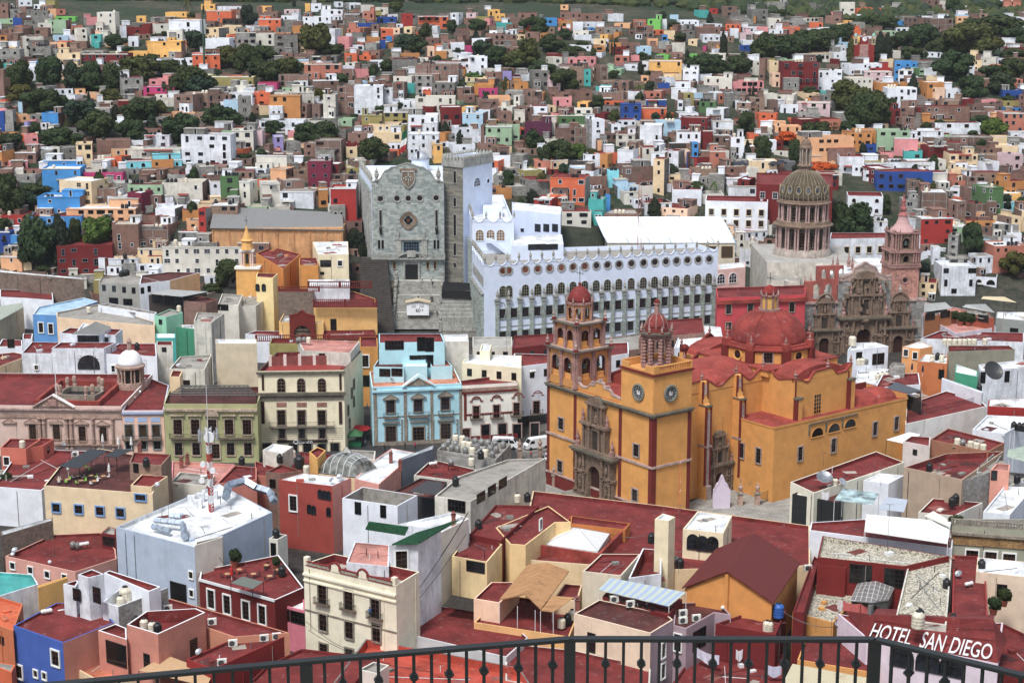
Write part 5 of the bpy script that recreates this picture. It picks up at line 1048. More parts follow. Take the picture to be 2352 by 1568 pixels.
def clock_tower(root,FA,FS):
 W=9.8;b=MB(BF);b.box(0,10.3,0,W,22.9,30.6,mat('plaster',(222,164,76)));b.box(-.35,10.65,-.35,W+.35,30.55,30.95,REDP);b.box(.5,9.8,.5,W-.5,30.9,31.0,OCH);b.build('clock_stage',root)
 for fc,u0,u1 in((FA,34-W,34),(FS,0,10.3)):
  c=fc.mb();
  if fc is FS:balus(c,u0+1.2,u1-.2,31,1.5,-.1,.4,OCH,.62,9);c.box(u0-.1,u0+1.2,-.12,.5,31,32.6,OCH)
  else:c.box(u0,u0+2.4,0,.4,31,32.2,OCH);c.box(u1-2.6,u1-.1,0,.4,31,32.4,OCH);c.box(u0+2.4,u1-2.6,0,.4,31,31.35,OCH)
  c.build('parapet',root)
 b=MB(BF);b.box(9.8,10.2,0,W,31,32.5,OCH);b.box(.3,9.8,W-.4,W,31,32.4,OCH);b.build('parapet',root)
 for fc,x,y in((FA,1156,475),(FS,1445,483)):
  u,z=fc.px(*tv('U3',x,y));c=fc.mb();n=28
  def ring(r0,r1,y0,y1,m):
   for k in range(n):
    a0,a1=2*pi*k/n,2*pi*(k+1)/n;c.face([(u+r0*cos(a0),y0,z+r0*sin(a0)),(u+r1*cos(a0),y1,z+r1*sin(a0)),(u+r1*cos(a1),y1,z+r1*sin(a1)),(u+r0*cos(a1),y0,z+r0*sin(a1))],m)
  STG=mat('carved',(150,152,140));ring(1.32,1.42,-.1,-.3,STG);ring(1.42,1.75,-.3,-.3,STG);ring(1.75,1.8,-.3,0,STG);c.face([(u+1.36*cos(2*pi*k/n),-.1,z+1.36*sin(2*pi*k/n)) for k in range(n)],BLK)
  cb=c.build('clock',root);c=fc.mb()
  for k in range(12):
   a=pi/2-k*pi/6;d=(cos(a),sin(a));w_=.1;p=[]
   for r_,s_ in((.8,-w_*.8),(.8,w_*.8),(1.2,w_),(1.2,-w_)):p.append((u+d[0]*r_-d[1]*s_,-.115,z+d[1]*r_+d[0]*s_))
   c.face(p,WHT)
   q=[(u+d[0]*r_-d[1]*s_,-.125,z+d[1]*r_+d[0]*s_) for r_,s_ in((.86,-.045),(.86,.045),(1.14,.045),(1.14,-.045))];c.face(q,BLK)
  c.face([(u+.55*cos(2*pi*k/n),-.113,z+.55*sin(2*pi*k/n)) for k in range(n)],WHT)
  for k in range(12):a=pi*k/6;c.tube((u+.3*cos(a),-.12,z+.3*sin(a)),(u+.68*cos(a),-.12,z+.68*sin(a)),.02,BLK,4)
  f_=c.build('dial',root);f_.parent=cb;f_.location=(0,0,0);cbw=cb.location+root.location
  f_.location=Vector((0,0,0))
  c=fc.mb();c.tube((u,-.15,z),(u+.42,-.15,z+.95),.04,BLK,4);c.tube((u,-.15,z),(u+.12,-.15,z+.62),.06,BLK,4);h_=c.build('hands',root);h_.parent=cb;h_.location=Vector((0,0,0))
 cx,cy=5.0,5.0;b=MB(BF);m=PINK;b.prism([(cx+3.1*cos(pi/8+pi*i/4),cy+3.1*sin(pi/8+pi*i/4)) for i in range(8)],31,31.9,m)
 for i in range(8):
  a=pi/8+pi*i/4
  for dr_,rr in((2.55,.42),(3.0,.24)):
   x,y=cx+dr_*cos(a),cy+dr_*sin(a);pr=[]
   z=31.6
   for k in range(9):zz=z+6.1*k/9;pr+=[(rr*1.25,zz),(rr*.8,zz+.25),(rr*1.1,zz+.5)]
   b.lathe((x,y),pr,m,7)
 b.build('column',root);b=MB(BF);o=[(cx+2.6*cos(pi/8+pi*i/4),cy+2.6*sin(pi/8+pi*i/4)) for i in range(8)]
 for i in range(8):
  fc=Fac(bw(*o[i]),bw(*o[(i+1)%8]));c=fc.mb();L=fc.L;arch_wall(c,0,L,35.6,37.9,[(L/2,1.3,35.6,36.3)],.4,m,m,6);c.build('arch',root)
 b.prism(inset(o,-.7),37.7,38.1,m);b.prism(inset(o,-1.0),38.1,38.35,LICH);b.prism(inset(o,.1),38.3,39.2,mat('roof',(140,56,52)));b.build('cornice',root)
 for x,y in o:v=Vector((x-cx,y-cy));part('finial',FINR,root,bw(cx+v.x*1.25,cy+v.y*1.25,38.3),0,(.7,.7,.75))
 b=MB(BF);b.lathe((cx,cy),[(2.15,39.1),(2.1,39.8),(1.8,40.7),(1.3,41.4),(.8,41.8),(.6,41.9)],mat('roof',(146,62,58)),20);b.build('cupola',root,smooth=True)
 b=MB(BF);b.lathe((cx,cy),[(.75,41.7),(.55,42),(.5,43.6),(.7,43.8),(.7,44.1)],PINK,8)
 for i in range(8):a=pi*i/4;pr=[(2.15,39.15),(1.85,40.75),(1.0,41.85)];q=[Vector((cx+r_*cos(a),cy+r_*sin(a),z_)) for r_,z_ in pr];b.tube(q[0],q[1],.14,PINK,5);b.tube(q[1],q[2],.14,PINK,5)
 b.lathe((cx,cy),[(.55,44.05),(.6,44.3),(.4,44.7),(.05,44.9)],REDP,12);b.build('lantern',root);cross(root,bw(cx,cy,44.8),3.6)
 b=MB(BF);b.tube((7.4,4,39),(7.4,4,47.5),.05,mat('metal',(70,70,70)),5);b.build('lightning_rod',root)
basilica()
def text(root,s,p,rz,h,m,w=None,tilt=pi/2,name='lettering',ext=.03,align='CENTER',sx=1):
 cu=bpy.data.curves.new('t','FONT');cu.body=s;cu.size=h;cu.extrude=ext;cu.align_x=align;cu.align_y='CENTER'
 o=bpy.data.objects.new('t',cu);COL.objects.link(o);me=bpy.data.meshes.new_from_object(o.evaluated_get(bpy.context.evaluated_depsgraph_get()));bpy.data.objects.remove(o)
 me.materials.clear();me.materials.append(m);q=bpy.data.objects.new(name,me);COL.objects.link(q);q.location=Vector(p)-(root.location if root else Vector((0,0,0)));q.rotation_euler=(tilt,0,rz);q.scale=(sx,1,1)
 if root:q.parent=root
 return q
ASH=mat('ashlar',(160,166,162));ASHD=mat('ashlar',(136,132,122));TRIMG=mat('carved',(184,184,178));UWH=mat('clean',(214,223,240));PILG=mat('block',(164,172,166))
def octwin(fc,root,u,z,r,glass,m=None):
 c=fc.mb();P=[(u+r*cos(pi/8+pi*k/4),z+r*sin(pi/8+pi*k/4)) for k in range(8)];Q=[(u+r*1.5*cos(pi/8+pi*k/4),z+r*1.5*sin(pi/8+pi*k/4)) for k in range(8)]
 c.face([(x,-.06,y) for x,y in P],glass)
 for k in range(8):
  j=(k+1)%8;c.face([(P[k][0],-.1,P[k][1]),(Q[k][0],-.2,Q[k][1]),(Q[j][0],-.2,Q[j][1]),(P[j][0],-.1,P[j][1])],m or TRIMG);c.face([(Q[k][0],-.2,Q[k][1]),(Q[k][0],0,Q[k][1]),(Q[j][0],0,Q[j][1]),(Q[j][0],-.2,Q[j][1])],m or TRIMG)
 c.box(u-.04,u+.04,-.1,-.06,z-r*.9,z+r*.9,BRN);c.build('window',root)
def scal(L,n,hi,dp):
 o=[]
 for i in range(n):
  a,w=L*i/n,L/n;o+=[(a,hi),(a+w*.12,hi)]+[(a+w*(.12+.76*t/8),hi-dp*sin(pi*t/8)**.6) for t in range(1,8)]+[(a+w*.88,hi)]
 return o+[(L,hi)]
def university():
 X=lambda vx,Y,z=30:uy(vx,500,Y)[0]
 FU=Fac((-43.2,520),(-21.0,520));L=FU.L
 r=thing('university','tall grey-green stone university front with curved gable and five octagonal windows','university building',(-32,530,14));BL=(-51,566)
 b=MB();pts=[(-43.2,520.4),(-21,520.4),(-21,566),(-51,566)]
 wallring(b,pts,2,44.6,.5,43.6,UWH,UWH,{0:ASH,3:UWH});b.build('wall',r);b=MB();b.prism(inset(pts,.5),43,43.6,roofmat('W'));b.box(-36,-30,540,550,43.6,46,UWH,UWH);b.build('roof',r)
 c=FU.mb();wavy(c,[(0,45.2),(1.6,45.2),(4.6,48.6),(6.5,49.6),(11,50.8),(15.6,49.6),(17.5,48.6),(20.4,45.2),(22.2,45.2)],13.6,0,.39,ASH,TRIMG,cop=.4);c.box(0,22.2,-.5,0,13.4,14.2,TRIMG);c.build('gable',r)
 for x,y in((1143,258),(1295,255),(1399,255),(1504,252),(1655,250)):u,z=FU.px(*tv('T6',x,y));octwin(FU,r,u,z,.85,GLD,TRIMG)
 u,z=FU.px(*tv('T6',1400,455));c=FU.mb()
 for k in range(24):
  a0,a1=2*pi*k/24,2*pi*(k+1)/24;q=lambda a:2.3+.45*abs(cos(2*a));c.face([(u+1.5*cos(a0),-.12,z+1.5*sin(a0)),(u+q(a0)*cos(a0),-.4,z+q(a0)*sin(a0)),(u+q(a1)*cos(a1),-.4,z+q(a1)*sin(a1)),(u+1.5*cos(a1),-.12,z+1.5*sin(a1))],CARV)
 for dx,dz in((0,.6),(0,-.6),(.6,0),(-.6,0)):c.face([(u+dx+.75*cos(2*pi*k/12),-.1-.001*(dx+2*dz),z+dz+.75*sin(2*pi*k/12)) for k in range(12)],GLD)
 c.box(u-.5,u+.5,-.15,-.1,z-.5,z+.5,BRN);c.build('rose_window',r)
 c=FU.mb();u,z=FU.px(*tv('T6',1400,75));sh=[(-1.9,2.2),(1.9,2.2),(2.1,0),(1.5,-1.6),(0,-3),(-1.5,-1.6),(-2.1,0)]
 c.face([(u+a,-.3,z+d) for a,d in sh],CARV);
 for i in range(len(sh)):a,d=sh[i],sh[(i+1)%len(sh)];c.tube((u+a[0],-.3,z+a[1]),(u+d[0],-.3,z+d[1]),.22,TRIMG,5)
 c.box(u-2.6,u+2.6,-.35,0,z+2.3,z+3.1,CARV);c.box(u-.2,u+.2,-.5,-.3,z-2,z+1.9,TRIMG);c.box(u-1,u+1,-.5,-.3,z+.4,z+.8,TRIMG)
 for k in range(-2,3):c.box(u+k*.7-.2,u+k*.7+.2,-.45,-.3,z-.8+abs(k)*.3,z-.2+abs(k)*.3,TRIMG)
 c.build('crest',r)
 for x in(1147,1660):u,z=FU.px(*tv('T6',x,540));c=FU.mb();c.lathe((u,-.7),[(.1,z-1.6),(.35,z-1.2),(.5,z+.4),(.3,z+.9),(.05,z+1.3)],BLK,6);c.box(u-.05,u+.05,-.7,0,z+1.2,z+1.3,BLK);c.box(u-.35,u+.35,-.2,0,z+1.3,z+6,BLK);c.box(u-.6,u+.6,-.15,0,z+1,z+6.6,TRIMG);c.build('lantern',r)
 u0,z0=FU.px(*tv('T6',1105,798));u1,_=FU.px(*tv('T6',1752,790));zb=z0;c=FU.mb()
 c.box(-.3,22.4,-1.2,0,zb-.5,zb,TRIMG);balus(c,-.2,8,zb,1.3,-1.15,.3,TRIMG,.5,3);balus(c,14.6,22.3,zb,1.3,-1.15,.3,TRIMG,.5,3);
 uc,_=FU.px(*tv('T6',1427,700));c.box(uc-2.6,uc-2.1,-.5,0,14,zb,TRIMG);c.box(uc+2.1,uc+2.6,-.5,0,14,zb,TRIMG);c.box(uc-2.8,uc+2.8,-.6,0,zb-1.4,zb-.8,TRIMG)
 for k in range(10):
  a0,a1=pi*(.15+.7*k/10),pi*(.15+.7*(k+1)/10);c.face([(uc-5.2*cos(a0),-1.3,zb-1.2+3.2*sin(a0)),(uc-5.2*cos(a1),-1.3,zb-1.2+3.2*sin(a1)),(uc-5.2*cos(a1),0,zb-1.2+3.2*sin(a1)),(uc-5.2*cos(a0),0,zb-1.2+3.2*sin(a0))],TRIMG);c.face([(uc-5.2*cos(a0),-1.3,zb-1.2+3.2*sin(a0)),(uc-5.2*cos(a1),-1.3,zb-1.2+3.2*sin(a1)),(uc-4.8*cos(a1),-1.3,zb-1.4+2.9*sin(a1)),(uc-4.8*cos(a0),-1.3,zb-1.4+2.9*sin(a0))],TRIMG)
 c.box(uc-1.3,uc+1.3,-1.4,0,zb+.3,zb+2.2,TRIMG)
 for s_ in(-1,1):
  c.box(uc+s_*4-.9,uc+s_*4+.9,-.5,0,zb,zb+5.6,TRIMG);c.box(uc+s_*4-.25,uc+s_*4+.25,-.8,0,zb+5.7,zb+8,TRIMG)
 c.box(uc-5.2,uc+5.2,-.7,0,zb+5.6,zb+6.1,TRIMG);c.build('balcony',r)
 addwin(r,FU,uc,zb+3,4.6,3.6,'r',mat('paint',(96,120,140)),GL);addwin(r,FU,uc,zb-4.8,3.9,5.4,'sx',TRIMG,mat('paint',(16,16,18)),'door')
 for x in(1131,1164,1642,1674):u,z=FU.px(*tv('T6',x,678));addwin(r,FU,u,z,.7,2.8,'fx',TRIMG,GLD)
 for x in(1207,1272,1578,1645):u,z=FU.px(*tv('T6',x,868));addwin(r,FU,u,z,.8,2.2,'s',TRIMG,mat('glass',(96,64,30)))
 FLk=Fac(BL,(-43.2,520.4));n=17;b=FLk.mb()
 for i in range(n):
  u=FLk.L*(i+.3)/n;b.box(u-.32,u+.32,-.6,0,6,42,TRIMG);b.box(u-.4,u+.4,-.75,0,41.6,42.2,PILG)
 b.box(0,FLk.L,-.3,0,4,12,mat('rubble',(120,108,92)));b.build('pier',r)
 for i in range(n):u=FLk.L*(i+.3)/n;p=FLk.at(u,44.6,-.1);part('finial',FING,r,p,0,(1.3,1.3,1.7))
 for u in(1.6,20.6):part('finial',FING,r,FU.at(u,45.2,-.1),0,(2.2,2.2,2.6))
 t=thing('crenellated_tower','tall square tower with battlements, grey stone face and plain white face','tower',(-13,528,14))
 K0,K1,K2=(X(1018,524),524),(X(1064,519.5),519.5),(X(1131,534),534);K3=(K0[0]+K2[0]-K1[0],K0[1]+K2[1]-K1[1]);T4=[K0,K1,K2,K3]
 b=MB();wallring(b,T4,5,52,.5,50.8,UWH,UWH,{0:ASHD});b.build('wall',t);b=MB();b.prism(inset(T4,.5),50,50.8,roofmat('W'));b.build('roof',t)
 Fg=Fac(K0,K1);Fw=Fac(K1,K2)
 for fc,mm in((Fg,TRIMG),(Fw,TRIMG),(Fac(K2,K3),TRIMG),(Fac(K3,K0),TRIMG)):
  b=fc.mb();b.box(-.3,fc.L+.3,-.35,.2,49.3,50.1,mm);n=max(4,int(fc.L/1.15))
  for i in range(n):
   u=fc.L*(i+.5)/n;b.box(u-.38,u+.38,-.35,.3,50.1,52.4,mm);b.face([(u-.38,-.35,52.4),(u+.38,-.35,52.4),(u,-.02,53.3)],mm);b.face([(u-.38,.3,52.4),(u+.38,.3,52.4),(u,-.02,53.3)],mm);b.face([(u-.38,-.35,52.4),(u-.38,.3,52.4),(u,-.02,53.3)],mm);b.face([(u+.38,-.35,52.4),(u+.38,.3,52.4),(u,-.02,53.3)],mm)
  b.box(-.1,fc.L+.1,-.36,.31,50.0,51.3,mm);b.build('battlement',t)
 for y,h in((60,3.6),(290,2.6),(500,6.6),(722,3.8),(868,1.4)):u,z=Fg.px(*tv('T6',1829,y));addwin(t,Fg,u,z,1.0,h,'s',TRIMG,GLD)
 u,z=Fw.px(*tv('T6',2030,105));addwin(t,Fw,u,z,3.6,2.6,'a',UWH,GL);u,z=Fw.px(*tv('T6',2132,95));octwin(Fw,t,u,z,.7,GL,UWH)
 p=uy(965,345,560);o=thing('observatory','small silver observatory dome on a white drum behind the stone gable','dome',(p[0],560,44));b=MB();b.lathe((p[0],560),[(2.9,43),(2.9,47.2),(3.1,47.3)],UWH,20);b.build('drum',o);b=MB()
 b.lathe((p[0],560),[(2.95*cos(a),47.3+2.95*sin(a)) for a in[pi/2*i/7 for i in range(8)]],mat('metal',(196,200,206)),20);b.build('dome',o,smooth=True);b=MB();b.box(p[0]-.9,p[0]-.2,556.9,559,48,50.2,BLK);b.build('slit',o)
 w=thing('long_university_building','long white-blue wing with scalloped parapet, octagonal and arched windows in rows','university building',(25,500,4))
 Q,R_,RB,QB=(-7.9,476),(61.8,502.5),(56.5,516),(-11.9,504)
 b=MB();P=[Q,R_,RB,QB];wallring(b,P,0,26.4,.5,25.2,UWH,UWH);b.build('wall',w);b=MB();b.prism(inset(P,.5),24.6,25.2,roofmat('G'));b.build('roof',w)
 FQ=Fac(Q,R_);FB=Fac(QB,Q);ns=21
 for fc,n in((FQ,ns),(FB,8)):
  c=fc.mb();pts=[]
  pts=scal(fc.L,n,27.5,1.15);wavy(c,pts,26.2,0,.35,UWH,UWH,n=1,cop=.2);c.build('parapet',w)
  for i in range(n+1):part('finial',FING,w,fc.at(fc.L*i/n,27.5,-.18),0,(1.25,1.25,1.45))
 ox=[5,70,135,197,259,320,382,442,501,561,626,690,749,807,863,920,977,1034]
 for x in[-48,-17]+ox[1:]:
  u,z=FQ.px(1176+x*.4378,392+(523-(x/1034)*60)*.4378);octwin(FQ,w,u,z,.92,mat('glass',(110,64,52)) if x<430 else GL,TRIMG)
  addwin(w,FQ,u,z-6.2+.2,2.0,3.2,'a',mat('paint',(150,150,130)),GL if x>260 else GLD)
 xs=[-80,-20,40,102,165,227,289,350,410,470,529,590,660,718,775,833,890,947,1003,1060];c=FQ.mb();US=[]
 for x in xs:
  u,_=FQ.px(1176+x*.4378,600);US.append(u);c.box(u-.5,u+.5,-.7,0,0,16.2,PILG);c.box(u-.85,u+.85,-1.0,0,16.2,16.7,TRIMG);c.box(u-.65,u+.65,-.85,0,15.2,15.6,TRIMG)
 c.box(0,FQ.L,-.2,0,-1,1.2,PILG);c.build('pilaster',w)
 for u in US:part('finial',FING,w,FQ.at(u,16.7,.45),0,(1.2,1.2,1.7))
 for(a,d) in zip(US,US[1:]):
  m_=(a+d)/2
  for zz in(12.2,5.6):addwin(w,FQ,m_,zz,1.9,2.7,'s',PILG,GL)
  c=FQ.mb();c.box(m_-1.5,m_+1.5,-.1,0,8.2,8.5,TRIMG);c.box(m_-1.45,m_+1.45,-.12,0,7,7.15,PILG);c.build('panel',w)
 u,z=FQ.px(*tv('U2',2270,-100));c=FQ.mb();
 for k in range(24):a0,a1=2*pi*k/24,2*pi*(k+1)/24;c.tube((u-1.0+1.5*cos(a0)*.8,-.1,13+2.6*sin(a0)),(u-1.0+1.5*cos(a1)*.8,-.1,13+2.6*sin(a1)),.1,TRIMG,4)
 c.build('medallion',w)
 c=FB.mb();n=9
 for i in range(n):u=FB.L*(i+.5)/n;c.box(u-.5,u+.5,-.8,0,0,18,PILG);c.box(u-.8,u+.8,-1,0,18,18.4,TRIMG)
 c.build('pilaster',w)
 for i in range(n-1):u=FB.L*(i+1)/n;addwin(w,FB,u,21.5,1.7,2.8,'a',TRIMG,GLD);addwin(w,FB,u,12,1.2,3,'s',PILG,GLD)
 v=thing('stepped_building','white stepped block with scalloped roofline and three arched windows above the long wing','university building',(-8,520,20))
 P=[(-11.9,504.5),(.6,505),(-3,566),(-16.4,566)];b=MB();wallring(b,P,5,34.8,.4,33.6,UWH,UWH);b.build('wall',v);b=MB();b.prism(inset(P,.4),33.2,33.6,roofmat('W'));b.box(-9,-3,522,530,33.6,36.4,UWH);b.build('roof',v)
 F1=Fac(P[0],P[1]);F2=Fac(P[3],P[0])
 for fc,n in((F1,3),(F2,14)):
  c=fc.mb();pts=[]
  pts=scal(fc.L,n,36,1.2);wavy(c,pts,34.6,0,.3,UWH,UWH,n=1,cop=.2);c.build('parapet',v)
  for i in range(n+1):part('finial',FING,v,fc.at(fc.L*i/n,35.9,-.15),0,(1.2,1.2,1.4))
 for x in(2055,2155,2247):u,z=F1.px(*tv('T6',x,592));addwin(v,F1,u,z,2.3,3.2,'a',WHT,mat('glass',(120,96,66)))
 c=F2.mb()
 for i in range(14):u=F2.L*(i+.5)/14;c.box(u-.4,u+.4,-.7,0,10,28,PILG)
 c.build('pier',v)
 c=F1.mb();c.box(4,5.8,-1.6,-.2,28.6,29.8,UWH)
 for i in range(12):c.box(5.8+i*.55,6.4+i*.55,-1.8,-.2,28.2-i*.42,29.6-i*.42,UWH)
 c.build('outside_stair',v)
 R=block('T7',[(0,205),(255,230),(258,190),(0,165)],34,'W','W',zb=10,name='white_annex',label='large white annex with square windows rising behind the long wing',cat='building',wm=UWH)
 wl(R,0,'T7','135 300 180 300 226 300',2.0,2.2,'f',DRK,GL);wl(R,0,'T7','54 312',1.1,.9,'f',DRK,GLD)
 R=block('T7',[(-5,395),(270,385),(262,335),(-5,345)],29.5,'W','W',zb=8,name='white_annex',label='lower white annex with long window strip in front of the larger one',wm=UWH);wl(R,0,'T7','130 400 195 400',5,1.4,'f',DRK,GL)
 t=thing('vaulted_hall','wide court under a smooth white arched tent roof','hall',(48,540,12));x0,x1=X(1395,531,),X(1690,531);n=14;c=MB();cm=mat('clean',(236,239,243));zr=24.3
 P=[(530+12*(1-cos(pi*i/n)),zr+6.4*sin(pi*i/n)**.9) for i in range(n+1)]
 for(y0,z0),(y1,z1) in zip(P,P[1:]):c.face([(x0-3*(z0-zr)/6,y0,z0),(x1-3*(z0-zr)/6,y0,z0),(x1-3*(z1-zr)/6,y1,z1),(x0-3*(z1-zr)/6,y1,z1)],cm)
 c.build('canopy',t,smooth=True);c=MB();c.box(x0,x1,530.3,553.5,6,24.2,mat('plaster',(206,196,176)))
 c.build('wall',t);c=MB()
 for k in range(7):
  xx=x0+(x1-x0)*k/6
  for(y0,z0),(y1,z1) in zip(P,P[1:]):c.tube((xx-3*(z0-zr)/6,y0,z0+.05),(xx-3*(z1-zr)/6,y1,z1+.05),.16,mat('paint',(190,204,216)),4)
 c.build('rib',t);FH=Fac((x0,530.3),(x1,530.3))
 for k in range(8):addwin(t,FH,FH.L*(k+.5)/8,21.4,3.4,3.4,'fx',mat('paint',(110,90,60)),mat('paint',(70,56,38)))
 s=thing('grand_staircase','broad grey stone staircase climbing to the university door','staircase',(-28.5,508,4));b=MB();xl,xr=-35.3,-21.9;n=62;SM=mat('carved',(214,212,204));SD=mat('carved',(80,80,78))
 for i in range(n):
  y0=497.5+18.2*i/n+(1.2 if i>n*.35 else 0)+(1.2 if i>n*.7 else 0);z1=3.4+11.0*(i+1)/n;b.box(xl,xr,y0,520,z1-.19,z1,SM if i%1==0 else SD);b.box(xl,xr,y0-.01,y0+.07,z1-.20,z1-.08,SD)
 b.build('steps',s);b=MB()
 for x in(xl-.9,xr):
  for i in range(12):y0=497+21*i/12;z1=3.9+11*(i+1)/12;b.box(x,x+.9,y0,y0+1.76,0,z1+.9,TRIMG)
 b.build('side_wall',s)
 for x in(xl-.45,xr+.45):
  for i in(0,4,8,11):part('finial',FING,s,(x,498+21*i/12,5.7+11*i/12),0,(1.5,1.5,1.3))
 b=MB();b.box(-44,-36.2,512,520,-1,14,mat('rubble',(116,102,84)));tag(b.build('retaining_wall'),'brown rubble retaining wall left of the grand staircase','wall')
 b=MB();b.box(-21,-8.8,503,508,-1,14.2,TRIMG,mat('plaster',(24,24,26)))
 for i in range(7):b.box(-21,-9,497.5+i*.9,505,4,7.2+i*1.0,TRIMG)
 b.box(-21,-8.4,491,497,0,4.2,mat('rubble',(150,146,136)));balus(b,-20.8,-8.6,4.2,1.5,490.9,.4,TRIMG,.5,3);tg=b.build('terraced_seating');tag(tg,'grey terraced stone seating with black tarp beside the grand staircase','seating')
 b=MB();b.face([(-21.2,502.4,14.4),(-9.2,502.4,13.9),(-10,511,14.9),(-21,511,15.4)],mat('plaster',(26,26,28)));b.face([(-21.2,502.4,14.4),(-9.2,502.4,13.9),(-9.4,501.6,11.6),(-21.2,501.6,12.2)],mat('plaster',(26,26,28)));tag(b.build('tarpaulin'),'black tarpaulin stretched above the terraced seating','tarpaulin')
 k=thing('event_booth','white event panel booth with beige gable roof marked 60, standing on the staircase','booth',(-28.2,500.5,5));p0=uy(*tv('T6',1385,1310),500.5);p1=uy(*tv('T6',1588,1305),500.5);zt=uy(*tv('T6',1480,1215),500.5)[2]
 b=MB();b.box(p0[0],p1[0],500.5,503,p0[2]-.6,zt,mat('clean',(232,234,238)));b.build('panel',k);b=MB();xm=(p0[0]+p1[0])/2;m_=mat('plaster',(196,182,156))
 for sg in(-1,1):q=xm+sg*((p1[0]-p0[0])/2+.5);b.face([(xm,500.1,zt+1.0),(q,500.1,zt+.2),(q,503.4,zt+.2),(xm,503.4,zt+1.0)],m_);b.face([(xm,500.1,zt+1.0),(q,500.1,zt+.2),(q,500.1,zt-.15),(xm,500.1,zt+.6)],m_)
 b.build('roof',k);text(k,'60',(xm+.1,500.45,p0[2]+.9),0,1.5,BLK);
 b=MB()
 for a,c_ in((-1.9,-.5),(.5,1.9)):b.box(xm+a,xm+c_,500.4,500.49,p0[2]+1.9,p0[2]+3.1,mat('paint',(196,198,204)))
 b.box(xm+1.3,xm+1.6,500.4,500.49,p0[2]+.8,p0[2]+1.2,BLK);b.box(xm-.15,xm+.15,500.4,500.49,p0[2]+2.7,p0[2]+3.1,mat('paint',(170,140,140)));b.build('printed_frame',k)
university()
def compania():
 r=thing('carved_church','grey and pink carved stone church with tall relief front, pink bell tower and ruined arches','church',(100,480,2))
 p0=(uy(1838,700,474)[0],474.0);p1=(uy(2123,700,479)[0],479.0);F0=Fac(p0,p1);L=F0.L;GS=mat('ashlar',(150,148,144));PS=mat('ashlar',(176,140,128));WS=mat('oldplaster',(206,200,190))
 U=lambda x:F0.px(*tv('T8',x,700))[0]
 c=F0.mb();c.box(0,U(365),0,9,0,16.2,GS);c.box(U(365),U(642),0,9,0,22.6,GS);c.box(U(642),L,0,9,0,16.4,GS);c.box(U(375),L-2,9,34,0,22.4,WS);c.box(U(150)-2,U(375),9.01,30,0,15,WS);c.build('wall',r)
 c=F0.mb();c.box(U(380),L-2.3,9.3,33.6,22.3,22.62,roofmat('W'));c.box(U(150)-1.8,U(375),9.5,29.6,14.8,15.2,roofmat('G'));c.build('roof',r)
 c=F0.mb();c.box(-.4,U(365),-.5,.3,15.7,16.4,PINKL);c.box(U(642),L+.5,-.5,.3,15.9,16.6,PINKL);c.box(-.3,1.9,-.35,0,0,15.7,GS);c.box(-.5,2.1,-.5,0,5.3,5.8,TRIMG);c.box(L-2.6,L+.3,-.35,0,0,15.9,GS);c.box(L-2.8,L+.5,-.5,0,5.3,5.8,TRIMG)
 a,d=U(365),U(642);m_=(a+d)/2
 wavy(c,[(a,23.6),(a+1.2,23.4),(a+3.6,24.2),(a+5,26.2),(m_-1.8,26.6),(m_,27.6),(m_+1.8,26.6),(d-5,26.2),(d-3.6,24.2),(d-1.2,23.4),(d,23.6)],22,-.1,1,mat('ashlar',(170,150,142)),PINKL,cop=.5);c.build('cornice',r)
 portal(r,F0,m_,.4,1.12)
 c=F0.mb()
 for k in range(34):
  u=m_-6.2+12.4*((k*7)%17)/16;z=8+15*(k/34);w=.35+.3*((k*5)%3);c.box(u-w/2,u+w/2,-.9-.3*((k*3)%4),0,z-.3,z+.9,CARV)
 for s_ in(-1,1):
  for u in(5.3,6.4):column(c,m_+s_*u,-.9,.5,10,.45,CARV);column(c,m_+s_*(u-.6),-.7,10.4,18.5,.36,CARV)
  for k in range(8):a0=k*.35;c.tube((m_+s_*(4.6-2.6*sin(a0*.5)),-.6,18.6+.75*k),(m_+s_*(4.6-2.6*sin((a0+.35)*.5)),-.6,18.6+.75*(k+1)),.4,CARV,6)
 c.lathe((m_,-.9),[(1.6,10.4),(1.8,11),(1.2,11.4)],CARV,10);c.build('relief',r)
 addwin(r,F0,m_,13.8,2.4,4.6,'a',CARV,GLD);c=F0.mb();
 for x in(298,688):portal(r,F0,U(x),.4,.78)
 for x in(298,688):u=U(x);addwin(r,F0,u,9.6,2.0,3.8,'a',CARV,GLD);part('balcony',balmesh(3,.9,1,slab=CARV),r,F0.at(u,7.4),F0.rz);
 for x in(298,688):
  u=U(x);c=F0.mb()
  for k in range(14):aa=pi*k/14;c.tube((u-2.6*cos(aa),-.5,15.4+3.2*sin(aa)),(u-2.6*cos(aa+pi/14),-.5,15.4+3.2*sin(aa+pi/14)),.35,CARV,6)
  for k in range(5):c.box(u-2.2+k*.9,u-1.6+k*.9,-.5,0,14,15.2+1.4*sin(pi*(k+.5)/5),CARV)
  c.lathe((u,-.3),[(.4,18.4),(.5,19.4),(.2,20),(.25,20.5),(.05,20.9)],TRIMG,8);c.build('relief',r)
 c=F0.mb();RM=mat('oldplaster',(176,96,84));arch_wall(c,1.2,U(372),16.2,22.2,[(4.6,1.7,17,20.6),(8.2,1.7,17,20.6),(11.6,1.7,17,20.6)],1.2,RM,WS);arch_wall(c,4.6,U(365),22.2,26.6,[(6.6,1.2,22.8,25),(9,1.2,22.8,25),(11.7,1.4,22.8,25)],1.1,RM,WS);c.build('ruined_arch',r)
 tc=(U(714),4.2);hw=4.1;c=F0.mb();c.box(tc[0]-hw,tc[0]+hw,.2,8.6,16,25.6,mat('ashlar',(184,138,124)));c.box(tc[0]-hw-.4,tc[0]+hw+.4,-.2,9,25.5,26.2,PINK);c.build('tower',r)
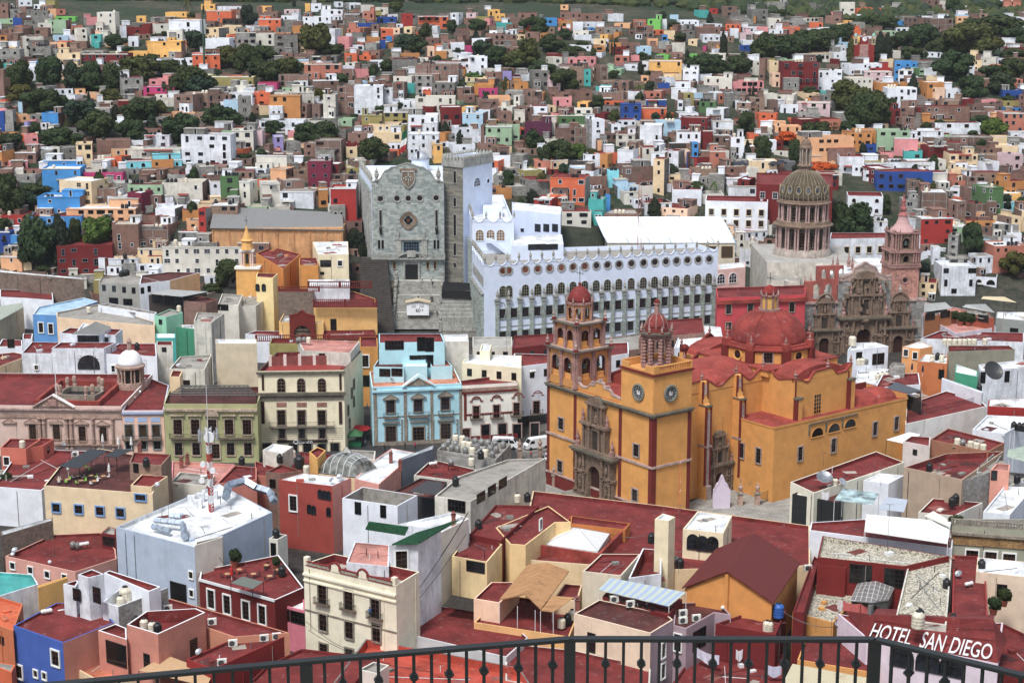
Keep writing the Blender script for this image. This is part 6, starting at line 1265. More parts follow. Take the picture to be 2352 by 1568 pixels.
 u,z=tc[0],F0.px(*tv('T8',714,575))[1];octwin(Fac(F0.at(0,0,-.2),F0.at(L,0,-.2)),r,u,z,.7,GLD,PINK)
 def stage(hf,z0,z1,ow,zp):
  P4=[F0.at(tc[0]+i*hf,0,-tc[1]-j*hf) for i,j in((-1,-1),(1,-1),(1,1),(-1,1))]
  for i in range(4):
   fc=Fac(P4[i],P4[(i+1)%4]);q=fc.mb();Ls=fc.L;arch_wall(q,0,Ls-.8,z0,z1,[(Ls/2,ow,z0+.8,zp)],.8,CARV,CARV);arch_ring(q,Ls/2,zp,ow/2,.3,-.2,CARV)
   for uu in(.25,1.0,1.75,Ls-1.75,Ls-1.0,Ls-.25):column(q,uu,-.35,z0,z1-.4,.22,PINK)
   q.box(-.4,Ls+.4,-.7,.8,z1-.4,z1,PINK);q.box(-.2,Ls+.2,-.6,.4,z0,z0+.4,PINK);q.build('bell_stage',r)
   for uu in(0,1.4,Ls-1.4,Ls):part('finial',FIN,r,fc.at(uu,z1,.25),0,(.7,.7,.6))
 stage(3.9,26.2,30.2,1.6,28.2);stage(3.4,30.2,35.6,2.0,33)
 q=F0.mb();q.lathe(tc,[(3.6,35.6),(3.4,35.9),(2.9,36.5),(2.0,37.6),(1.5,38.8),(1.3,40.0),(1.6,40.1)],mat('tile2',(196,160,158)),12);q.lathe(tc,[(1.6,40.1),(.8,40.9),(.7,41.3),(1.0,41.6),(1.05,42.2),(.7,42.6),(.6,43.8),(.75,44),(.3,44.8),(.25,46)],mat('carved',(190,120,118)),8);q.build('spire',r)
 bm=MB();bm.lathe((0,0),[(.8,0),(.6,.2),(.45,.8),(.35,1.1),(.08,1.2)],mat('metal',(70,84,80)),12);part('bell', sharedmesh(bm,'bell'),r,F0.at(tc[0],32,-1.2))
 for x,z in((415,23.5),(440,24),(500,24.6),(520,23.6),(270,18),(300,18.5)):part('finial',FIN,r,F0.at(U(x),z-1,-14),0,(1.6,1.6,2.4))
 for k in range(5):
  q=F0.mb();u=-2+k*2.2;q.box(u-.5,u+.5,10+k*3,12.5+k*3,8,19+(k%2),WS);q.build('buttress',r)
 FB=Fac((uy(1760,640,492)[0],492),(uy(1838,640,490)[0],490));b=FB.mb();b.box(0,FB.L,0,8,2,19.5,WS,roofmat('G'));b.build('side_wall',r);addwin(r,FB,FB.L*.32,12.5,1.9,4.2,'f',CARV,GLD)
 b=MB();b.box(76,103,499,534,3,23.4,WS,roofmat('g'));b.build('side_wall',r)
 X,Y=uy(1845,500,515)[0],515.0;d=thing('colonnaded_dome','weathered stone dome on two round tiers of columns with a slim lantern','dome',(X,Y,20));CR=mat('carved',(196,184,174));PK=mat('carved',(206,176,170));DM=mat('carved',(112,100,80))
 b=MB();b.lathe((X,Y),[(9,14),(9,22.4),(8.8,24.2),(8.4,25.4),(7.0,25.5)],CR,24);b.lathe((X,Y),[(6.4,25),(6.4,32.4)],mat('carved',(120,112,104)),24);b.lathe((X,Y),[(8.4,32.2),(9.1,32.5),(9.2,32.9),(8.3,33.1),(8.1,34.1),(6.6,34.1)],CARV,32);b.lathe((X,Y),[(6.7,34),(6.7,39.2)],mat('carved',(150,138,130)),24);b.lathe((X,Y),[(7.9,39.2),(8.3,39.6),(7.8,39.9),(7.7,40.6),(7,40.6)],CARV,32)
 b.build('drum',d);b=MB()
 for i in range(16):
  a=2*pi*i/16
  for da in(-.055,.055):
   x,y=X+8.0*cos(a+da),Y+8.0*sin(a+da);b.lathe((x,y),[(.42,25.4),(.3,25.8),(.27,31.6),(.42,32.3)],PK,8)
   x,y=X+7.45*cos(a+da),Y+7.45*sin(a+da);b.lathe((x,y),[(.38,34.1),(.27,34.4),(.25,38.8),(.4,39.3)],PK,8)
 b.build('column',d)
 for i in range(16):
  a=2*pi*(i+.5)/16
  for rr,zz,w,h in((6.45,28.6,1.5,4.6),(6.75,36.6,1.35,3.8)):
   nrm=Vector((cos(a),sin(a)));q=Vector((X,Y))+nrm*rr;tdir=Vector((-nrm.y,nrm.x));
   if nrm.y<.25:part('window',wmesh('a',w,h,CARV,GLD),d,(q.x,q.y,zz),atan2(tdir.y,tdir.x))
 b=MB();b.lathe((X,Y),[(7.5*cos(t),40.6+8.7*sin(t)) for t in[pi/2*i/12 for i in range(11)]]+[(1.4,49.0)],DM,32);b.build('dome',d,smooth=True);b=MB()
 for i in range(32):
  a=2*pi*i/32;q=[Vector((X+7.6*cos(t)*cos(a),Y+7.6*cos(t)*sin(a),40.6+8.8*sin(t))) for t in[pi/2*k/9 for k in range(9)]]
  for s_,t_ in zip(q,q[1:]):b.tube(s_,t_,.13,mat('carved',(160,148,128)),4)
 b.build('rib',d)
 for i in range(16):
  a=2*pi*i/16;t=.32;n_=12
  if sin(a)>.3:continue
  b=MB();cx_,cy_,cz_=X+7.75*cos(t)*cos(a),Y+7.75*cos(t)*sin(a),40.9+8.8*sin(t);tx,ty=-sin(a),cos(a)
  b.face([(cx_+tx*.62*cos(k*pi/6),cy_+ty*.62*cos(k*pi/6),cz_+1.05*sin(k*pi/6)) for k in range(n_)],mat('glass',(90,96,104)))
  for k in range(n_):
   a0,a1=k*pi/6,(k+1)*pi/6;b.tube((cx_+tx*.75*cos(a0),cy_+ty*.75*cos(a0),cz_+1.2*sin(a0)),(cx_+tx*.75*cos(a1),cy_+ty*.75*cos(a1),cz_+1.2*sin(a1)),.16,mat('carved',(184,170,140)),5)
  b.build('window',d)
 b=MB();b.lathe((X,Y),[(2.2,48.6),(2.0,49.4),(1.7,50.2),(2.5,50.4),(2.4,50.8),(1.3,50.9),(1.2,55.6),(2.0,55.8),(1.9,56.3),(1.6,56.6),(1.5,57.4),(.9,58.3),(.3,58.7),(.55,59.1),(.1,59.6)],CARV,16)
 for i in range(8):a=2*pi*i/8;b.lathe((X+1.6*cos(a),Y+1.6*sin(a)),[(.25,50.9),(.18,51.2),(.18,54.9),(.3,55.6)],CR,6)
 b.build('lantern',d)
compania()
def clockchurch():
 g=ug(*tv('T4',880,600));Y=g[1];F1=Fac((uy(*tv('T4',792,500),Y)[0],Y),(uy(*tv('T4',975,500),Y)[0],Y));r=thing('red_church','dark red church with white clock and golden dome on the far slope','church',g)
 z0=g[2]-1;c=F1.mb();Z=lambda y:F1.px(*tv('T4',880,y))[1];Uu=lambda x:F1.px(*tv('T4',x,500))[0];RR=mat('plaster',(140,40,36));c.box(0,F1.L,0,14,z0-4,Z(415),RR);c.box(Uu(850),Uu(915),-.01,3,Z(415),Z(345),RR);c.box(Uu(840),Uu(918),-.4,0,z0,Z(410),PINK);c.box(Uu(832),Uu(924),-.6,0,Z(520),Z(512),PINK);c.build('wall',r)
 for x in(803,966):
  c=F1.mb();u=Uu(x);w_=Uu(982)-Uu(950);c.box(u-w_/2,u+w_/2,.01,w_,Z(415),Z(335),mat('carved',(200,180,150)));c.lathe((u,w_/2),[(w_*.45,Z(335)),(w_*.42,Z(322)),(w_*.2,Z(310)),(.05,Z(305))],mat('plaster',(140,190,180)),12);c.box(u-w_*.2,u+w_*.2,-.02,.02,Z(400),Z(360),DRK);c.build('tower',r)
 c=F1.mb();c.lathe((Uu(845),8),[(2.6,Z(415)),(2.6,Z(385)),(2.2,Z(360)),(1.2,Z(345)),(.2,Z(340))],mat('plaster',(206,170,90)),14);c.build('dome',r,smooth=True)
 c=F1.mb();u,z=Uu(882),Z(360);c.face([(u+1.05*cos(k*pi/8),-.06,z+1.05*sin(k*pi/8)) for k in range(16)],WHT);c.tube((u,-.1,z),(u,-.1,z+.8),.06,BLK,4);c.tube((u,-.1,z),(u+.5,-.1,z+.2),.06,BLK,4);c.lathe((u,1),[(.9,Z(345)),(.8,Z(325)),(.3,Z(312)),(.05,Z(305))],PINK,8);c.build('clock',r)
 addwin(r,F1,Uu(878),Z(475),1.6,2.4,'sx',PINK,GLD);addwin(r,F1,Uu(878),Z(560),3.0,5,'asx',PINK,GLD,'door')
 y0=1245;xa,xb=uy(1201,10,y0)[0],uy(1424,10,y0)[0];zb=uy(1300,24,y0)[2];b=MB();m=mat('rubble',(84,80,84));b.box(xa,xb,y0,y0+12,zb-22,zb+24,m);n=24
 for i in range(n):x=xa+(xb-xa)*i/(n-1);b.box(x-1.9,x+1.9,y0-5,y0,zb-22,zb+20,m)
 tag(b.build('fortress_wall'),'dark stone wall with closely spaced buttresses on the ridge at the top edge','wall')
 p=ug(*tv('T1',1880,660));h=uy(*tv('T1',1880,90),p[1])[2]-p[2];b=MB();b.lathe(p[:2],[(.5,p[2]),(.35,p[2]+h*.6),(.2,p[2]+h)],mat('metal',(70,104,84)),8);tag(b.build('green_mast',loc=p),'tall green steel pole mast beside the orange-red house on the left hill','mast')
 p=ug(*tv('T2',1400,1450));zt=uy(*tv('T2',1392,1150),p[1])[2];f=thing('flagpole','white flagpole with green, white and red flag hanging limp left of the white tower house','flag',p);b=MB();b.lathe(p[:2],[(.16,p[2]),(.1,zt)],WHT,8);b.build('pole',f);b=MB();z_=[uy(*tv('T2',1380,y),p[1])[2] for y in(1190,1265,1325,1385)]
 for(a_,b_),m,k in zip(zip(z_,z_[1:]),((20,96,70),(226,226,222),(180,40,44)),(0,1,2)):
  for j in range(3):b.face([(p[0]-.1-j*.7-k*.3,p[1]-.1+.25*(j%2),a_-j*.4),(p[0]-.8-j*.7-k*.3,p[1]-.1+.25*((j+1)%2),a_-.4-j*.4),(p[0]-1.1-j*.7-k*.3,p[1]-.1+.25*((j+1)%2),b_-.4-j*.4),(p[0]-.4-j*.7-k*.3,p[1]-.1+.25*(j%2),b_-j*.4)],mat('cloth',m))
 b.build('flag',f)
clockchurch()
def pp(s):v=[float(q) for q in s.split()];return list(zip(v[::2],v[1::2]))
def K(t,s,z,c,roof,name,label,**k):return block(t,pp(s),z,c,roof,name=name,label=label,**k)
CREAM=(234,224,196);STG2=mat('carved',(168,158,144));STP=mat('carved',(206,176,160))
def roads():
 b=MB();b.face([(-150,376.5,.02),(33,384,.02),(8,352,.02),(-150,330,.02)],mat('pave',(66,66,68)));b.face([(4,384,.03),(40,384,.03),(40,500,.03),(4,500,.03)],mat('pave',(110,106,100)));b.face([(-36,378,.05),(-28.5,378,.05),(-29,450,.05),(-40,450,.05)],mat('pave',(62,60,62)))
 tag(b.build('street',loc=(0,0,0)),kind='structure');b=MB();b.prism([(-5,318),(10,354),(2,352),(12,305),(70,318),(64,352),(40,336),(28,325),(8,350)][:3],-1,.3,mat('pave',(160,158,152)))
 b=MB();b.prism([(-2,300),(60,300),(66,345),(46,352),(30,330),(8,358),(-3,357)],-.5,.14,mat('pave',(164,162,156)));b.prism([(2,372),(26,380),(26,384.6),(0,384.3)],-.5,.15,mat('pave',(130,126,120)));tag(b.build('pavement',loc=(0,0,0)),kind='structure')
 b=MB()
 for pts,w in(([(1740,1568),(1755,1480),(1762,1440),(1775,1400)],34),):
  P=[ug(*tv('T3',x,y)) for x,y in pts]
  for a,c in zip(P,P[1:]):b.face([(a[0]-3.2,a[1],a[2]+.35),(a[0]+3.2,a[1],a[2]+.35),(c[0]+2.6,c[1],c[2]+.35),(c[0]-2.6,c[1],c[2]+.35)],mat('pave',(84,82,84)))
 P=[ug(*tv('T4',x,y)) for x,y in((1400,1200),(1400,1100),(1395,1000),(1400,900),(1415,790))]
 for a,c in zip(P,P[1:]):b.face([(a[0]-3.4,a[1],a[2]+.35),(a[0]+3.4,a[1],a[2]+.35),(c[0]+3,c[1],c[2]+.35),(c[0]-3,c[1],c[2]+.35)],mat('pave',(120,112,108)))
 P=[ug(*tv('T3',2010,1560)),ug(*tv('T4',250,1560)),ug(*tv('T4',240,1470)),ug(*tv('T3',2080,1490))];zz=max(p[2] for p in P);b.prism([p[:2] for p in P],zz-6,zz+.3,mat('plaster',(110,110,112)))
 tag(b.build('hill_street',loc=(0,0,0)),kind='structure')
 CP=[]
 for t,x,y in(('T3',2050,1525),('T3',2110,1520),('T3',2145,1505),('T3',2245,1500),('T3',2300,1500),('T4',60,1520),('T4',120,1505)):p=uz(*tv(t,x,y),zz+.3);CP.append((p,.1,(208,210,212) if t=='T3' and x!=2050 and x!=2110 else(70,76,90)))
 P=[ug(*tv('T3',x,y)) for x,y in((1770,1425),(1735,1555))];CP+=[((p[0]-1,p[1],p[2]+.4),1.3,(200,202,204)) for p in P]
 return CP
CARP=roads()
def car(loc,rz,c,label,group='cars parked on the hill'):
 r=thing('parked_car',label,'car',loc,group);m=mat('paint',c);ca,sa=cos(rz),sin(rz);fr=(loc[0],loc[1],ca,sa,-sa,ca);z=loc[2]
 b=MB(fr);pr=[(-2.1,.35),(-2.15,.75),(-1.9,.95),(-1.2,1.0),(2.0,.85),(2.15,.6),(2.1,.35)];n=len(pr)
 b.face([(x,-.85,z+h) for x,h in pr],m);b.face([(x,.85,z+h) for x,h in pr],m)
 for(a,h),(d,g) in zip(pr,pr[1:]+pr[:1]):b.face([(a,-.85,z+h),(d,-.85,z+g),(d,.85,z+g),(a,.85,z+h)],m)
 b.face([(-1.1,-.66,z+1.42),(.5,-.66,z+1.42),(.5,.66,z+1.42),(-1.1,.66,z+1.42)],m);b.build('body',r);b=MB(fr)
 T=[(-1.1,1.42),(.5,1.42)];Bq=[(-1.75,.96),(1.2,.94)]
 for s_ in(-1,1):b.face([(Bq[0][0],s_*.8,z+Bq[0][1]),(Bq[1][0],s_*.8,z+Bq[1][1]),(.5,s_*.65,z+1.41),(-1.1,s_*.65,z+1.41)],GL)
 b.face([(1.2,-.8,z+.94),(1.2,.8,z+.94),(.5,.65,z+1.41),(.5,-.65,z+1.41)],GL);b.face([(-1.75,-.8,z+.96),(-1.75,.8,z+.96),(-1.1,.65,z+1.41),(-1.1,-.65,z+1.41)],GL);b.build('windscreen',r)
 for x in(-1.35,1.35):
  for y in(-.86,.86):b=MB(fr);b.tube((x,y-.08,z+.32),(x,y+.08,z+.32),.32,BLK,12);b.build('wheel',r)
 return r
PN=['white car leftmost on the parking deck','dark car second on the parking deck','white pickup-like car third on the parking deck','white car fourth on the parking deck','white car fifth on the parking deck','dark car sixth on the parking deck','rightmost dark car on the parking deck, beside the hotel','white car high in the narrow uphill street','white car low in the narrow uphill street']
for(p,rz,c),l in zip(CARP,PN):car(p,rz,c,l)
def van(px,py,rz,label,word=None):
 loc=uz(*tv('U3',px,py),.1);loc=(loc[0],loc[1],.1);r=thing('van',label,'van',loc,'white vans in the street');m=mat('paint',(226,228,230));fr=(loc[0],loc[1],cos(rz),sin(rz),-sin(rz),cos(rz));b=MB(fr);z=.1
 pr=[(-3,.4),(-3,2.5),(-2.8,2.65),(1.4,2.65),(1.9,2.45),(2.5,1.6),(3,1.25),(3.05,.4)]
 for s_ in(-1,1):b.face([(x,s_,z+h) for x,h in pr],m)
 for(a,h),(d,g) in zip(pr,pr[1:]+pr[:1]):b.face([(a,-1,z+h),(d,-1,z+g),(d,1,z+g),(a,1,z+h)],m)
 b.build('body',r);b=MB(fr);b.face([(1.93,-.85,z+2.42),(1.93,.85,z+2.42),(2.52,.88,z+1.62),(2.52,-.88,z+1.62)],GLD)
 for s_ in(-1,1):
  b.face([(1.0,s_*1.01,z+1.5),(2.3,s_*1.01,z+1.5),(1.85,s_*1.01,z+2.2),(1.0,s_*1.01,z+2.2)],GLD)
  b.face([(-2.7,s_*1.01,z+1.5),(.8,s_*1.01,z+1.5),(.8,s_*1.01,z+2.2),(-2.7,s_*1.01,z+2.2)],GLD) if word else None
 b.build('windscreen',r)
 for x in(-1.9,2.0):
  for y in(-1,1):b=MB(fr);b.tube((x,y-.1,.45),(x,y+.1,.45),.38,BLK,12);b.build('wheel',r)
 b=MB(fr)
 for y in(-.75,.75):b.box(3.0,3.1,y-.18,y+.18,z+.75,z+1.0,mat('glass',(200,204,210)))
 b.box(3.0,3.08,-.5,.5,z+.6,z+.95,BLK);b.build('headlight',r)
 if word:text(r,word,(loc[0]-.2,loc[1]-1.08,2.5),rz,.55,mat('paint',(40,44,60)),sx=1.6)
van(-60,985,pi-.1+pi,'white minibus with dark side windows parked across from the church','DUCSA');van(225,985,pi+.45,'white van with black grille beside the left edge of the yellow church');car(uz(*tv('U3',330,1085),.1),pi/2,(214,216,218),'white car half hidden behind the church corner',None)
def ped(R,i,t,x,y,w,h=.9,d=.45,m=None,arc=False):
 fc=R.f[i];u,z=fc.px(*tv(t,x,y));m=m or STG2;b=fc.mb();b.box(u-w/2,u+w/2,-d,0,z-.25,z,m)
 if arc:
  for k in range(8):a0,a1=pi*k/8,pi*(k+1)/8;b.face([(u+w/2*cos(a0),-d,z+h*sin(a0)),(u+w/2*cos(a1),-d,z+h*sin(a1)),(u,-d,z)],m);b.face([(u+w/2*cos(a0),-d,z+h*sin(a0)),(u+w/2*cos(a1),-d,z+h*sin(a1)),(u+w/2*cos(a1),0,z+h*sin(a1)),(u+w/2*cos(a0),0,z+h*sin(a0))],m)
 elif h:b.face([(u-w/2,-d+.1,z),(u+w/2,-d+.1,z),(u,-d+.1,z+h)],m);b.face([(u-w/2-.1,-d,z),(u,-d,z+h+.1),(u,0,z+h+.1),(u-w/2-.1,0,z)],m);b.face([(u+w/2+.1,-d,z),(u,-d,z+h+.1),(u,0,z+h+.1),(u+w/2+.1,0,z)],m)
 b.build('pediment',R.root)
def bandpx(R,i,t,x0,x1,y0,y1,d,m,name='trim'):
 fc=R.f[i];u0,z1=fc.px(*tv(t,x0,y0));u1,_=fc.px(*tv(t,x1,y0));_,z0=fc.px(*tv(t,x0,y1));b=fc.mb();b.box(u0,u1,-d,0,z0,z1,m);return b.build(name,R.root)
def railpx(R,i,t,x0,x1,y,h=1.05,d=1.0,slab=None,bars=None,stone=False):
 fc=R.f[i];u0,z=fc.px(*tv(t,x0,y));u1,_=fc.px(*tv(t,x1,y));part('balcony',balmesh(u1-u0,d,h,slab,bars),R.root,fc.at((u0+u1)/2,z-.01,.005),fc.rz)
R=K('U1','-300 592 1108 605 1390 310 -20 300',12,(214,188,176),'R','palace','pale pink neoclassical palace with triangular pediment and red roof with octagonal well',cop=mat('clean',(226,224,222)),par=.9)
wl(R,0,'U1','300 835 517 835 752 850 943 855',1.6,3.5,'s',STP,mat('glass',(48,36,28)),name='door');band(R,0,11.1,11.5,.7,PINKL,u0=0);band(R,0,9.2,10.3,.25,mat('brick',(190,158,140)))
for x,y,a in((85,745,0),(280,748,0),(510,752,1),(742,755,0),(935,762,0)):ped(R,0,'U1',x,y,3.2,.8,m=STP,arc=bool(a))
for x in(95,272,508,742,922):bandpx(R,0,'U1',x-50,x+50,665,708,.12,PINKL,'panel')
c=R.f[0].mb();u0,z0=R.f[0].px(*tv('U1',315,603));u1,_=R.f[0].px(*tv('U1',665,603));um=(u0+u1)/2
c.face([(u0,-.6,12),(u1,-.6,12),(um,-.6,14.4)],STP)
for a,d in((u0-.4,um),(u1+.4,um)):c.face([(a,-1,11.9),(d,-1,14.8),(d,.6,14.8),(a,.6,11.9)],mat('clean',(226,224,222)));c.face([(a,-1,11.7),(d,-1,14.5),(d,-1,14.8),(a,-1,12)],PINKL)
c.box(um-1,um+1,-1,-.6,12.2,13.7,PINK);c.build('pediment',R.root)
for x in(365,405,610,652,850,1030):u,_=R.f[0].px(*tv('U1',x,800));c=R.f[0].mb();column(c,u,-.35,2,9.2,.42 if x<700 else .3,STP);c.build('column',R.root)
railpx(R,0,'U1',490,1105,940,1.2,1.1,STP,mat('metal',(110,96,88)))
def boxring(pts,z0,z1,th,m,nm,R):
 b=MB();wallring(b,pts,z0,z1,th,z0+.02,m,m);b.build(nm,R.root)
q=[uz(*tv('U1',x,y),12.4)[:2] for x,y in((310,545),(905,560),(1115,372),(545,355))];boxring(q,11.1,12.4,.8,REDR,'parapet',R)
q=[uz(*tv('U1',x,y),12.2)[:2] for x,y in((540,500),(860,510),(945,470),(930,425),(640,422),(560,455))];b=MB();ins=wallring(b,q,11.0,12.3,.6,11.15,STG2,STG2);b.prism(ins,11.05,11.2,BLK);b.build('light_well',R.root)  # no real hole: black floor at roof level paints the shade down the well
for x,y in((522,480),(552,490),(785,500),(845,485),(617,420),(680,405),(905,415),(933,430)):p=uz(*tv('U1',x,y),12.3);b=MB();b.lathe(p[:2],[(.5,11.4),(.5,12.4),(.35,12.6),(.55,13.4),(.5,14.2),(.3,14.5)],STP,8);b.build('urn',R.root)
p=at('U1',515,500,14.6);b=MB();b.tube((p[0],p[1],14.6),(p[0],p[1],20.3),.09,WHT,6);tag(b.build('flagpole',loc=p),'bare white flagpole above the pink palace pediment','flagpole')
R=K('U1','1112 642 1492 640 1540 410 1330 330',11.2,(232,196,178),'R','narrow_building','narrow pale pink building with pale blue panels and iron balcony',cop=mat('clean',(196,206,226)),par=.8)
wl(R,0,'U1','1178 825 1305 825 1425 825',1.7,2.8,'s',mat('carved',(150,156,158)),mat('glass',(60,50,38)));wl(R,0,'U1','1180 955 1305 955 1435 955',1.5,1.8,'s',mat('carved',(150,156,158)),GLD);railpx(R,0,'U1',1122,1475,900)
for x in(1177,1298,1418):bandpx(R,0,'U1',x-42,x+42,705,745,.08,mat('plaster',(168,190,222)),'panel')
bandpx(R,0,'U1',1115,1490,672,684,.12,mat('plaster',(168,190,222)));band(R,0,10.5,11.0,.5,mat('clean',(176,184,206)))
R=K('U1','1492 580 2345 585 2400 420 1545 440',13.7,(172,172,126),'D','green_building','olive green building with five balcony windows and black rooftop pergola',cop=mat('plaster',(184,184,144)),par=.8)
GSt=mat('carved',(206,186,166));wl(R,0,'U1','1622 790 1782 790 1937 790 2090 790 2253 790',1.9,3.5,'s',GSt,mat('glass',(30,22,20)),name='door');wl(R,0,'U1','1630 990 1790 990 2105 990 2262 990',1.7,2.9,'s',GSt,GLD);wl(R,0,'U1','1957 1010',2.3,3.4,'s',GSt,mat('glass',(34,26,22)),name='door')
railpx(R,0,'U1',1552,1815,885);railpx(R,0,'U1',1990,2322,885)
for x in(1617,1775,2085,2250):ped(R,0,'U1',x,678,3.3,0,.6,GSt)
ped(R,0,'U1',1932,680,3.3,1.1,.6,GSt,True);band(R,0,12.1,12.6,.6,GSt)
for x in(1617,1775,1932,2085,2250):bandpx(R,0,'U1',x-55,x+55,622,655,.1,GSt,'panel')
b=MB();Q=[at('U1',x,y,15.6) for x,y in((1540,500),(2340,505),(2260,412),(1660,415))]
for i in range(15):
 t=i/14;p0=Vector(Q[0]).lerp(Vector(Q[1]),t);p1=Vector(Q[3]).lerp(Vector(Q[2]),t);b.tube(p0,p1,.1,BLK,4)
for i in range(7):t=i/6;b.tube(Vector(Q[0]).lerp(Vector(Q[3]),t),Vector(Q[1]).lerp(Vector(Q[2]),t),.13,BLK,4)
for p in Q:b.tube(p,(p[0],p[1],12.9),.1,BLK,4)
b.build('pergola',R.root,loc=R.root.location) if False else tag(b.build('pergola'),'black steel pergola frame on the roof of the olive green building','pergola')
R=K('U2','15 282 800 272 970 98 190 108',19.3,CREAM,'R','bank_building','cream four-storey bank building with iron balconies and dark corner strips',par=1.0,cop=LICH)
wl(R,0,'U2','230 410 412 410 600 410',1.7,3.2,'a',STG2,mat('glass',(46,30,24)));wl(R,0,'U2','232 705 415 705 600 705',1.7,3.4,'s',STG2,mat('glass',(34,24,22)),name='door');wl(R,0,'U2','238 850 420 850 604 850',1.3,2.2,'s',STG2,GL,bal=.6)
wl(R,0,'U2','100 990 340 990 470 985 600 990 720 985',1.9,2.6,'sx',STG2,GLD,name='door');railpx(R,0,'U2',122,712,785,1.2,1.1,STG2)
band(R,0,18.6,19.1,.5,LICH,ext=.3);bandpx(R,0,'U2',5,820,480,505,.8,LICH,'cornice');bandpx(R,0,'U2',30,800,515,545,.3,STG2)
for x in(60,768):bandpx(R,0,'U2',x-10,x+10,300,455,.15,mat('plaster',(70,44,38)),'corner_strip');bandpx(R,0,'U2',x-14,x+14,560,760,.2,mat('plaster',(70,44,38)),'corner_strip')
for x in(232,416,600):bandpx(R,0,'U2',x-45,x+45,568,606,.12,mat('carved',(190,140,124)),'oval_panel')
for k in range(7):bandpx(R,0,'U2',45,795,806+k*17,809+k*17,.03,STG2,'groove')
sg=bandpx(R,0,'U2',190,650,912,934,.3,mat('paint',(50,40,38)),'sign_board');u,z=R.f[0].px(*tv('U2',428,923));text(R.root,'CIBanco',R.f[0].at(u,z,.33),R.f[0].rz,1.15,WHT,sx=1.15)
u2,_=R.f[0].px(*tv('U2',366,923));c=R.f[0].mb()
for k in range(12):c.tube((u2+.5*cos(k*pi/6),-.33,z+.5*sin(k*pi/6)),(u2+.5*cos((k+1)*pi/6),-.33,z+.5*sin((k+1)*pi/6)),.06,WHT,4)
c.build('emblem',R.root)
wl(R,1,'U2','838 640 890 400 890 560 850 760 870 480',1.2,2.2,'s',STG2,GLD)
b=MB();q=[at('U2',x,y,19.2) for x,y in((70,262),(760,245),(800,190),(130,205))];b.face([(p[0],p[1],18.4) for p in q],mat('corr',(176,70,66)),[(0,0),(40,0),(40,6),(0,6)]);b.build('tiled_roof',R.root)
c=Fac(q[3][:2],q[2][:2]).mb();L=(Vector(q[3][:2])-Vector(q[2][:2])).length;c.box(0,L,0,.3,18.3,20.6,mat('brick',(150,70,60)))
for k in range(6):c.box(L*k/5-.35,L*k/5+.35,-.1,.4,18.3,21,mat('plaster',(220,206,200)))
c.build('brick_parapet',R.root)
R2_=K('U2','430 95 860 118 945 10 380 -5',21.5,'w','P','rear_house','white house with striped pink roof behind the cream bank building',zb=5);wl(R2_,0,'U2','602 165',1.3,2.2,'f',BRN,GLD)
for x in(400,440):tank(at('U2',x,20,21.6),'steel')
tank(at('U2',480,25,21.6),'white')
R=K('U2','1056 428 1874 393 1775 190 1035 288',14.2,(176,218,230),(206,142,112),'light_blue_building','light blue building with grey stone corners, pediment and three balcony windows',cop=mat('clean',(214,236,242)),par=.8)
wl(R,0,'U2','1226 605 1478 595 1725 578',1.9,2.9,'s',STG2,GL);wl(R,0,'U2','1230 865 1730 840',2.3,4.4,'s',STG2,mat('glass',(40,38,38)));wl(R,0,'U2','1482 870',2.6,4.2,'s',STG2,GLD,name='door')
for x,y in((1226,530),(1478,518),(1725,500)):ped(R,0,'U2',x,y,3.6,.9,.5)
for x0,x1,y in((1162,1296,705),(1390,1575,695),(1663,1796,682)):railpx(R,0,'U2',x0,x1,y,1.2,.8,STG2,mat('metal',(60,60,60)))
for x0,x1 in((1068,1098),(1345,1372),(1588,1612),(1852,1874)):bandpx(R,0,'U2',x0,x1,440,960,.2,STG2,'corner_strip')
for k in range(12):
 for x in(1100,1330,1375,1570,1615,1835):bandpx(R,0,'U2',x-10+(4 if k%2 else 0),x+10,720+k*20,730+k*20,.16,STG2,'quoin') if k<11 else None
for x,y in((1230,745),(1480,735),(1730,722)):ped(R,0,'U2',x,y,4,0,.5)
band(R,0,12.9,13.4,.5,mat('plaster',(176,218,230)));bandpx(R,0,'U2',1080,1870,700,706,.15,STG2);bandpx(R,0,'U2',1075,1872,930,1000,.1,STG2)
c=R.f[0].mb();u0,_=R.f[0].px(*tv('U2',1340,415));u1,_=R.f[0].px(*tv('U2',1625,410));um=(u0+u1)/2;c.face([(u0+.6,-.2,14.1),(u1-.6,-.2,14.1),(um,-.2,16.1)],STG2)
for a in(u0-.3,u1+.3):c.face([(a,-.6,14),(um,-.6,16.9),(um,.8,16.9),(a,.8,14)],mat('clean',(214,236,242)));c.face([(a,-.6,13.8),(um,-.6,16.5),(um,-.6,16.9),(a,-.6,14.1)],mat('clean',(200,230,238)))
c.build('pediment',R.root)
BLU=mat('clean',(180,222,232))
def sub(R,t,s,z,zb,wm,rm,name='rooftop_room',par=.3):
 w=[uz(*tv(t,x,y),z)[:2] for x,y in pp(s)];b=MB();ins=wallring(b,w,zb,z,.2,z-par,wm,rm);b.prism(ins,z-par-.1,z-par,rm);b.build(name,R.root);return[Fac(w[i],w[(i+1)%len(w)]) for i in range(len(w))]
f=sub(R,'U2','1070 243 1348 250 1338 180 1110 182',17,13,BLU,roofmat('D'));wl(R,f[0],'U2','1175 295 1285 292',2.4,1.6,'f',DRK,GLD)
f=sub(R,'U2','1350 240 1560 235 1560 190 1345 185',17,13,BLU,roofmat('W'));f=sub(R,'U2','1595 240 1790 235 1740 185 1590 200',16.6,13,BLU,mat('corr',(200,120,90)))
f=sub(R,'U2','1075 345 1340 325 1335 300 1075 310',14.6,13,BLU,mat('roof',(206,142,112)));f=sub(R,'U2','1490 300 1560 300 1560 285 1490 285',15.2,13,BLU,mat('roof',(206,142,112)))
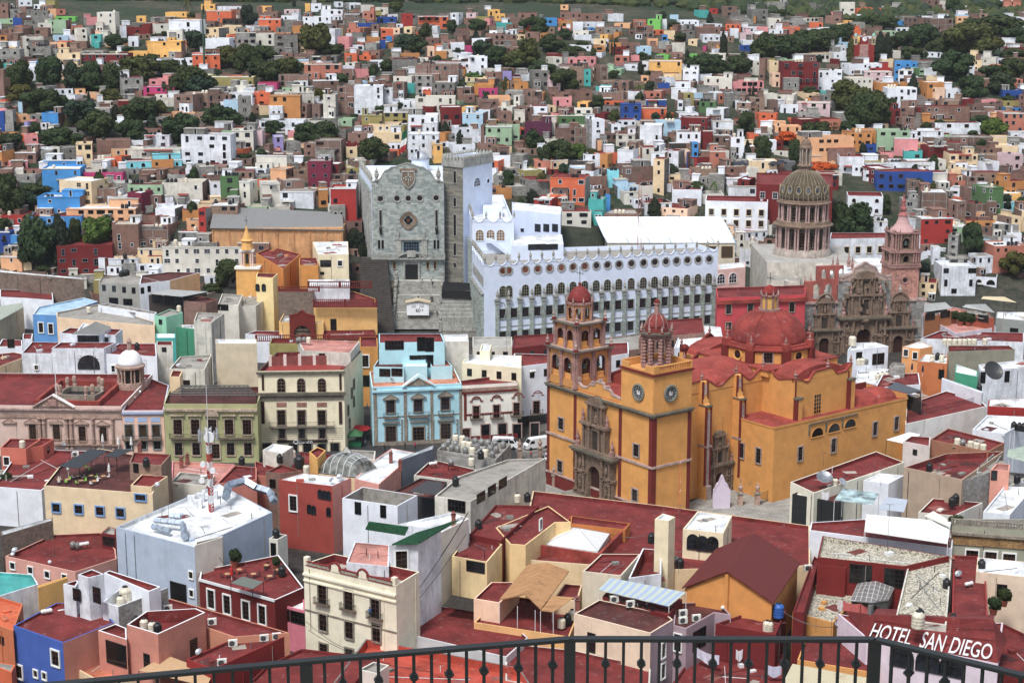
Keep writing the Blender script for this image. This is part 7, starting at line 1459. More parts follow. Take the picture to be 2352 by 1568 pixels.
R=K('U2','1120 25 1720 15 1690 -60 1120 -60',22,(170,222,232),'R','blue_house','sky blue stepped house with curved window and outside stair behind the light blue building',zb=8,wm=BLU)
wl(R,0,'U2','1262 45',4.2,1.9,'f',DRK,GLD);wl(R,0,'U2','1508 35 1583 40',1.9,3.2,'fx',DRK,GLD);wl(R,0,'U2','1420 158 1457 158 1492 156 1527 155',.9,.9,'f',DRK,GLD);wl(R,0,'U2','1583 190',1.6,2.8,'fx',DRK,GLD,name='door')
R=K('U2','1722 15 1940 10 1930 -55 1700 -50',21,'w','W','grey_house','plain pale grey house joined to the right of the sky blue stepped house',zb=8)
R=K('U2','1878 415 2385 385 2370 300 1820 375',13.6,(232,230,222),'R','shop_building','white two-storey shop building with dark red trim and four balcony doors',cop=PINKL,par=.7)
w0=R.w;R3_=R
wl(R,0,'U2','2007 655 2192 645 2375 625 2555 610',1.5,3,'s',PINKL,mat('glass',(30,22,20)),name='door',bal=1.6);wl(R,0,'U2','1915 850',1.8,2.4,'s',PINKL,mat('glass',(50,30,24)),name='door');wl(R,0,'U2','2090 835 2245 825 2380 830 2540 820',2,3.6,'sx',PINKL,GLD,name='door')
band(R,0,11.6,12.1,.3,REDP);band(R,0,12.1,12.9,.35,mat('carved',(190,160,146)));bandpx(R,0,'U2',1895,1918,480,730,.15,REDP,'corner_strip');bandpx(R,0,'U2',1895,2385,675,690,.12,REDP);bandpx(R,0,'U2',1880,2385,880,960,.1,REDP)
for x,y in((2008,550),(2193,537),(2390,515),(2568,500)):
 u,z=R.f[0].px(*tv('U2',x,y));c=R.f[0].mb()
 for k in range(8):c.tube((u+1.1*cos(pi*k/8),-.15,z+1.0*sin(pi*k/8)),(u+1.1*cos(pi*(k+1)/8),-.15,z+1.0*sin(pi*(k+1)/8)),.12,REDP,4)
 c.tube((u-1.6,-.15,z-.1),(u-.9,-.15,z-.1),.14,REDP,4);c.tube((u+.9,-.15,z-.1),(u+1.6,-.15,z-.1),.14,REDP,4);c.tube((u-1,-.15,z+.5),(u+1,-.15,z+.5),.1,REDP,4);c.build('arch_ornament',R.root)
for a in[('U2','1880 205 2420 255 2420 140 1930 130',16.5,CREAM,'W','terrace_house','cream house with small iron terrace between light blue building and bell tower',dict(zb=4)),('U2','2040 95 2130 100 2150 40 2060 30',18.5,CREAM,'W','stair_house','small cream stair hut above the cream terrace house',dict(zb=9)),('U3','-10 250 375 205 370 130 20 120',15.5,'W','R','white_house','white house with red roof and skylights directly left of the bell tower',dict(zb=3)),('U3','870 150 1065 120 1060 20 800 30',15.5,'W','R','white_house','white house with barred window and red roof between the two church towers',dict(zb=3)),('U2','1975 60 2334 60 2334 -30 1975 -30',12,'w','g','low_house','low pale courtyard roof at the foot of the long white wing',dict(zb=0)),('U3','0 75 370 30 380 -60 20 -40',13.5,'R','R','red_roof_house','red roofed courtyard houses below the left end of the long wing',dict(zb=2)),('T7','665 880 1010 850 1000 770 700 790',13.2,'B','R','ruined_house','half-ruined brick house with red roof patch in front of the white wing',dict(zb=2)),('T7','850 930 1110 900 1095 820 900 800',12.5,'W','W','white_house','white house with striped awning and flaking walls left of the red dome',dict(zb=2)),('T7','480 960 700 930 690 850 470 880',11,'B','G','ruined_house','ruined brick walls between the small carved tower and the white wing',dict(zb=1)),('T8','125 1080 400 1130 390 1050 240 1010',13.5,(206,128,100),'P','salmon_house','salmon courtyard house with white cornice right of the red dome',dict(zb=2)),]:
 R=K(a[0],a[1],a[2],a[3],a[4],a[5],a[6],**a[7])
 fc=R.f[0]
 for k in range(int(fc.L/3.4)):addwin(R.root,fc,fc.L*(k+.5)/int(fc.L/3.4),R.z-2.2,1.1,1.6,'f',DRK,GLD)
R=K('T7','1078 668 1540 650 1540 600 1070 615',20.6,(204,74,84),'R','red_wall_building','long rose-red building with grey framed windows behind the red dome',zb=1,par=.7);wl(R,0,'T7','1136 725 1250 715 1135 820 1250 812',1.4,2.6,'s',STG2,GLD);wl(R,0,'T8','125 715',1.4,2.6,'s',STG2,GLD)
u=R.f[0];band(R,0,18.9,19.9,.7,REDR,ext=.5)
R=K('T7','1082 520 1225 505 1220 480 1082 490',24,(226,190,180),'W','pink_arcade','pale pink building with two arched windows beside the end of the white wing',zb=8);wl(R,0,'T7','1096 566 1158 562',2.6,2.8,'a',WHT,GLD)
for t,s,z,lb,ws in(('T7','1015 158 1343 165 1343 135 1020 130',34,'long white building with red roof and two rows of square windows',1),('T8','-40 150 75 150 75 125 -40 125',34,'white wing with red roof directly left of the stone dome',1),('T8','325 358 800 350 795 325 330 325',26,'long low white building with red roof between stone dome and pink tower',0),('T8','-60 70 340 85 340 20 -60 10',39,'dark red long building with white framed windows behind the stone dome',2)):
 R=K(t,s,z,'W' if ws<2 else 'R','R','long_building',lb,zb=z-13,par=.6);fc=R.f[0];n=int(fc.L/3.6)
 for k in range(n):
  for zz in((2.6,6.2) if ws==1 else(2.6,)):addwin(R.root,fc,fc.L*(k+.5)/n,z-zz-1,1.5,2.0,'s' if ws<2 else 'f',WHT if ws==2 else mat('plaster',(214,200,176)),GLD)
MAU='172,152,160'
ROWS='''U1|5 978 235 990 370 905 90 895|11|206,118,96|R|roof_hut|small salmon hut with awninged window on the red flat roofs|0 s 1.2 1.7 62 1100
U1|235 990 395 960 490 900 370 890|10.6|200,110,90|R|roof_hut|salmon annex with small dark window joined to the awninged hut|1 f 1 1.2 440 1000
U1|-60 1335 378 1368 860 1010 180 990|8|W|R|red_roof_building|long red flat roof left of the roof bar|
U1|-40 1240 110 1260 180 1180 -40 1180|6.5|w|G|low_house|low pale house with grey roof at the left edge|
U1|400 1325 1390 1402 1545 1100 900 985 540 1150|15|226,206,172|D|roof_bar_building|cream building with blue-framed windows and a furnished bar terrace on top|0 s 1.5 1.6 515 1525 720 1540 913 1555 1100 1570;0 s 2 1.1 1283 1432|bluef
U1|1180 1112 1470 1142 1560 1040 1215 1020|18|T|R|rooftop_house|red roofed stucco hut behind the bar terrace|0 f 1 1.6 1240 1165
U1|1190 1322 1382 1338 1530 1240 1290 1222|15.9|C|R|rooftop_house|small red roof with buckets at the right end of the bar terrace|
U1|1560 1300 1960 1330 2140 1130 1570 1100|10|P|P|courtyard_house|pinkish terrace with brick chimneys below the olive green building|
U1|1555 1290 1880 1330 1960 1230 1640 1200|11|w|G|skylight_house|cracked skylight courtyard left of the red and white mast|
U1|1970 1310 2340 1270 2340 1160 2140 1140|12|200,130,112|R|salmon_wall_house|salmon walled roof right of the red and white mast|
U2|-10 1230 92 1240 180 1160 -10 1100|11.5|a|R|salmon_wall_house|salmon wall beside the narrow bare brick building|
U2|90 1200 215 1215 420 1190 230 1130|12.5|B|R|brick_building|narrow bare brick building left of the red house with arched windows|0 f 1.2 1.6 152 1305;0 f 1 1 166 1420
U2|60 1000 240 1035 340 968 160 942|14.5|w|W|roof_hut|hut with shiny white sheet roof below the bank sign|
U2|485 1018 560 1080 637 1002 560 972|15|Y|R|roof_hut|small red-topped yellow box room below the bank building|
U2|330 1150 850 1180 860 1050 400 1020|10.8|R|R|red_roof_building|red roof crossed by thin white posts above the glass vault|
U2|850 1060 1080 1090 1090 1010 860 1000|11|w|G|low_house|low cream roof edge in front of the alley|
U2|208 1272 697 1332 868 1257 430 1210|13.5|170,74,62|W|red_house|brick red house with rows of small arched windows and white roof|0 s 1.5 3 342 1485;0 a .8 1.6 585 1400 625 1408 663 1415 487 1535 527 1545 663 1562|side1=222,158,146
U2|560 1215 905 1262 1110 1180 760 1110|11.8|C|R|vault_base_building|low walls carrying the grey vaulted glass roof|
U2|900 1262 1120 1315 1455 1025 1235 985 1060 1105|12.4|222,164,150|W|white_roof_building|pink building with broad bright white roof right of the glass vault|
U2|1330 1092 1617 990 1620 955 1310 1080|13.5|110,118,130|W|slanted_wall|grey-blue slanted roof wall between white roof and tank roof|
U2|1650 1000 2190 1085 2325 945 1790 880|13|G|G|tank_roof_building|grey stone-edged roof crowded with round steel tanks|||par=1.4
U2|1440 1230 1900 1290 2010 1180 1600 1085|11|w|R|red_roof_building|red roof patches with scrap metal below the tank roof|
U2|1630 1420 1955 1470 2640 1075 2300 1085 1850 1240|13.8|w|G|long_white_building|long white building with weathered grey roof and strip windows along its side|1 f 3 1.6 2050 1430 2150 1365 2250 1300;0 f 3.4 2 1830 1510|
U2|785 1440 1290 1512 1472 1412 970 1335|14|W|G|roofless_house|white roofless house with open rooms and stripped walls|0 fx 1.2 2.2 930 1530;0 fx 1.1 2.2 1160 1560|par=3
U2|1240 1385 1640 1450 1740 1290 1500 1255|11.2|60,60,64|D|dark_awning_house|house under dark grey fabric awnings between two white buildings|
V1|1065 135 1788 322 2500 0 2012 -262|14|178,190,206|W|box_building|big windowless grey-blue building with ducts on its white roof|0 s .9 1.2 1758 575 1763 742;0 fx 3.6 3 1640 730|par=.7
V1|1790 305 2040 230 2050 215 1800 270|14.6|w|G|parapet_wall|weathered white wall piece at the corner of the grey-blue building|
V1|10 215 485 75 478 50 5 175|10|D|W|stone_garden_wall|tall brown rubble garden wall on the left|
V1|48 402 690 547 1072 425 1062 340 930 185 480 205|7|214,164,150|R|pink_house|pink house with wide red flat roof and white-framed windows|0 s 1.1 1.2 120 490 283 530 437 570 597 600
V1|930 190 1062 212 1065 150 1000 130|9.4|R|g|roof_hut|small dark red glazed hut against the grey-blue building|0 f 2.4 1.4 1000 265
V1|350 692 620 602 615 588 345 675|9|Y|Y|yellow_wall|mustard yellow garden wall near the left edge|
V1|-40 780 352 660 300 570 -40 545|8|W|t|white_house|white house with peeling turquoise yard at the left edge|
V1|-80 1010 120 1090 210 840 -60 760|9.5|206,124,76|O|orange_house|orange house with roof tanks at the lower left edge|0 f .9 1.2 20 1175
V1|-80 1400 105 1470 140 1400 -60 1370|5|O|G|orange_house|lower orange wing with small dark windows in the bottom left corner|
V1|122 1040 578 1198 1047 1012 925 845 520 828|10|72,108,186|R|blue_house|bright blue house with white-framed windows and red roof|0 s 1.7 2.4 513 1338;0 s 1.5 2.1 180 1462;0 s .9 1.1 332 1480 412 1500|side1=206,146,128
V1|715 572 812 602 956 566 845 520|16.6|W|R|stair_tower|white stair tower with red top left of the concrete block wall|0 f 1.6 2.4 890 760
V1|580 657 692 684 722 640 708 620|14.6|W|R|stair_annex|low white annex with grey window left of the stair tower|0 f 1.4 1.8 705 755
V1|955 556 1368 727 1475 682 1005 532|14|W|R|white_house|white house with long red roof behind the stair tower|
V1|940 822 1086 868 1545 692 1375 728 1150 660|12.4|W|W|concrete_yard_house|white tank yard enclosed by a raw grey concrete block wall||side1=G par=1.6
V1|1165 1030 1450 1118 1886 918 1800 880 1345 905|12.6|206,142,124|R|salmon_house|salmon house with open roof pits full of tanks|0 f 1.2 2.2 1350 1365;1 f 1.4 3 1780 1250|par=2 white
V1|900 1084 1164 1168 1162 1062 1062 1022|10.6|206,142,124|R|salmon_porch|salmon porch with dark garage opening beside the blue house|0 fx 4.2 3.4 1070 1300|white
V1|640 1400 960 1580 1500 1460 950 1335|4.6|C|204,128,92|tiled_terrace|terracotta tiled terrace in front of the dark garage opening|
V1|1350 895 1890 1055 2150 1145 2660 1105 1560 790|9.6|206,146,116|R|red_roof_building|broad red roof with three air conditioners right of the salmon house|
V1|1712 1348 1960 1440 2660 1120 2140 1160|9|150,42,40|R|red_roof_building|dark red building with scroll ornament and air conditioners above the railing|||
V1|1830 612 2526 805 2790 690 2560 390 1845 530|9.6|120,34,32|R|terrace_house|dark red house with white cornice and a furnished roof terrace|0 s 1.5 3.2 1943 795 2090 845 2262 900 2412 940|white
V2|185 838 447 905 442 735 350 740|7.6|216,130,150|W|pink_house|narrow pink house with white roof between dark red house and cream hotel|0 f 3 1.8 240 928 388 968
V2|-60 250 280 215 190 180 -60 230|8.5|W|R|terrace_wall_house|white terrace wall with small hut behind the furnished roof terrace|
V2|120 240 200 250 288 205 190 195|11.4|w|G|roof_hut|small pale stair hut with black tank beside the brick red house|0 fx .9 2.2 160 340
V2|437 472 1287 674 1502 545 720 380|16.4|232,226,204|R|hotel_building|cream hotel with flowered iron balconies and red curled parapet|0 s 1.6 3 615 752 855 805 1100 882;0 s 1.5 2.8 620 1010 860 1080 1110 1110;0 s 1.5 2.2 625 1265 860 1310|par=1.2 bal
V2|830 460 1220 500 1230 300 905 270|17|W|P|upper_terrace|upper pink tiled terrace with white steps behind the hotel parapet||par=.3
V2|1222 302 1488 292 1700 168 1475 200|19.6|W|G|green_roof_house|white house end with barred window under a green tiled roof|0 s 1.8 3 1337 435
V2|1487 292 1950 62 1900 30 1475 205|17.8|w|W|tall_side_wall|tall stained grey side wall with one arched window right of the hotel|0 a 1.5 3.2 1557 790
V2|1300 110 1650 150 1960 60 1800 0|17|W|W|white_house|low white wall and roof edge behind the green tiled roof|
V2|1800 402 2122 457 2262 292 1965 190|13.2|230,208,160|R|cream_house|cream house with red roof and wide dark window right of the tall side wall|0 f 3.2 1.6 2018 500
V2|1960 200 2250 260 2600 -60 2200 -70|13.8|R|R|red_roof_building|stepped dark red roofs with black tank above the cream house|
V2|2000 792 2240 832 2420 640 2160 640|9.6|u|R|low_house|low cream house with red roof below the wide dark window|
V2|1240 1082 2300 1330 2500 1150 2240 920 1700 860|6|208,204,206|R|long_front_building|long grey-white building with red roof above the railing|
V2|1010 1160 2420 1425 2700 1850 500 1850|6.4|G|186,76,52|orange_roof_building|bottom building with orange-red roof behind a mouldy grey parapet||par=1.3
V2|945 1442 1110 1482 1222 1402 1080 1370|9.2|w|G|roof_box|pale mouldy roof box with concrete top seen through the railing|
V2|-60 1560 880 1600 1100 1330 420 1250 100 1400|6.8|R|R|red_roof_building|red roofs with scattered boards at the foot of the cream hotel|
V3|60 430 1330 530 2740 490 2736 122 1340 -66 191 -198|10|C|R|red_roof_complex|sprawling dark red roofed complex in front of the yellow basilica||par=.7
V3|-20 292 125 302 400 92 540 90 335 -60 -150 140|13.4|232,204,150|R|cream_wing|cream wing with small shuttered windows left of the white pyramid skylight|1 s .9 1.8 260 110
V3|535 102 1040 160 1086 102 542 30|11.6|190,120,44|R|ochre_wall|ochre inner wall above the white pyramid skylight|
V3|648 542 1003 582 1182 382 820 380|12.4|214,204,184|R|stained_house|house with heavily mould-stained wall and flat red roof|
V3|1070 605 1372 565 1372 345 1200 330|12.6|W|R|white_yard|white walled yard with ladder at the foot of the cream water tower||par=2.4
V3|1312 62 1440 80 1500 42 1385 10|19.5|232,220,188|W|tank_tower|tall narrow cream service tower rising from the red roofs|
V3|1570 152 1942 192 2022 32 1705 -10|14.6|236,222,190|W|arcade_pavilion|cream pavilion with three arched openings and white translucent roof|0 a 1.9 2.6 1662 270 1750 285 1842 292
V3|-350 1010 525 1145 625 900 250 800 -100 755|6.6|230,184,120|R|yellow_house|pale yellow house carrying the tan fabric shelter|
V3|380 800 602 812 645 665 480 655|8.6|C|R|low_house|small red roof right of the tan fabric shelter|
V3|832 770 1436 945 1565 795 905 690|11.2|R|R|striped_roof_house|dark red wall with small square vents under the striped roof|0 f .6 .5 900 775 1015 808 1130 840 1178 850 1232 864 1290 878
V3|572 930 1273 1110 1480 985 1420 935 800 800|11|228,208,184|D|cream_red_building|plain cream building with dark red-brown roof and two windows|0 f 1.3 3 730 1195;0 f 1.4 1.3 820 1360;1 s 1.1 2.4 1388 1265 1385 1455|side1=172,152,160
V3|1480 1037 1602 1067 1862 920 2012 942 1900 820 1500 832|10|172,152,160|D|mauve_house|mauve house with red-brown roof and air conditioners|0 s 1.2 2.8 1525 1195;1 f 3.6 3 1720 1160
V3|1870 1022 2420 1125 2520 900 2250 890|9.2|R|R|red_roof_house|bright red roof with small white gas tank near the blue water tank|
V3|1480 1560 2500 1760 2500 1300 1700 1250|3.6|R|R|laundry_yard|red floored yard with washing hung out behind the railing|
V3|-60 1540 1255 1800 1275 1420 560 1262 -60 1200|5.2|w|R|long_front_building|low red front roof at the centre seen through the railing|
V4|455 412 1258 497 1665 402 500 215|14|128,34,30|X|gravel_roof_hotel|dark red building with curtained windows and gravelled roof|0 f 3.4 3 850 565;0 f 3 3 1160 605|par=.8
V4|1172 965 1640 1035 1690 392 1285 488|13.5|w|X|gravel_roof_wing|gravelled roof wing with white pipes and skylights|||
V4|225 918 600 1012 900 690 450 650|8.4|214,160,80|X|gravel_court|sunken gravel court with laundry and grey gabled skylight|||
V4|228 912 330 918 470 432 425 400|11|R|R|long_red_wall|long narrow red roof wall running beside the gravel court|
V4|452 482 716 512 727 452 480 430|13|128,34,30|g|roof_hut|dark red box hut with concrete slab at the corner of the gravel court|
V4|1690 940 2022 995 2002 590 1922 402 1702 392|12|160,54,50|R|red_building|bright red roofs with white streaks right of the gravel roof|
V4|1912 545 2450 605 2450 462 1925 412|13.4|226,206,184|W|white_roof_building|cream building with smooth white roof at the right edge|0 f 1.4 2 2148 720
V4|905 1152 2112 1392 2160 1010 1430 1060 640 930|10.8|222,208,218|R|painted_roof_hotel|lavender hotel with arched white windows and big white letters on its sloping red roof|0 a 3.4 3 1232 1325 1470 1368 1690 1412|par=.2
V4|2112 1400 2500 1520 2500 1180 2160 1020|8.3|R|R|red_roof_house|red hipped roofs right of the painted hotel lettering|
V4|270 1352 962 1472 1122 1222 1000 1185 340 1165|7|226,166,84|R|yellow_house|yellow house with round-topped windows and red roof below the hotel lettering|1 a 1.1 2.4 1040 1490 1085 1400
V4|1690 115 2450 170 2450 62 1722 60|16|160,160,144|G|frieze_building|grey-green stone building with ochre frieze and balustrade at the right|0 s 2 1.5 1875 385 2045 400 2215 418|par=.9
V4|380 165 1692 332 1702 232 880 62 395 92|13.4|W|R|canopy_building|white-edged building under the white tensioned canopy|
U4|205 1292 420 1392 1242 1112 985 1012|12|226,222,206|R|corner_building|white corner building with long worn red roof below the basilica wall|0 s 1.8 3.6 290 1500|par=.8
U4|1240 1157 1770 1272 2152 1012 1622 1032|14.2|180,160,140|R|old_stone_building|old stained stone building with two red roof strips|1 a 1.2 2.4 1830 1370 1850 1345|par=1.2
U4|870 1277 1100 1307 1242 1232 1022 1212|11.4|W|W|white_shed|low white flat-roofed shed inside the old walls|
U4|222 1402 645 1482 702 1342 382 1332|10.6|40,42,44|D|dark_terrace|black panelled terrace house left of the glass roof|
U4|1232 922 1477 967 1482 882 1302 872|15|210,200,196|R|pale_house|pale house with tiny square window and red roof near the basilica corner|0 f .8 1 1340 1020
U4|1478 905 2008 1015 2155 935 1640 802|14.4|168,120,92|R|brick_tank_house|brown brick house with row of cream tanks on its roof|||par=1
U4|1865 812 2155 852 2420 700 2000 682|13|W|W|white_house|bright white house with grey duct bundle at the right edge|
U4|2002 602 2420 622 2420 522 2012 542|14.4|160,44,38|W|red_wall_house|dark red wall under a bright white roof at the right edge|
U4|1252 765 1995 602 1930 542 1622 462 1262 582|11|228,226,222|R|long_terrace_building|long red terrace roof with white cornice right of the basilica|
U4|1262 500 1400 560 1395 470 1180 390|13.6|60,54,52|D|glazed_room|dark glazed roof room under a grey sheet roof right of the basilica|
U4|725 95 1098 55 980 20 770 25|15.2|W|W|white_house|modern white house with dark picture window in front of the carved church|0 f 3.4 2.6 1005 170;0 f 1.6 1.6 830 140
U4|1225 62 1385 78 1500 60 1382 10|15|232,172,104|W|apricot_house|apricot house with barred windows in front of the carved church|0 s 1.1 1.7 1258 115 1342 140
U4|1365 192 1635 215 1642 122 1425 130|14|206,126,64|W|orange_house|orange house with cross-shaped window and three roof tanks|0 f 1.2 2.2 1580 310
U4|1940 275 2420 245 2420 172 1920 222|14.6|W|W|white_house|white house with purple windows behind the black mesh dish|0 f 1.2 2.6 1960 340 2180 330
U4|1705 292 1912 335 1912 282 1712 215|13.6|62,160,128|W|teal_house|teal edged roof yard left of the black mesh dish|
U4|1640 105 2252 85 2200 50 1640 50|15.4|150,146,130|R|grey_wall_house|long grey wall house with row of cream tanks and red roof|
U4|800 380 1022 402 1102 262 820 252|10|W|W|white_roof_house|plain white roofs beside the basilica's far end|
U4|1105 240 1247 252 1252 212 1142 202|14|G|G|grey_stair_hut|bare grey concrete stair hut with slot openings|
U4|1585 352 1950 482 1962 470 1592 342|13.4|W|W|white_wall|slanting white boundary wall above the long red terrace|
U4|1962 1562 2205 1590 2420 1340 2152 1332|11|W|W|white_house|small white house with corner steps at the right edge|
U4|2030 1182 2200 1192 2207 1132 2082 1122|14.4|228,166,146|P|salmon_box|salmon box room with white window projecting over a grey wall|0 f 1 1.8 2062 1230
U4|1780 1280 2030 1200 2150 1015 2080 1010|13.8|G|G|grey_building|long grey side building behind the salmon box room|
U4|1370 1568 1700 1600 1960 1480 1500 1440|9.5|w|R|cluttered_yard|cluttered yard roof with two black tanks below the old stone building|
U4|2000 1300 2200 1330 2420 1220 2200 1200|10.5|w|G|low_house|low grey yard left of the right edge, below the salmon box|
T8|812 757 985 852 1197 822 1130 745 830 690|14.5|206,200,208|P|restaurant_building|white building with plant-filled roof restaurant at the right|1 s 1.2 2 1100 880|par=.5
T8|820 765 962 750 935 722 830 735|17.2|158,104,60|G|glazed_restaurant|orange timber glazed room at the left of the roof restaurant|0 f 3 1.6 850 765 930 752|
T8|1018 745 1188 775 1140 735 1040 730|17.2|160,84,56|G|glazed_restaurant|orange timber glazed room in the middle of the roof restaurant|0 f 3 1.6 1060 765 1130 775|
T8|1195 772 1400 792 1400 742 1200 740|16|150,154,150|W|grey_house|plain grey-green house right of the roof restaurant|0 f 2 2.4 1290 850
T8|560 1140 800 1120 790 1060 600 1070|12|W|R|white_house|white roofs with red edge at the foot of the carved church|
T8|800 880 1343 900 1343 850 900 840|13.8|W|R|red_roof_row|row of red sheet roofs below the roof restaurant|
T5|0 1160 222 1170 490 1190 480 1100 0 1090|13|W|R|red_roof_house|white house with red roof below the rubble wall at the left|zb4
T5|-20 930 770 1000 765 985 -20 915|18|D|W|rubble_wall|long brown rubble retaining wall on the left|
T5|-20 1380 215 1250 200 1230 -40 1270|11.4|C|W|shed_house|cream shed with long pale sheet roof at the left edge|
T5|300 1318 522 1325 900 1200 770 1165 350 1250|14|96,160,214|s|blue_balcony_house|blue house with white balcony and terrace at the left|0 s 1.3 2.8 378 1440 468 1450|white
T5|520 1345 1420 1425 1420 1390 900 1225 520 1300|15|234,206,174|G|long_peach_wall|long light peach wall with brown cornice line|
T5|1418 1415 1942 1470 1942 1440 1425 1395|13.4|64,146,118|W|teal_wall|teal wall crowned by a white balustrade|
T5|1418 1330 1525 1345 1680 1300 1560 1270|17|150,206,180|G|small_mint_house|small mint house with white hood over its window|0 f 1.1 1.2 1475 1388
T5|1780 1380 1940 1395 2060 1310 1810 1300|17|w|G|small_white_house|small white house with brown slab roof by the teal wall|
T5|905 1030 1280 1045 1470 1015 1180 945 930 980|18.5|162,160,154|G|battlement_house|grey concrete house with battlemented parapet and small windows|0 f 1 1.6 955 1075 1047 1083 1140 1092 1228 1100;0 f 2.6 1.6 1045 1195 1175 1205|
T5|1280 1040 1560 1010 1835 935 1550 930 1300 960|18.9|W|D|white_house|white house with brown roof panels behind the battlement house|0 f .9 1.6 1308 1100 1370 1085|side1=232,196,150
T5|1365 1140 1670 1160 1900 1115 1560 1095|17.6|k|G|sheet_roof_house|dark glazed room under a wide grey sheet roof|0 f 3 2.6 1440 1170 1560 1190 1640 1200
T5|1685 1195 1890 1215 2000 1180 1820 1150|17|B|D|domed_brick_house|low brick house with brown domed roof|
T5|2000 1230 2190 1240 2230 1140 2040 1130|15.6|w|G|old_house|old grey and white house with door-like windows by the chapel|0 f 3 1.4 2050 1255
T5|2060 1260 2350 1240 2500 1140 2200 1120|14|w|G|ruin_house|ruined plaster house left of the red arched chapel|0 f 1 1.8 2180 1350
T5|900 1235 1420 1320 1440 1300 1000 1215|16.4|W|G|mouldy_wall|white wall streaked with black mould|
T5|545 1490 690 1500 740 1450 640 1440|17|W|R|pediment_house|left wing of the white house with the grey pediment roof|
T5|690 1495 935 1500 1020 1440 760 1400|17.4|W|W|pediment_house|white house with triangular grey sheet pediment over brown window|0 f 5.4 1.6 810 1545
T5|930 1500 1060 1510 1125 1455 1010 1450|17|W|R|pediment_house|right wing of the white house with the grey pediment roof|0 f .9 1.6 980 1560
U1|-20 60 205 55 200 0 20 -10|14.4|W|R|white_house|white house with dark door at the left edge behind the pink palace|0 f 1.6 2 100 30
U1|-20 245 270 140 130 110 -60 130|13.6|C|R|white_house|white and cream house with large red roof at the left edge|
U1|195 118 470 122 548 20 290 15|15|W|R|white_house|white house with red hipped roof left of the arched window house|0 s .9 1.1 333 248
U1|470 75 945 75 1060 20 550 20|16.6|W|R|arched_window_house|white house with one huge arched brown window behind the pink palace|0 a 5.2 3.3 808 200
U1|948 125 1430 150 1420 30 1080 30|15|W|R|white_house|white house with two red hooded windows behind the little white dome|0 s .9 1.6 1035 260 1295 285
U1|1425 45 1575 48 1575 10 1430 10|16.6|w|R|mouldy_house|narrow mouldy stone house right of the hooded windows|0 f 1 1 1497 85
U1|1545 262 1865 268 1930 130 1640 150|15.4|w|G|stained_house|pale stained house with worn red-edged roof|0 f 1.5 1.2 1700 390
U1|1545 330 1640 335 1665 280 1570 275|17|C|R|stair_hut|narrow cream stair hut with red top beside the black pergola|
U1|1965 30 2340 32 2340 -10 1965 -10|19|208,194,170|W|blank_wall_building|big blank beige wall rising behind the black pergola|
U1|205 -10 290 -10 300 -60 210 -60|14|W|R|low_house|small white block with red roof behind the white left houses|
T6|0 760 250 900 410 765 150 700|22.4|220,150,64|R|orange_hall|orange hall with long red roof behind the yellow bell gable|
T6|395 868 572 870 572 800 400 800|22.6|212,150,60|R|orange_house|orange cube house between orange hall and cream flats|
T6|570 770 850 768 845 650 520 655|25|232,220,188|W|cream_flats|cream flats with plants on the balcony beside the stair alley|0 f 3 1.8 640 852;0 s 1.3 1.6 772 850;0 f 1.1 .7 608 942|
T6|0 975 155 985 200 945 10 940|21|240,218,160|R|chapel_annex|pale yellow annex with arched blue windows beside the bell gable|0 a 1.2 2 15 1072 72 1072
T6|530 1260 1112 1258 1095 1175 900 1110 530 1140|15.9|226,184,110|R|yellow_hall|long yellow hall with red balustrades and one dark window|0 f 1.5 3 712 1412
T6|205 1115 530 1110 530 1085 205 1085|18.8|D|R|stone_terrace_wall|brown stone terrace wall topped by a red balustrade|
T6|-100 1500 240 1510 245 1475 0 1470|9|W|R|low_house|low red roof left of the red arched chapel|
T6|210 1390 620 1400 615 1280 300 1230|12.4|232,190,116|G|arched_chapel|yellow chapel with big red arched niche holding a carved portal|
T6|480 1060 860 1050 860 1000 480 1000|19.9|W|W|white_roof_house|bright white roof strip behind the red balustrades|
T6|610 1540 1090 1530 1090 1460 620 1470|9.6|R|R|red_roof_row|red roofs in front of the yellow hall|
U1|1420 -20 1600 -20 1600 -60 1420 -60|15|t|W|low_house|teal wall continuing under the white balustrade|
U2|120 30 940 40 940 -10 150 -20|15|y|R|yellow_alley_house|yellow-brown house closing the top of the alley|0 s 1.4 2.6 880 100
U2|945 60 1112 60 1105 -30 945 -30|15.6|208,152,66|R|yellow_alley_house|mustard house with balcony window above the dark alley passage|0 s 1.6 3 998 190;0 fx 2.4 2.6 1000 370|'''
XR=mat('gravelroof',(190,184,168));NEAR=[]
def pc(s):return tuple(int(q) for q in s.split(',')) if ',' in s else s
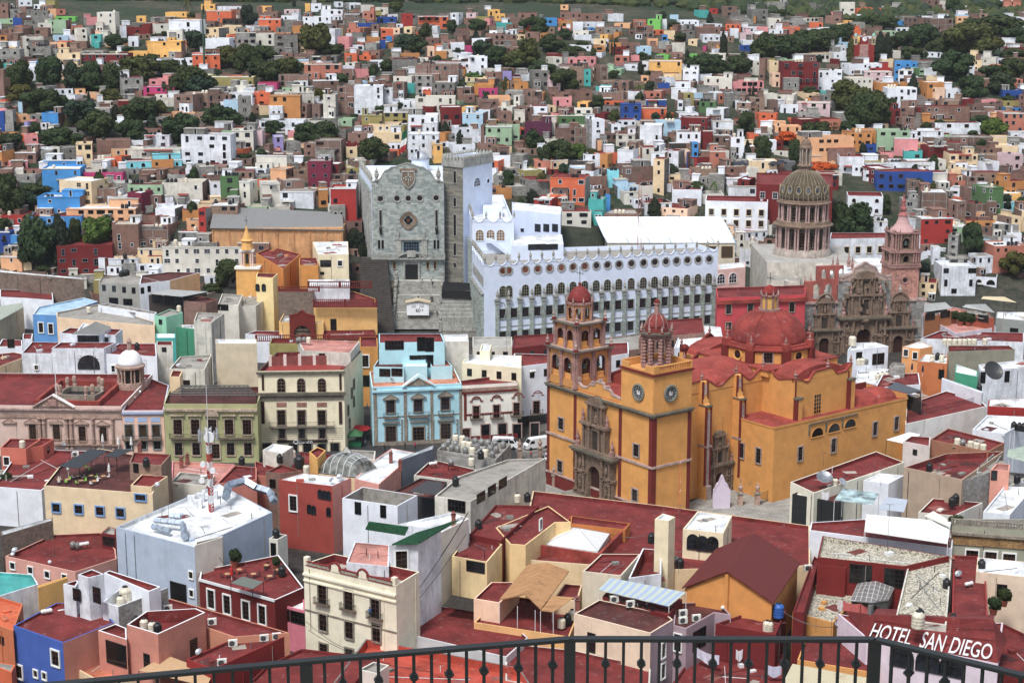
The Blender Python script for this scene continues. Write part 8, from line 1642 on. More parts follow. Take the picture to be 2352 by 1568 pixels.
for row in ROWS.split('\n'):
 v=row.split('|')+['',''];t,pts,z,c,rf,nm,lb,wn,op=v[:9];kw={};c=pc(c)
 if ' ' not in wn and '=' not in wn and wn:wn=''
 if '=' in wn:op,wn=wn,''
 if 'par=' in op:kw['par']=float(op.split('par=')[1].split()[0])
 if 'side1=' in op:sc_=pc(op.split('side1=')[1].split()[0]);kw['sides']={1:mat('plaster',sc_) if isinstance(sc_,tuple) else wallmat(sc_)}
 if 'white' in op:kw['cop']=mat('clean',(226,226,228))
 if rf=='X':kw['rm']=XR;rf='G'
 elif ',' in rf:kw['rm']=mat('roof',pc(rf));rf='G'
 elif rf in 'YOtsk':kw['rm']=mat('oldplaster',PAL[rf]);rf='G'
 R=K(t,pts,float(z),c,rf,nm,lb,zb=0 if t in('T5','T6','T8','T7') else-1,**kw);R.nm=nm;R.t=t;NEAR.append(R)
 for g in wn.split(';'):
  g=g.split()
  if len(g)<6:continue
  fm=mat('plaster',(124,164,206)) if 'bluef' in op else(mat('clean',(226,226,224)) if g[1]=='s' and c!=(232,226,204) else(STG2 if g[1]=='s' else DRK))
  wl(R,int(g[0]),t,g[4:],float(g[2]),float(g[3]),g[1],fm,GLD if g[1]!='a' else GL,bal=1.3 if('bal' in op and float(g[3])==3) else None,name='door' if float(g[3])>=3 else 'window')
def find(s):return[R for R in NEAR if s in R.root['label']][0]
def quad(name,label,cat,t,pts,m,th=.06,posts=0,uvs=(40,8),group=None,zp=4):
 """pts: 4 pixel corners with heights x y z; a thin sheet with real thickness, posts down to zp"""
 P=[Vector(at(t,*p)) for p in pts];b=MB();u,v=uvs;up=Vector((0,0,th));uv=[(0,0),(u,0),(u,v),(0,v)]
 b.face([tuple(p+up) for p in P],m,uv);b.face([tuple(p) for p in P[::-1]],m,uv)
 for i in range(4):j=(i+1)%4;b.face([tuple(P[i]),tuple(P[j]),tuple(P[j]+up),tuple(P[i]+up)],m)
 if posts:
  for p in P:b.tube((p.x,p.y,zp),tuple(p),.06,WHT if posts==1 else BLK,5)
 o=b.build(name,loc=P[0]);tag(o,label,cat,group);return o
CB=mat('paint',(30,32,36));GC=mat('corr',(196,198,196))
quad('awning','long black awning with a pale seam over the bar terrace','awning','U1',[(535,1152,17.6),(722,1168,17.6),(985,1008,18),(825,990,18)],CB,posts=2,zp=14.5)
quad('awning','shorter black awning beside the furnished bar terrace','awning','U1',[(955,1062,18),(1062,1070,18),(1215,1000,18.2),(1060,992,18.2)],CB,posts=2,zp=14.5)
quad('fabric_awning','large dark grey fabric awning beside the long white building','awning','U2',[(1395,1380,13.4),(1670,1412,13.4),(1700,1300,14),(1560,1280,14)],mat('cloth',(72,72,76)))
quad('tile_roof','dark wavy cement tile roof at the foot of the tall side wall','roof','V2',[(1712,862,7.6),(1998,915,7.4),(2008,800,8.4),(1800,760,8.6)],mat('tile',(72,66,60)),uvs=(12,4))
quad('green_awning','green tiled lean-to roof over a brown door','roof','V2',[(1005,160,19.2),(1368,215,19.2),(1402,142,20.6),(1040,92,20.6)],mat('tile',(38,110,74)),th=.2,uvs=(30,6))
quad('green_roof','long green glazed tile roof sloping beside the tall side wall','roof','V2',[(1248,302,19.8),(1492,292,19.9),(1862,78,20.6),(1470,196,20.9)],mat('tile',(40,112,76)),th=.2,uvs=(30,6))
quad('striped_roof','translucent corrugated roof with pale blue and cream stripes','roof','V3',[(792,716,12.4),(1442,866,12.2),(1600,740,13),(902,606,13.2)],mat('stripes',(1,1,1)),th=.12,posts=1,uvs=(30,8),zp=8)
quad('sheet_roof','grey corrugated sheet roof beside the basilica far end','roof','U4',[(1032,472,14.8),(1222,502,14.8),(1405,462,15.4),(1162,382,15.4)],mat('corr',(96,102,110)),posts=1,uvs=(20,10),zp=10)
quad('white_awning','white sheet canopy on posts near the basilica corner','roof','U4',[(1080,908,14),(1232,942,14),(1392,862,14.4),(1290,840,14.4)],mat('clean',(228,230,232)),posts=2,zp=8)
quad('glass_roof','glass roofed terrace on a white steel frame','roof','U4',[(605,1458,13),(948,1502,13),(1012,1398,13.6),(682,1350,13.6)],mat('glass',(150,170,172)),posts=1,zp=8)
quad('tarp','pale blue-grey tarpaulin beside the glass roofed terrace','tarpaulin','U4',[(1000,1540,12),(1240,1568,12),(1275,1455,13),(1080,1430,13)],mat('cloth',(176,184,196)))
quad('tension_canopy','long white tensioned fabric canopy','canopy','V4',[(885,180,15.4),(1650,292,15.4),(1680,92,17),(902,22,17)],mat('cloth',(222,222,220)),posts=1,zp=12,th=.1)
quad('cloth_sail','small white fabric sail beside the long tensioned canopy','canopy','V4',[(1435,35,17.4),(1670,140,17),(1640,60,17.6),(1520,-10,18)],mat('cloth',(214,212,204)))
quad('patio_roof','beige fabric roof over the terracotta patio','roof','V1',[(1275,1452,7.4),(1900,1600,7),(1960,1475,7.6),(1530,1312,8.2)],mat('cloth',(196,164,124)),posts=2,zp=3)
quad('dark_awning','dark lean-to sheet roof below the bright red roof','roof','V3',[(1862,1112,7.4),(2330,1165,7.4),(2335,1115,8.2),(1892,1052,8.4)],mat('corr',(66,68,74)))
quad('corrugated_roof','cream corrugated roof at the bottom right seen through the railing','roof','V4',[(100,1640,6.6),(905,1660,6.6),(935,1525,7.4),(225,1392,7.4)],mat('corr',(216,206,176)),uvs=(30,8))
quad('pale_canopy','pale green translucent roof at the right edge','roof','U4',[(2178,1062,14.4),(2420,1130,14.4),(2420,950,15),(2190,1000,15)],mat('corr',(206,222,206)))
quad('restaurant_roof','pale sheet roof over the glazed roof restaurant','roof','T8',[(818,742,17.5),(966,722,17.5),(930,690,18),(820,700,18)],GC,posts=2,zp=13)
quad('restaurant_roof','second pale sheet roof right of the roof restaurant entrance','roof','T8',[(1018,715,17.5),(1190,745,17.5),(1140,700,18),(1040,702,18)],GC,posts=2,zp=13)
quad('terrace_roof','cream flat pergola roof above the plain grey-green house','roof','T8',[(1118,672,19.5),(1305,692,19.5),(1240,662,20),(1130,660,20)],mat('cloth',(206,192,160)),posts=2,zp=15)
quad('pediment_roof','grey sheet roof pitched over the brown window','roof','T5',[(660,1502,17.6),(935,1504,17.6),(1020,1438,19),(880,1388,21)],GC,th=.12,uvs=(20,10))
quad('sheet_roof','wide grey corrugated sheet roof on the dark glazed room','roof','T5',[(1362,1130,18.4),(1672,1158,18.4),(1912,1112,19),(1560,1092,19)],GC,uvs=(50,8))
quad('shed_roof','pale green-white corrugated shed roof at the left edge','roof','T5',[(-20,1385,13),(215,1255,13),(205,1215,13.6),(-40,1250,13.6)],mat('corr',(206,214,200)))
def gable(name,label,t,ridge,eaves,m,wm,z0,cat='building',gm=None):
 """ridge: 2 points (front, back); eaves: left front/back, right front/back, all (x, y, z)"""
 r=thing(name,label,cat,at(t,*eaves[0])[:2]+(max(0,z0),));A,B_=[Vector(at(t,*p)) for p in ridge];L0,L1,R0,R1=[Vector(at(t,*p)) for p in eaves];up=Vector((0,0,.18))
 b=MB()
 for q in((L0,A,B_,L1),(A,R0,R1,B_)):b.face([tuple(p+up) for p in q],m,[(0,0),(0,20),(40,20),(40,0)]);b.face([tuple(p) for p in q][::-1],m)
 for p,q in((L0,A),(A,R0),(L0,L1),(R0,R1)):b.face([tuple(p),tuple(q),tuple(q+up),tuple(p+up)],m)
 b.build('roof',r)
 if wm:
  c=(A+B_+L0+R0+L1+R1)/6;s=lambda p:p.lerp(Vector((c.x,c.y,p.z)),.05)-Vector((0,0,.12));q=[s(L0),s(A),s(R0),s(R1),s(B_),s(L1)];b=MB();g=lambda p:(p.x,p.y,z0)
  b.face([g(q[0]),g(q[2]),tuple(q[2]),tuple(q[1]),tuple(q[0])],wm);b.face([g(q[2]),g(q[3]),tuple(q[3]),tuple(q[2])],wm);b.face([g(q[5]),g(q[0]),tuple(q[0]),tuple(q[5])],wm);b.build('wall',r)
  A_,a_=q[1],(q[0]+q[2])/2;b=MB();b.tube((q[1].x,q[1].y-.05,q[1].z-.3),(q[1].x,q[1].y-.05,z0),.45,wm,4);b.build('pilaster',r)
 return r
gable('gabled_hall','yellow hall with a large dark red pitched roof','V3',[(1975,550,16.2),(2232,200,16.2)],[(1560,702,12.2),(1870,345,12.2),(2401,842,12.2),(2651,470,12.2)],mat('corrx',(122,44,42)),mat('plaster',(220,156,70)),2)
gable('gabled_skylight','grey gabled skylight with white glazing bars on the gravel court','V4',[(945,832,11.4),(992,640,11.4)],[(755,812,10),(825,658,10),(1105,812,10),(1162,700,10)],mat('panes',(132,128,126)),mat('paint',(120,120,120)),8,cat='skylight')
gable('fabric_shelter','tan weathered fabric shelter on white posts above the pale yellow house','V3',[(118,757,11.6),(325,470,12.2)],[(-116,808,10.2),(140,490,10.8),(265,897,10.2),(525,546,10.8)],mat('streakcloth',(190,146,96)),None,6,cat='shelter')
quad('fabric_shelter','small flat tan fabric roof joined to the larger shelter','shelter','V3',[(262,905,10.2),(380,918,10.2),(572,782,10.6),(372,768,10.6)],mat('streakcloth',(190,146,96)),posts=1,zp=6)
b=MB()
for x,y in((-116,815),(50,860),(213,898),(262,905),(380,920)):p=at('V3',x,y,10.1);b.tube(p,(p[0],p[1],6.4),.06,WHT,5)
tag(b.build('shelter_frame'),'white post frame along the front of the tan fabric shelter','frame')
q=[uz(*tv('V3',x,y),11.2)[:2] for x,y in((232,300),(808,385),(1088,104),(540,30))];b=MB();wallring(b,q,9.2,11.2,.5,9.3,REDR,REDR);tag(b.build('court_parapet'),'square dark red parapet enclosing the white pyramid skylight','parapet')
q=[Vector(at('V3',x,y,10.6)) for x,y in((295,292),(788,358),(898,195),(455,130))];c=sum(q,Vector())/4+Vector((0,0,2.0));b=MB();wm=mat('cloth',(222,222,222))
for i in range(4):b.face([tuple(q[i]),tuple(q[(i+1)%4]),tuple(c)],wm);j=(i+1)%4;b.face([(q[i].x,q[i].y,9.4),(q[j].x,q[j].y,9.4),tuple(q[j]),tuple(q[i])],wm)
for i in range(4):b.tube(q[i],c,.05,GRYM,4)
tag(b.build('pyramid_skylight',loc=q[0]),'large low white pyramid skylight among the red roofs','skylight')
q=[Vector(at('U2',x,y,12)) for x,y in((552,1205),(905,1250),(1106,1168),(760,1105))];e1=q[1]-q[0];e2=q[3]-q[0];r=thing('glass_vault','grey vaulted glass roof with pale ribs and little lantern cap','glass roof',q[0]);b=MB();n=12;f=lambda s,t:q[0].lerp(q[1],s).lerp(q[3].lerp(q[2],s),t)+Vector((0,0,3.4*(1-abs(2*s-1)**2.6)**.5*(1-abs(2*t-1)**2.6)**.5))
for i in range(n):
 for j in range(n):b.face([tuple(f(i/n,j/n)),tuple(f((i+1)/n,j/n)),tuple(f((i+1)/n,(j+1)/n)),tuple(f(i/n,(j+1)/n))],mat('glass',(116,118,112)))
b.build('panes',r,smooth=True);b=MB();up=Vector((0,0,.06))
for k in range(0,n+1,2):
 for j in range(n):b.tube(f(k/n,j/n)+up,f(k/n,(j+1)/n)+up,.07,WHT,4);b.tube(f(j/n,k/n)+up,f((j+1)/n,k/n)+up,.04,GRYM,4)
b.build('rib',r);p=f(.5,.5);b=MB();b.lathe((p.x,p.y),[(1.2,p.z),(1.2,p.z+.4),(.1,p.z+1.3)],mat('glass',(150,152,150)),4,pi/4);b.build('lantern',r)
H=find('lavender hotel');A0,A1,B1_,B0=[Vector(at('V4',x,y,z)) for x,y,z in((900,1142,10.85),(2112,1385,10.85),(2070,985,14.0),(960,940,14.0))]
b=MB();b.face([tuple(A0),tuple(A1),tuple(B1_),tuple(B0)],roofmat('R'));b.face([tuple(B0),tuple(B1_),tuple(at('V4',2080,940,11)),tuple(at('V4',1000,880,11))],roofmat('R'));b.face([tuple(A0),tuple(B0),tuple(at('V4',700,900,10.9))],roofmat('R'));b.face([tuple(A1),tuple(at('V4',2200,1180,10.9)),tuple(B1_)],roofmat('R'))
for k in range(1,4):s_=k/4;b.tube(A0.lerp(B0,s_)+Vector((0,0,.05)),A1.lerp(B1_,s_)+Vector((0,0,.05)),.06,roofmat('R'),4)
b.build('sloping_roof',H.root)
def onplane(s,x0,x1):
 cu=bpy.data.curves.new('t','FONT');cu.body=s;cu.size=1;cu.offset=.006;o=bpy.data.objects.new('t',cu);COL.objects.link(o);me=bpy.data.meshes.new_from_object(o.evaluated_get(bpy.context.evaluated_depsgraph_get()));bpy.data.objects.remove(o)
 xs=[v.co.x for v in me.vertices];ys=[v.co.y for v in me.vertices];ax,bx=min(xs),max(xs);ay,by=min(ys),max(ys);nrm=(A1-A0).cross(B0-A0).normalized()
 L=[Vector(at('V4',x,y,z)) for x,y,z in x0];
 for v in me.vertices:
  s_=(v.co.x-ax)/(bx-ax);t_=(v.co.y-ay)/(by-ay);v.co=L[0].lerp(L[1],s_).lerp(L[3].lerp(L[2],s_),t_)+nrm*x1-H.root.location
 me.materials.clear();me.materials.append(WHT);q=bpy.data.objects.new('lettering',me);COL.objects.link(q);q.parent=H.root
def onA(x,y):
 n=(A1-A0).cross(B0-A0);d=Vector(ray(*tv('V4',x,y)));t=n.dot(A0-Vector((0,0,CZ)))/n.dot(d);return(x,y,CZ+d.z*t)
for w_,px in(('HOTEL',((925,1148),(1300,1222),(1350,1080),(985,1015))),('SAN',((1385,1240),(1600,1282),(1650,1130),(1440,1092))),('DIEGO',((1655,1290),(2045,1352),(2075,1215),(1710,1142)))):onplane(w_,[onA(*p) for p in px],.12)
TK_='''U4 w 1610 42 16.5;U4 w 1653 44 16.5;U4 w 1703 46 16.5;U4 w 1748 46 16.5;U4 w 1792 46 16.5;U4 w 1836 44 16.5;U4 w 1880 44 16.5;U4 w 1975 40 16.5;U4 w 1497 190 13.7;U4 b 1545 178 13.7;U4 w 1583 192 13.7;U4 w 1000 365 10.2;U4 w 1040 355 10.2;U4 w 1078 350 10.2;U4 w 828 225 12;U4 w 860 222 12;U4 s 895 222 12;U4 w 1725 960 14;U4 s 1775 965 14;U4 w 1845 985 14;U4 w 1900 1000 14;U4 w 1960 1012 14;U4 b 1470 1195 13.2;U4 w 610 1335 11.5;U4 b 1675 1510 9.6;U4 b 1710 1480 9.6;U4 b 2240 815 12.4;U4 b 2290 825 12.4;U4 b 2325 830 12.4;U4 b 1925 468 12.6;U4 b 2270 1300 10.6;U1 w 205 978 10.6;U1 b 1335 1150 17.6;U1 b 2205 1135 11.6;U1 b 1250 85 14.6;U2 b 218 1115 12.6;U2 B 400 1165 12;U2 w 460 1210 12.6;U2 w 335 1070 11;U2 s 1780 1145 11.5;U2 w 1965 1140 13.2;U2 b 2050 1082 13.2;U2 b 1820 1320 13.6;V1 W 1155 825 10.9;V1 w 1270 815 10.9;V1 w 1110 860 10.9;V1 b 1250 1050 10.9;V1 w 1325 1075 10.9;V1 w 1400 1100 10.9;V1 b 1450 1110 10.9;V1 r 672 332 6.6;V1 r 718 338 6.6;V2 b 185 235 10.9;V2 b 240 580 9.3;V2 b 2045 155 13.2;V3 b 1280 280 13;V3 s 1500 475 10;V3 b 1545 510 10;V3 w 455 1060 6.4;V3 b 510 1025 6.4;V3 w 552 985 6.4;V3 w 2342 1090 8.6;V4 u 95 962 9.5;V4 w 10 1095 8.5;V4 W 1375 1060 14.0;V4 b 1395 985 13.2;V4 b 1640 705 12.8;V4 b 1960 525 12.6;V4 b 1700 1030 11.4;U3 w 50 1475 10;U3 b 140 1470 10;T5 b 1115 975 23;T5 b 1150 968 23;T5 b 1172 962 23;T5 w 817 1300 15;T5 w 1645 1290 17;T5 w 1615 680 27;T5 b 1150 810 20;T7 w 800 860 12.2;U2 s 385 30 21;U4 W 768 48 15.3'''
km={'w':('white',1),'b':('black',1),'s':('steel',1),'B':('black',1.5),'W':('white',1.5),'u':('blue',1.35),'r':('steel',.9)}
for it in TK_.split(';'):
 t,k,x,y,z=it.split();kk,s_=km[k];tank(at(t,float(x),float(y),float(z)),kk,s_*1.12)
r8=random.Random(31)
for R in NEAR:
 q=[Vector((p[0],p[1],R.rz)) for p in R.ins]
 if len(q)!=4 or(q[1]-q[0]).length*(q[2]-q[1]).length<50 or 'lavender' in R.root['label']:continue
 n=min(15,int((q[1]-q[0]).length*(q[2]-q[1]).length/22)+2);F_=lambda s,t:q[0].lerp(q[1],s).lerp(q[3].lerp(q[2],s),t)
 for i in range(n):
  p=F_(r8.uniform(.1,.9),r8.uniform(.12,.88));k=r8.random();b=MB()
  if k<.3:b.obox(p[:2],r8.uniform(.3,.8),r8.uniform(.3,.6),p.z-.02,p.z+r8.uniform(.2,.6),r8.random(),r8.choice([R.rm,WHT,R.wm,mat('block',(150,148,142))]));b.build('hatch',R.root)
  elif k<.55:b.tube(p,(p.x,p.y,p.z+r8.uniform(.6,1.6)),.07,r8.choice([WHT,GRYM,BLK]),5);b.build('vent_pipe',R.root)
  elif k<.8:e=F_(r8.uniform(.1,.9),r8.uniform(.1,.9));u_=Vector((0,0,.07));b.tube(p+u_,e+u_,.05,r8.choice([WHT,GRYM,BLK,R.rm]),5);b.build('pipe',R.root)
  else:b.obox(p[:2],r8.uniform(.8,2.2),r8.uniform(.5,1.5),p.z+.004,p.z+.03,r8.random(),mat('roof',r8.choice([(150,92,84),(120,60,54),(170,160,150),(96,44,42)])));b.build('roof_patch',R.root)
 for i in range(2):
  fc=R.f[i]
  if fc.L>4:
   for k in range(1+(fc.L>12)):u_=r8.uniform(.4,fc.L-.4);b=MB();b.tube(fc.at(u_,R.z-.6,.09),fc.at(u_,max(0,R.z-11),.09),.06,r8.choice([GRYM,R.wm,BLK,mat('paint',(150,140,130))]),5);b.build('drainpipe',R.root)
 if r8.random()<.5 and R.z>8:
  t_=r8.uniform(.35,.65);a_,c_=F_(.0,t_),F_(1,t_);b=MB();b.tube(a_+Vector((0,0,.05)),c_+Vector((0,0,.05)),.13,R.rm,4);b.build('roof_ridge',R.root)
R9=find('crowded with round steel tanks');q=[Vector((p[0],p[1],R9.rz)) for p in R9.ins];rr=random.Random(4)
for i in range(8):
 for j in range(3):
  if rr.random()<.15:continue
  p=q[0].lerp(q[1],(i+.6)/8.3).lerp(q[3].lerp(q[2],(i+.6)/8.3),(j+.5)/3);o=tank((p.x+rr.uniform(-.3,.3),p.y,p.z),'steel' if rr.random()<.7 else 'white',1.15)
for t,x,y,z in[('V1',1545,912,9),('V1',1705,965,9),('V1',1950,1035,9),('V1',2140,1232,8.5),('V1',2040,1410,8.5),('U1',690,1062,7.6),('V2',75,1185,8.5),('V2',190,1170,8.5),('V3',940,828,10.9),('V3',1088,872,10.9),('V3',1570,955,9.5),('V3',1570,1022,9.5),('V3',1693,1000,9.5),('V4',365,540,10)]:ac(at(t,x,y,z),.25,1.25)
for t,x,y,z,s_ in[('V1',1497,862,9.2,1),('V1',430,935,9.6,1),('V1',590,945,8.5,1.2),('V3',1960,895,9.6,.9),('V3',2225,940,9,.9),('V4',1845,680,11.7,.9),('U1',1210,540,10.6,.8),('U1',1860,1260,10.6,.9),('U4',185,330,9,1),('U2',1615,1145,11,1),('V1',775,315,7,1),('U3',190,300,14.4,.9)]:gas(at(t,x,y,z),.5,s_)
for t,x,y,z,r_ in[('V1',140,385,6.8,.6),('V1',120,410,6.8,.4),('V1',1830,1320,8.6,.55),('V1',458,478,6.8,.35),('V4',1750,605,11.6,.6),('V4',635,1060,8.4,.5),('U4',675,1345,11.5,.9),('U4',2140,915,14,.5),('U4',2300,1330,10,.6),('U2',1240,390,13.5,.6),('U2',690,1305,13.2,.55),('U2',765,1280,13.2,.6),('U1',580,975,8,.5),('U1',1265,495,10.6,.5),('U1',1435,1345,15.5,.5),('U1',2225,1290,10,.5)]:dish(at(t,x,y,z),r_,rr.uniform(-1,1),.7)
dish(at('U4',2040,400,14),2.4,.3,.9,'large black mesh dish antenna on the white roofs at the right',mat('paint',(48,48,50)));dish(at('U4',510,1350,11.5),1.6,.1,.5,'grey mesh dish antenna beside the white satellite dish',GRYM)
for t,x,y,z,h in[('V1',505,420,6.6,9),('V1',1550,30,13.5,3),('V4',1095,390,13.4,9),('U1',160,950,10.6,7),('U2',550,1200,10.4,6),('U2',625,1150,10.4,6),('U2',705,1110,10.4,5),('U3',1905,1360,2,16),('V2',2255,250,12.6,5),('V3',1540,120,10,4),('U4',1420,830,13,4),('U4',1025,1330,11,4),('U3',820,330,23.4,4),('U4',505,1150,11.4,3),('V4',575,1250,6.5,5),('V3',1530,560,10,4),('U2',2285,150,16,6),('U2',1345,380,13.5,3),('U1',1350,520,11,9),('T5',1380,1400,14,8)]:antenna(at(t,x,y,z),h,yagi=rr.random()<.5)
for t,x,y,z in[('U2',1230,1115,12),('U2',1315,1190,12.5),('V2',1815,120,17.4),('V4',1695,540,11.5),('U1',1275,1030,16),('V3',600,900,10.4),('U1',1655,1160,9.6),('U1',1710,1130,9.6)]:chimney(at(t,x,y,z),1.8)
p0=Vector(at('U1',1925,1560,13.4));zt=uy(*tv('U1',1885,800),p0.y)[2];H_=zt-13.4;r=thing('radio_mast','red and white lattice radio mast with white drum antennas on the grey-blue building','radio mast',p0);RM_,WM_=mat('paint',(176,42,34)),WHT
for k in range(10):
 b=MB();m=RM_ if k%2==0 else WM_;za,zb_=13.4+H_*k/10,13.4+H_*(k+1)/10;w_=.5
 C=[(p0.x+w_*cos(a),p0.y+w_*sin(a)) for a in(.5,.5+2*pi/3,.5+4*pi/3)]
 for i in range(3):
  j=(i+1)%3;b.tube(C[i]+(za,),C[i]+(zb_,),.08,m,4)
  for q_ in range(2):z1=za+(zb_-za)*q_/2;z2=za+(zb_-za)*(q_+1)/2;b.tube(C[i]+(z1,),C[j]+(z2,),.045,m,4);b.tube(C[j]+(z1,),C[i]+(z2,),.045,m,4);b.tube(C[i]+(z1,),C[j]+(z1,),.045,m,4)
 b.build('lattice_section',r)
for k in range(9):a=2*pi*k/9;b=MB();b.tube((p0.x+1.7*cos(a),p0.y+1.7*sin(a),zt-2.6),(p0.x+1.7*cos(a),p0.y+1.7*sin(a),zt-.2),.11,mat('plastic',(170,172,176)),6);b.tube((p0.x,p0.y,zt-1),(p0.x+1.7*cos(a),p0.y+1.7*sin(a),zt-1),.04,GRYM,4);b.build('panel_antenna',r)
for dx,z_,rr_ in((.4,zt-1.4,.95),(-.9,zt-6.4,.5),(.8,zt-7.6,.5),(-1.2,zt-9.4,.5),(-1.0,zt-11.5,.35)):b=MB();b.tube((p0.x+dx,p0.y-1.5,z_),(p0.x+dx,p0.y-.9,z_),rr_,WHT,14);b.build('drum_antenna',r)
b=MB();b.tube((p0.x,p0.y,zt),(p0.x,p0.y,zt+8),.05,WHT,4);b.build('whip_antenna',r)
def ducts(t,segs,z,s_,label):
 r=thing('air_duct',label,'air duct',at(t,*segs[0][0][:2],z));m=mat('metal',(170,182,196));b=MB()
 for(a,c) in segs:
  A_,B_=Vector(at(t,a[0],a[1],a[2])),Vector(at(t,c[0],c[1],c[2]));b.tube(A_,B_,s_,m,4);n=max(2,int((B_-A_).length/1.3))
  for k in range(1,n):p=A_.lerp(B_,k/n);d=(B_-A_).normalized()*.06;b.tube(p-d,p+d,s_*1.12,GRYM,4)
 b.build('duct',r);b=MB()
 for a,c in segs:b.tube(at(t,*a),at(t,a[0],a[1]+6,13.3),.07,GRYM,4)
 b.build('support',r)
ducts('V1',[((1420,70,15),(1680,100,15)),((1680,105,15),(1700,240,14)),((1400,130,14.4),(1560,170,14.4)),((1560,30,15),(1660,40,15))],13.4,.55,'bundle of silver square air ducts in front of the radio mast')
ducts('U1',[((2060,1440,15),(2080,1320,16.4)),((2080,1320,16.4),(2230,1280,16.6)),((2230,1280,16.6),(2330,1340,15.6)),((2330,1340,15.4),(2460,1380,15)),((2460,1380,15),(2500,1470,14))],13.4,.75,'large silver arching air duct at the back of the grey-blue roof')
b=MB()
for x,y in((1750,1490),(1830,1470),(1950,1445),(1810,1530)):p=at('U1',x,y,13.3);b.box(p[0]-.7,p[0]+.7,p[1]-.5,p[1]+.5,13.3,14.9,mat('plastic',(214,216,220)))
tag(b.build('roof_units'),'cluster of white box cooling units beside the mast foot','cooling unit',None,None)
p=at('U1',1195,390,12.2);r=thing('small_dome','little white dome with stone lantern on pink columns behind the pink palace','dome',p);b=MB();b.lathe(p[:2],[(3.4,11),(3.4,12.6)],STP,8);b.lathe(p[:2],[(2.3,12.5),(2.3,16.2)],DRK,12);b.lathe(p[:2],[(3.5,16.1),(3.6,16.6),(3.0,16.8)],STP,16);b.build('drum',r);b=MB()
for i in range(8):
 for da in(-.13,.13):a=pi/8+i*pi/4+da;b.lathe((p[0]+3*cos(a),p[1]+3*sin(a)),[(.26,12.6),(.2,12.9),(.2,15.8),(.28,16.2)],STP,6)
b.build('column',r);b=MB();b.lathe(p[:2],[(3.0*cos(a),16.8+3.6*sin(a)) for a in[pi/2*i/8 for i in range(8)]]+[(.5,20.3)],mat('clean',(228,228,232)),20);b.build('dome',r,smooth=True);b=MB();b.lathe(p[:2],[(.7,20.1),(.55,20.5),(.55,22.2),(.8,22.4),(.2,23.2)],STP,8);b.build('lantern',r)
p=uy(*tv('T5',2272,900),497);x0,y0=p[0],497.0;r=thing('bell_gable_chapel','slim yellow and white bell tower with pointed spire beside the orange hall','bell tower',(x0,y0,8));Zc=lambda y:uy(*tv('T5',2272,y),497)[2];YW=mat('plaster',(226,176,92));b=MB()
b.box(x0-3.4,x0+3.4,y0-.1,y0+9,0,Zc(905),YW);b.box(x0-3.8,x0+3.8,y0-.5,y0+3,Zc(905),Zc(885),mat('clean',(226,224,216)));b.build('wall',r);b=MB()
for sx in(-1.6,-1.0,1.0,1.6):b.lathe((x0+sx,y0+.3),[(.3,Zc(885)),(.24,Zc(870)),(.24,Zc(760)),(.34,Zc(745))],mat('plaster',(228,200,190)),6)
b.box(x0-.95,x0+.95,y0+.4,y0+1.2,Zc(885),Zc(745),YW);b.box(x0-2.1,x0+2.1,y0-.2,y0+2,Zc(745),Zc(728),WHT);b.build('bell_stage',r);b=MB();b.lathe((x0,y0+1),[(1.9,Zc(728)),(1.7,Zc(700)),(1.5,Zc(660)),(1.9,Zc(645)),(1.3,Zc(630)),(.5,Zc(560)),(.15,Zc(510))],YW,8);b.build('spire',r);cross(r,(x0,y0+1,Zc(512)),2.6,1)
part('window',wmesh('asx',1.1,3.2,YW,DRK),r,(x0,y0+.39,Zc(810)))
e0,e1_,g1,g0=[uy(*tv('F',*p_),Y_) for p_,Y_ in(((482,524),531),((790,529),531),((786,488),548),((492,474),548))];r=thing('corrugated_hall','long ochre hall under a weathered grey corrugated roof','hall',(e0[0],531,20));b=MB();b.face([e0,e1_,g1,g0],mat('corr',(150,150,150)),[(0,0),(110,0),(110,10),(0,10)]);b.face([(p_[0],p_[1],p_[2]-.2) for p_ in(e0,g0,g1,e1_)],mat('corr',(150,150,150)),[(0,0)]*4);b.build('roof',r);b=MB();b.box(e0[0]+.5,e1_[0]-.5,531.6,547,4,e0[2]-.05,mat('oldplaster',(214,166,112)));b.build('wall',r);b=MB()
for k in range(9):x_=e0[0]+.5+(e1_[0]-e0[0]-1.4)*k/8;b.box(x_,x_+.5,531.3,531.6,4,e0[2]-.3,mat('oldplaster',(200,152,100)))
b.build('pilaster',r)
def balrow(t,x0,x1,y,Y_,h,m,label):
 p0,p1=uy(*tv(t,x0,y),Y_),uy(*tv(t,x1,y),Y_);f_=Fac(p0,p1);b=f_.mb();balus(b,0,f_.L,p0[2],h,0,.35,m,.55,6);tag(b.build('balustrade'),label,'balustrade')
for a in(('T6',480,1060,1078,474,1.9,REDP,'dark red balustrade behind the white roof strip'),('T6',530,1108,1256,466,2.3,REDP,'dark red balustrade crowning the long yellow hall'),('T6',208,580,1112,470,1.5,REDP,'dark red balustrade on the brown stone terrace wall'),('T6',0,1115,1568,430,1.7,REDP,'long dark red balustrade behind the bank building'),('T5',1420,1942,1490,455,2.2,WHT,'white balustrade on top of the teal wall')):balrow(*a)
C_=find('big red arched niche');f_=C_.f[0];c=f_.mb();u0,z1=f_.px(*tv('T6',315,1330));u1,_=f_.px(*tv('T6',545,1330));_,z0=f_.px(*tv('T6',430,1560));um=(u0+u1)/2;w_=(u1-u0)/2
arch_wall(c,u0,u1,z0-2,z1,[(um,w_*1.35,z0-2,z0+(z1-z0)*.3)],.8,REDP,REDP);
for v_ in c.v:pass
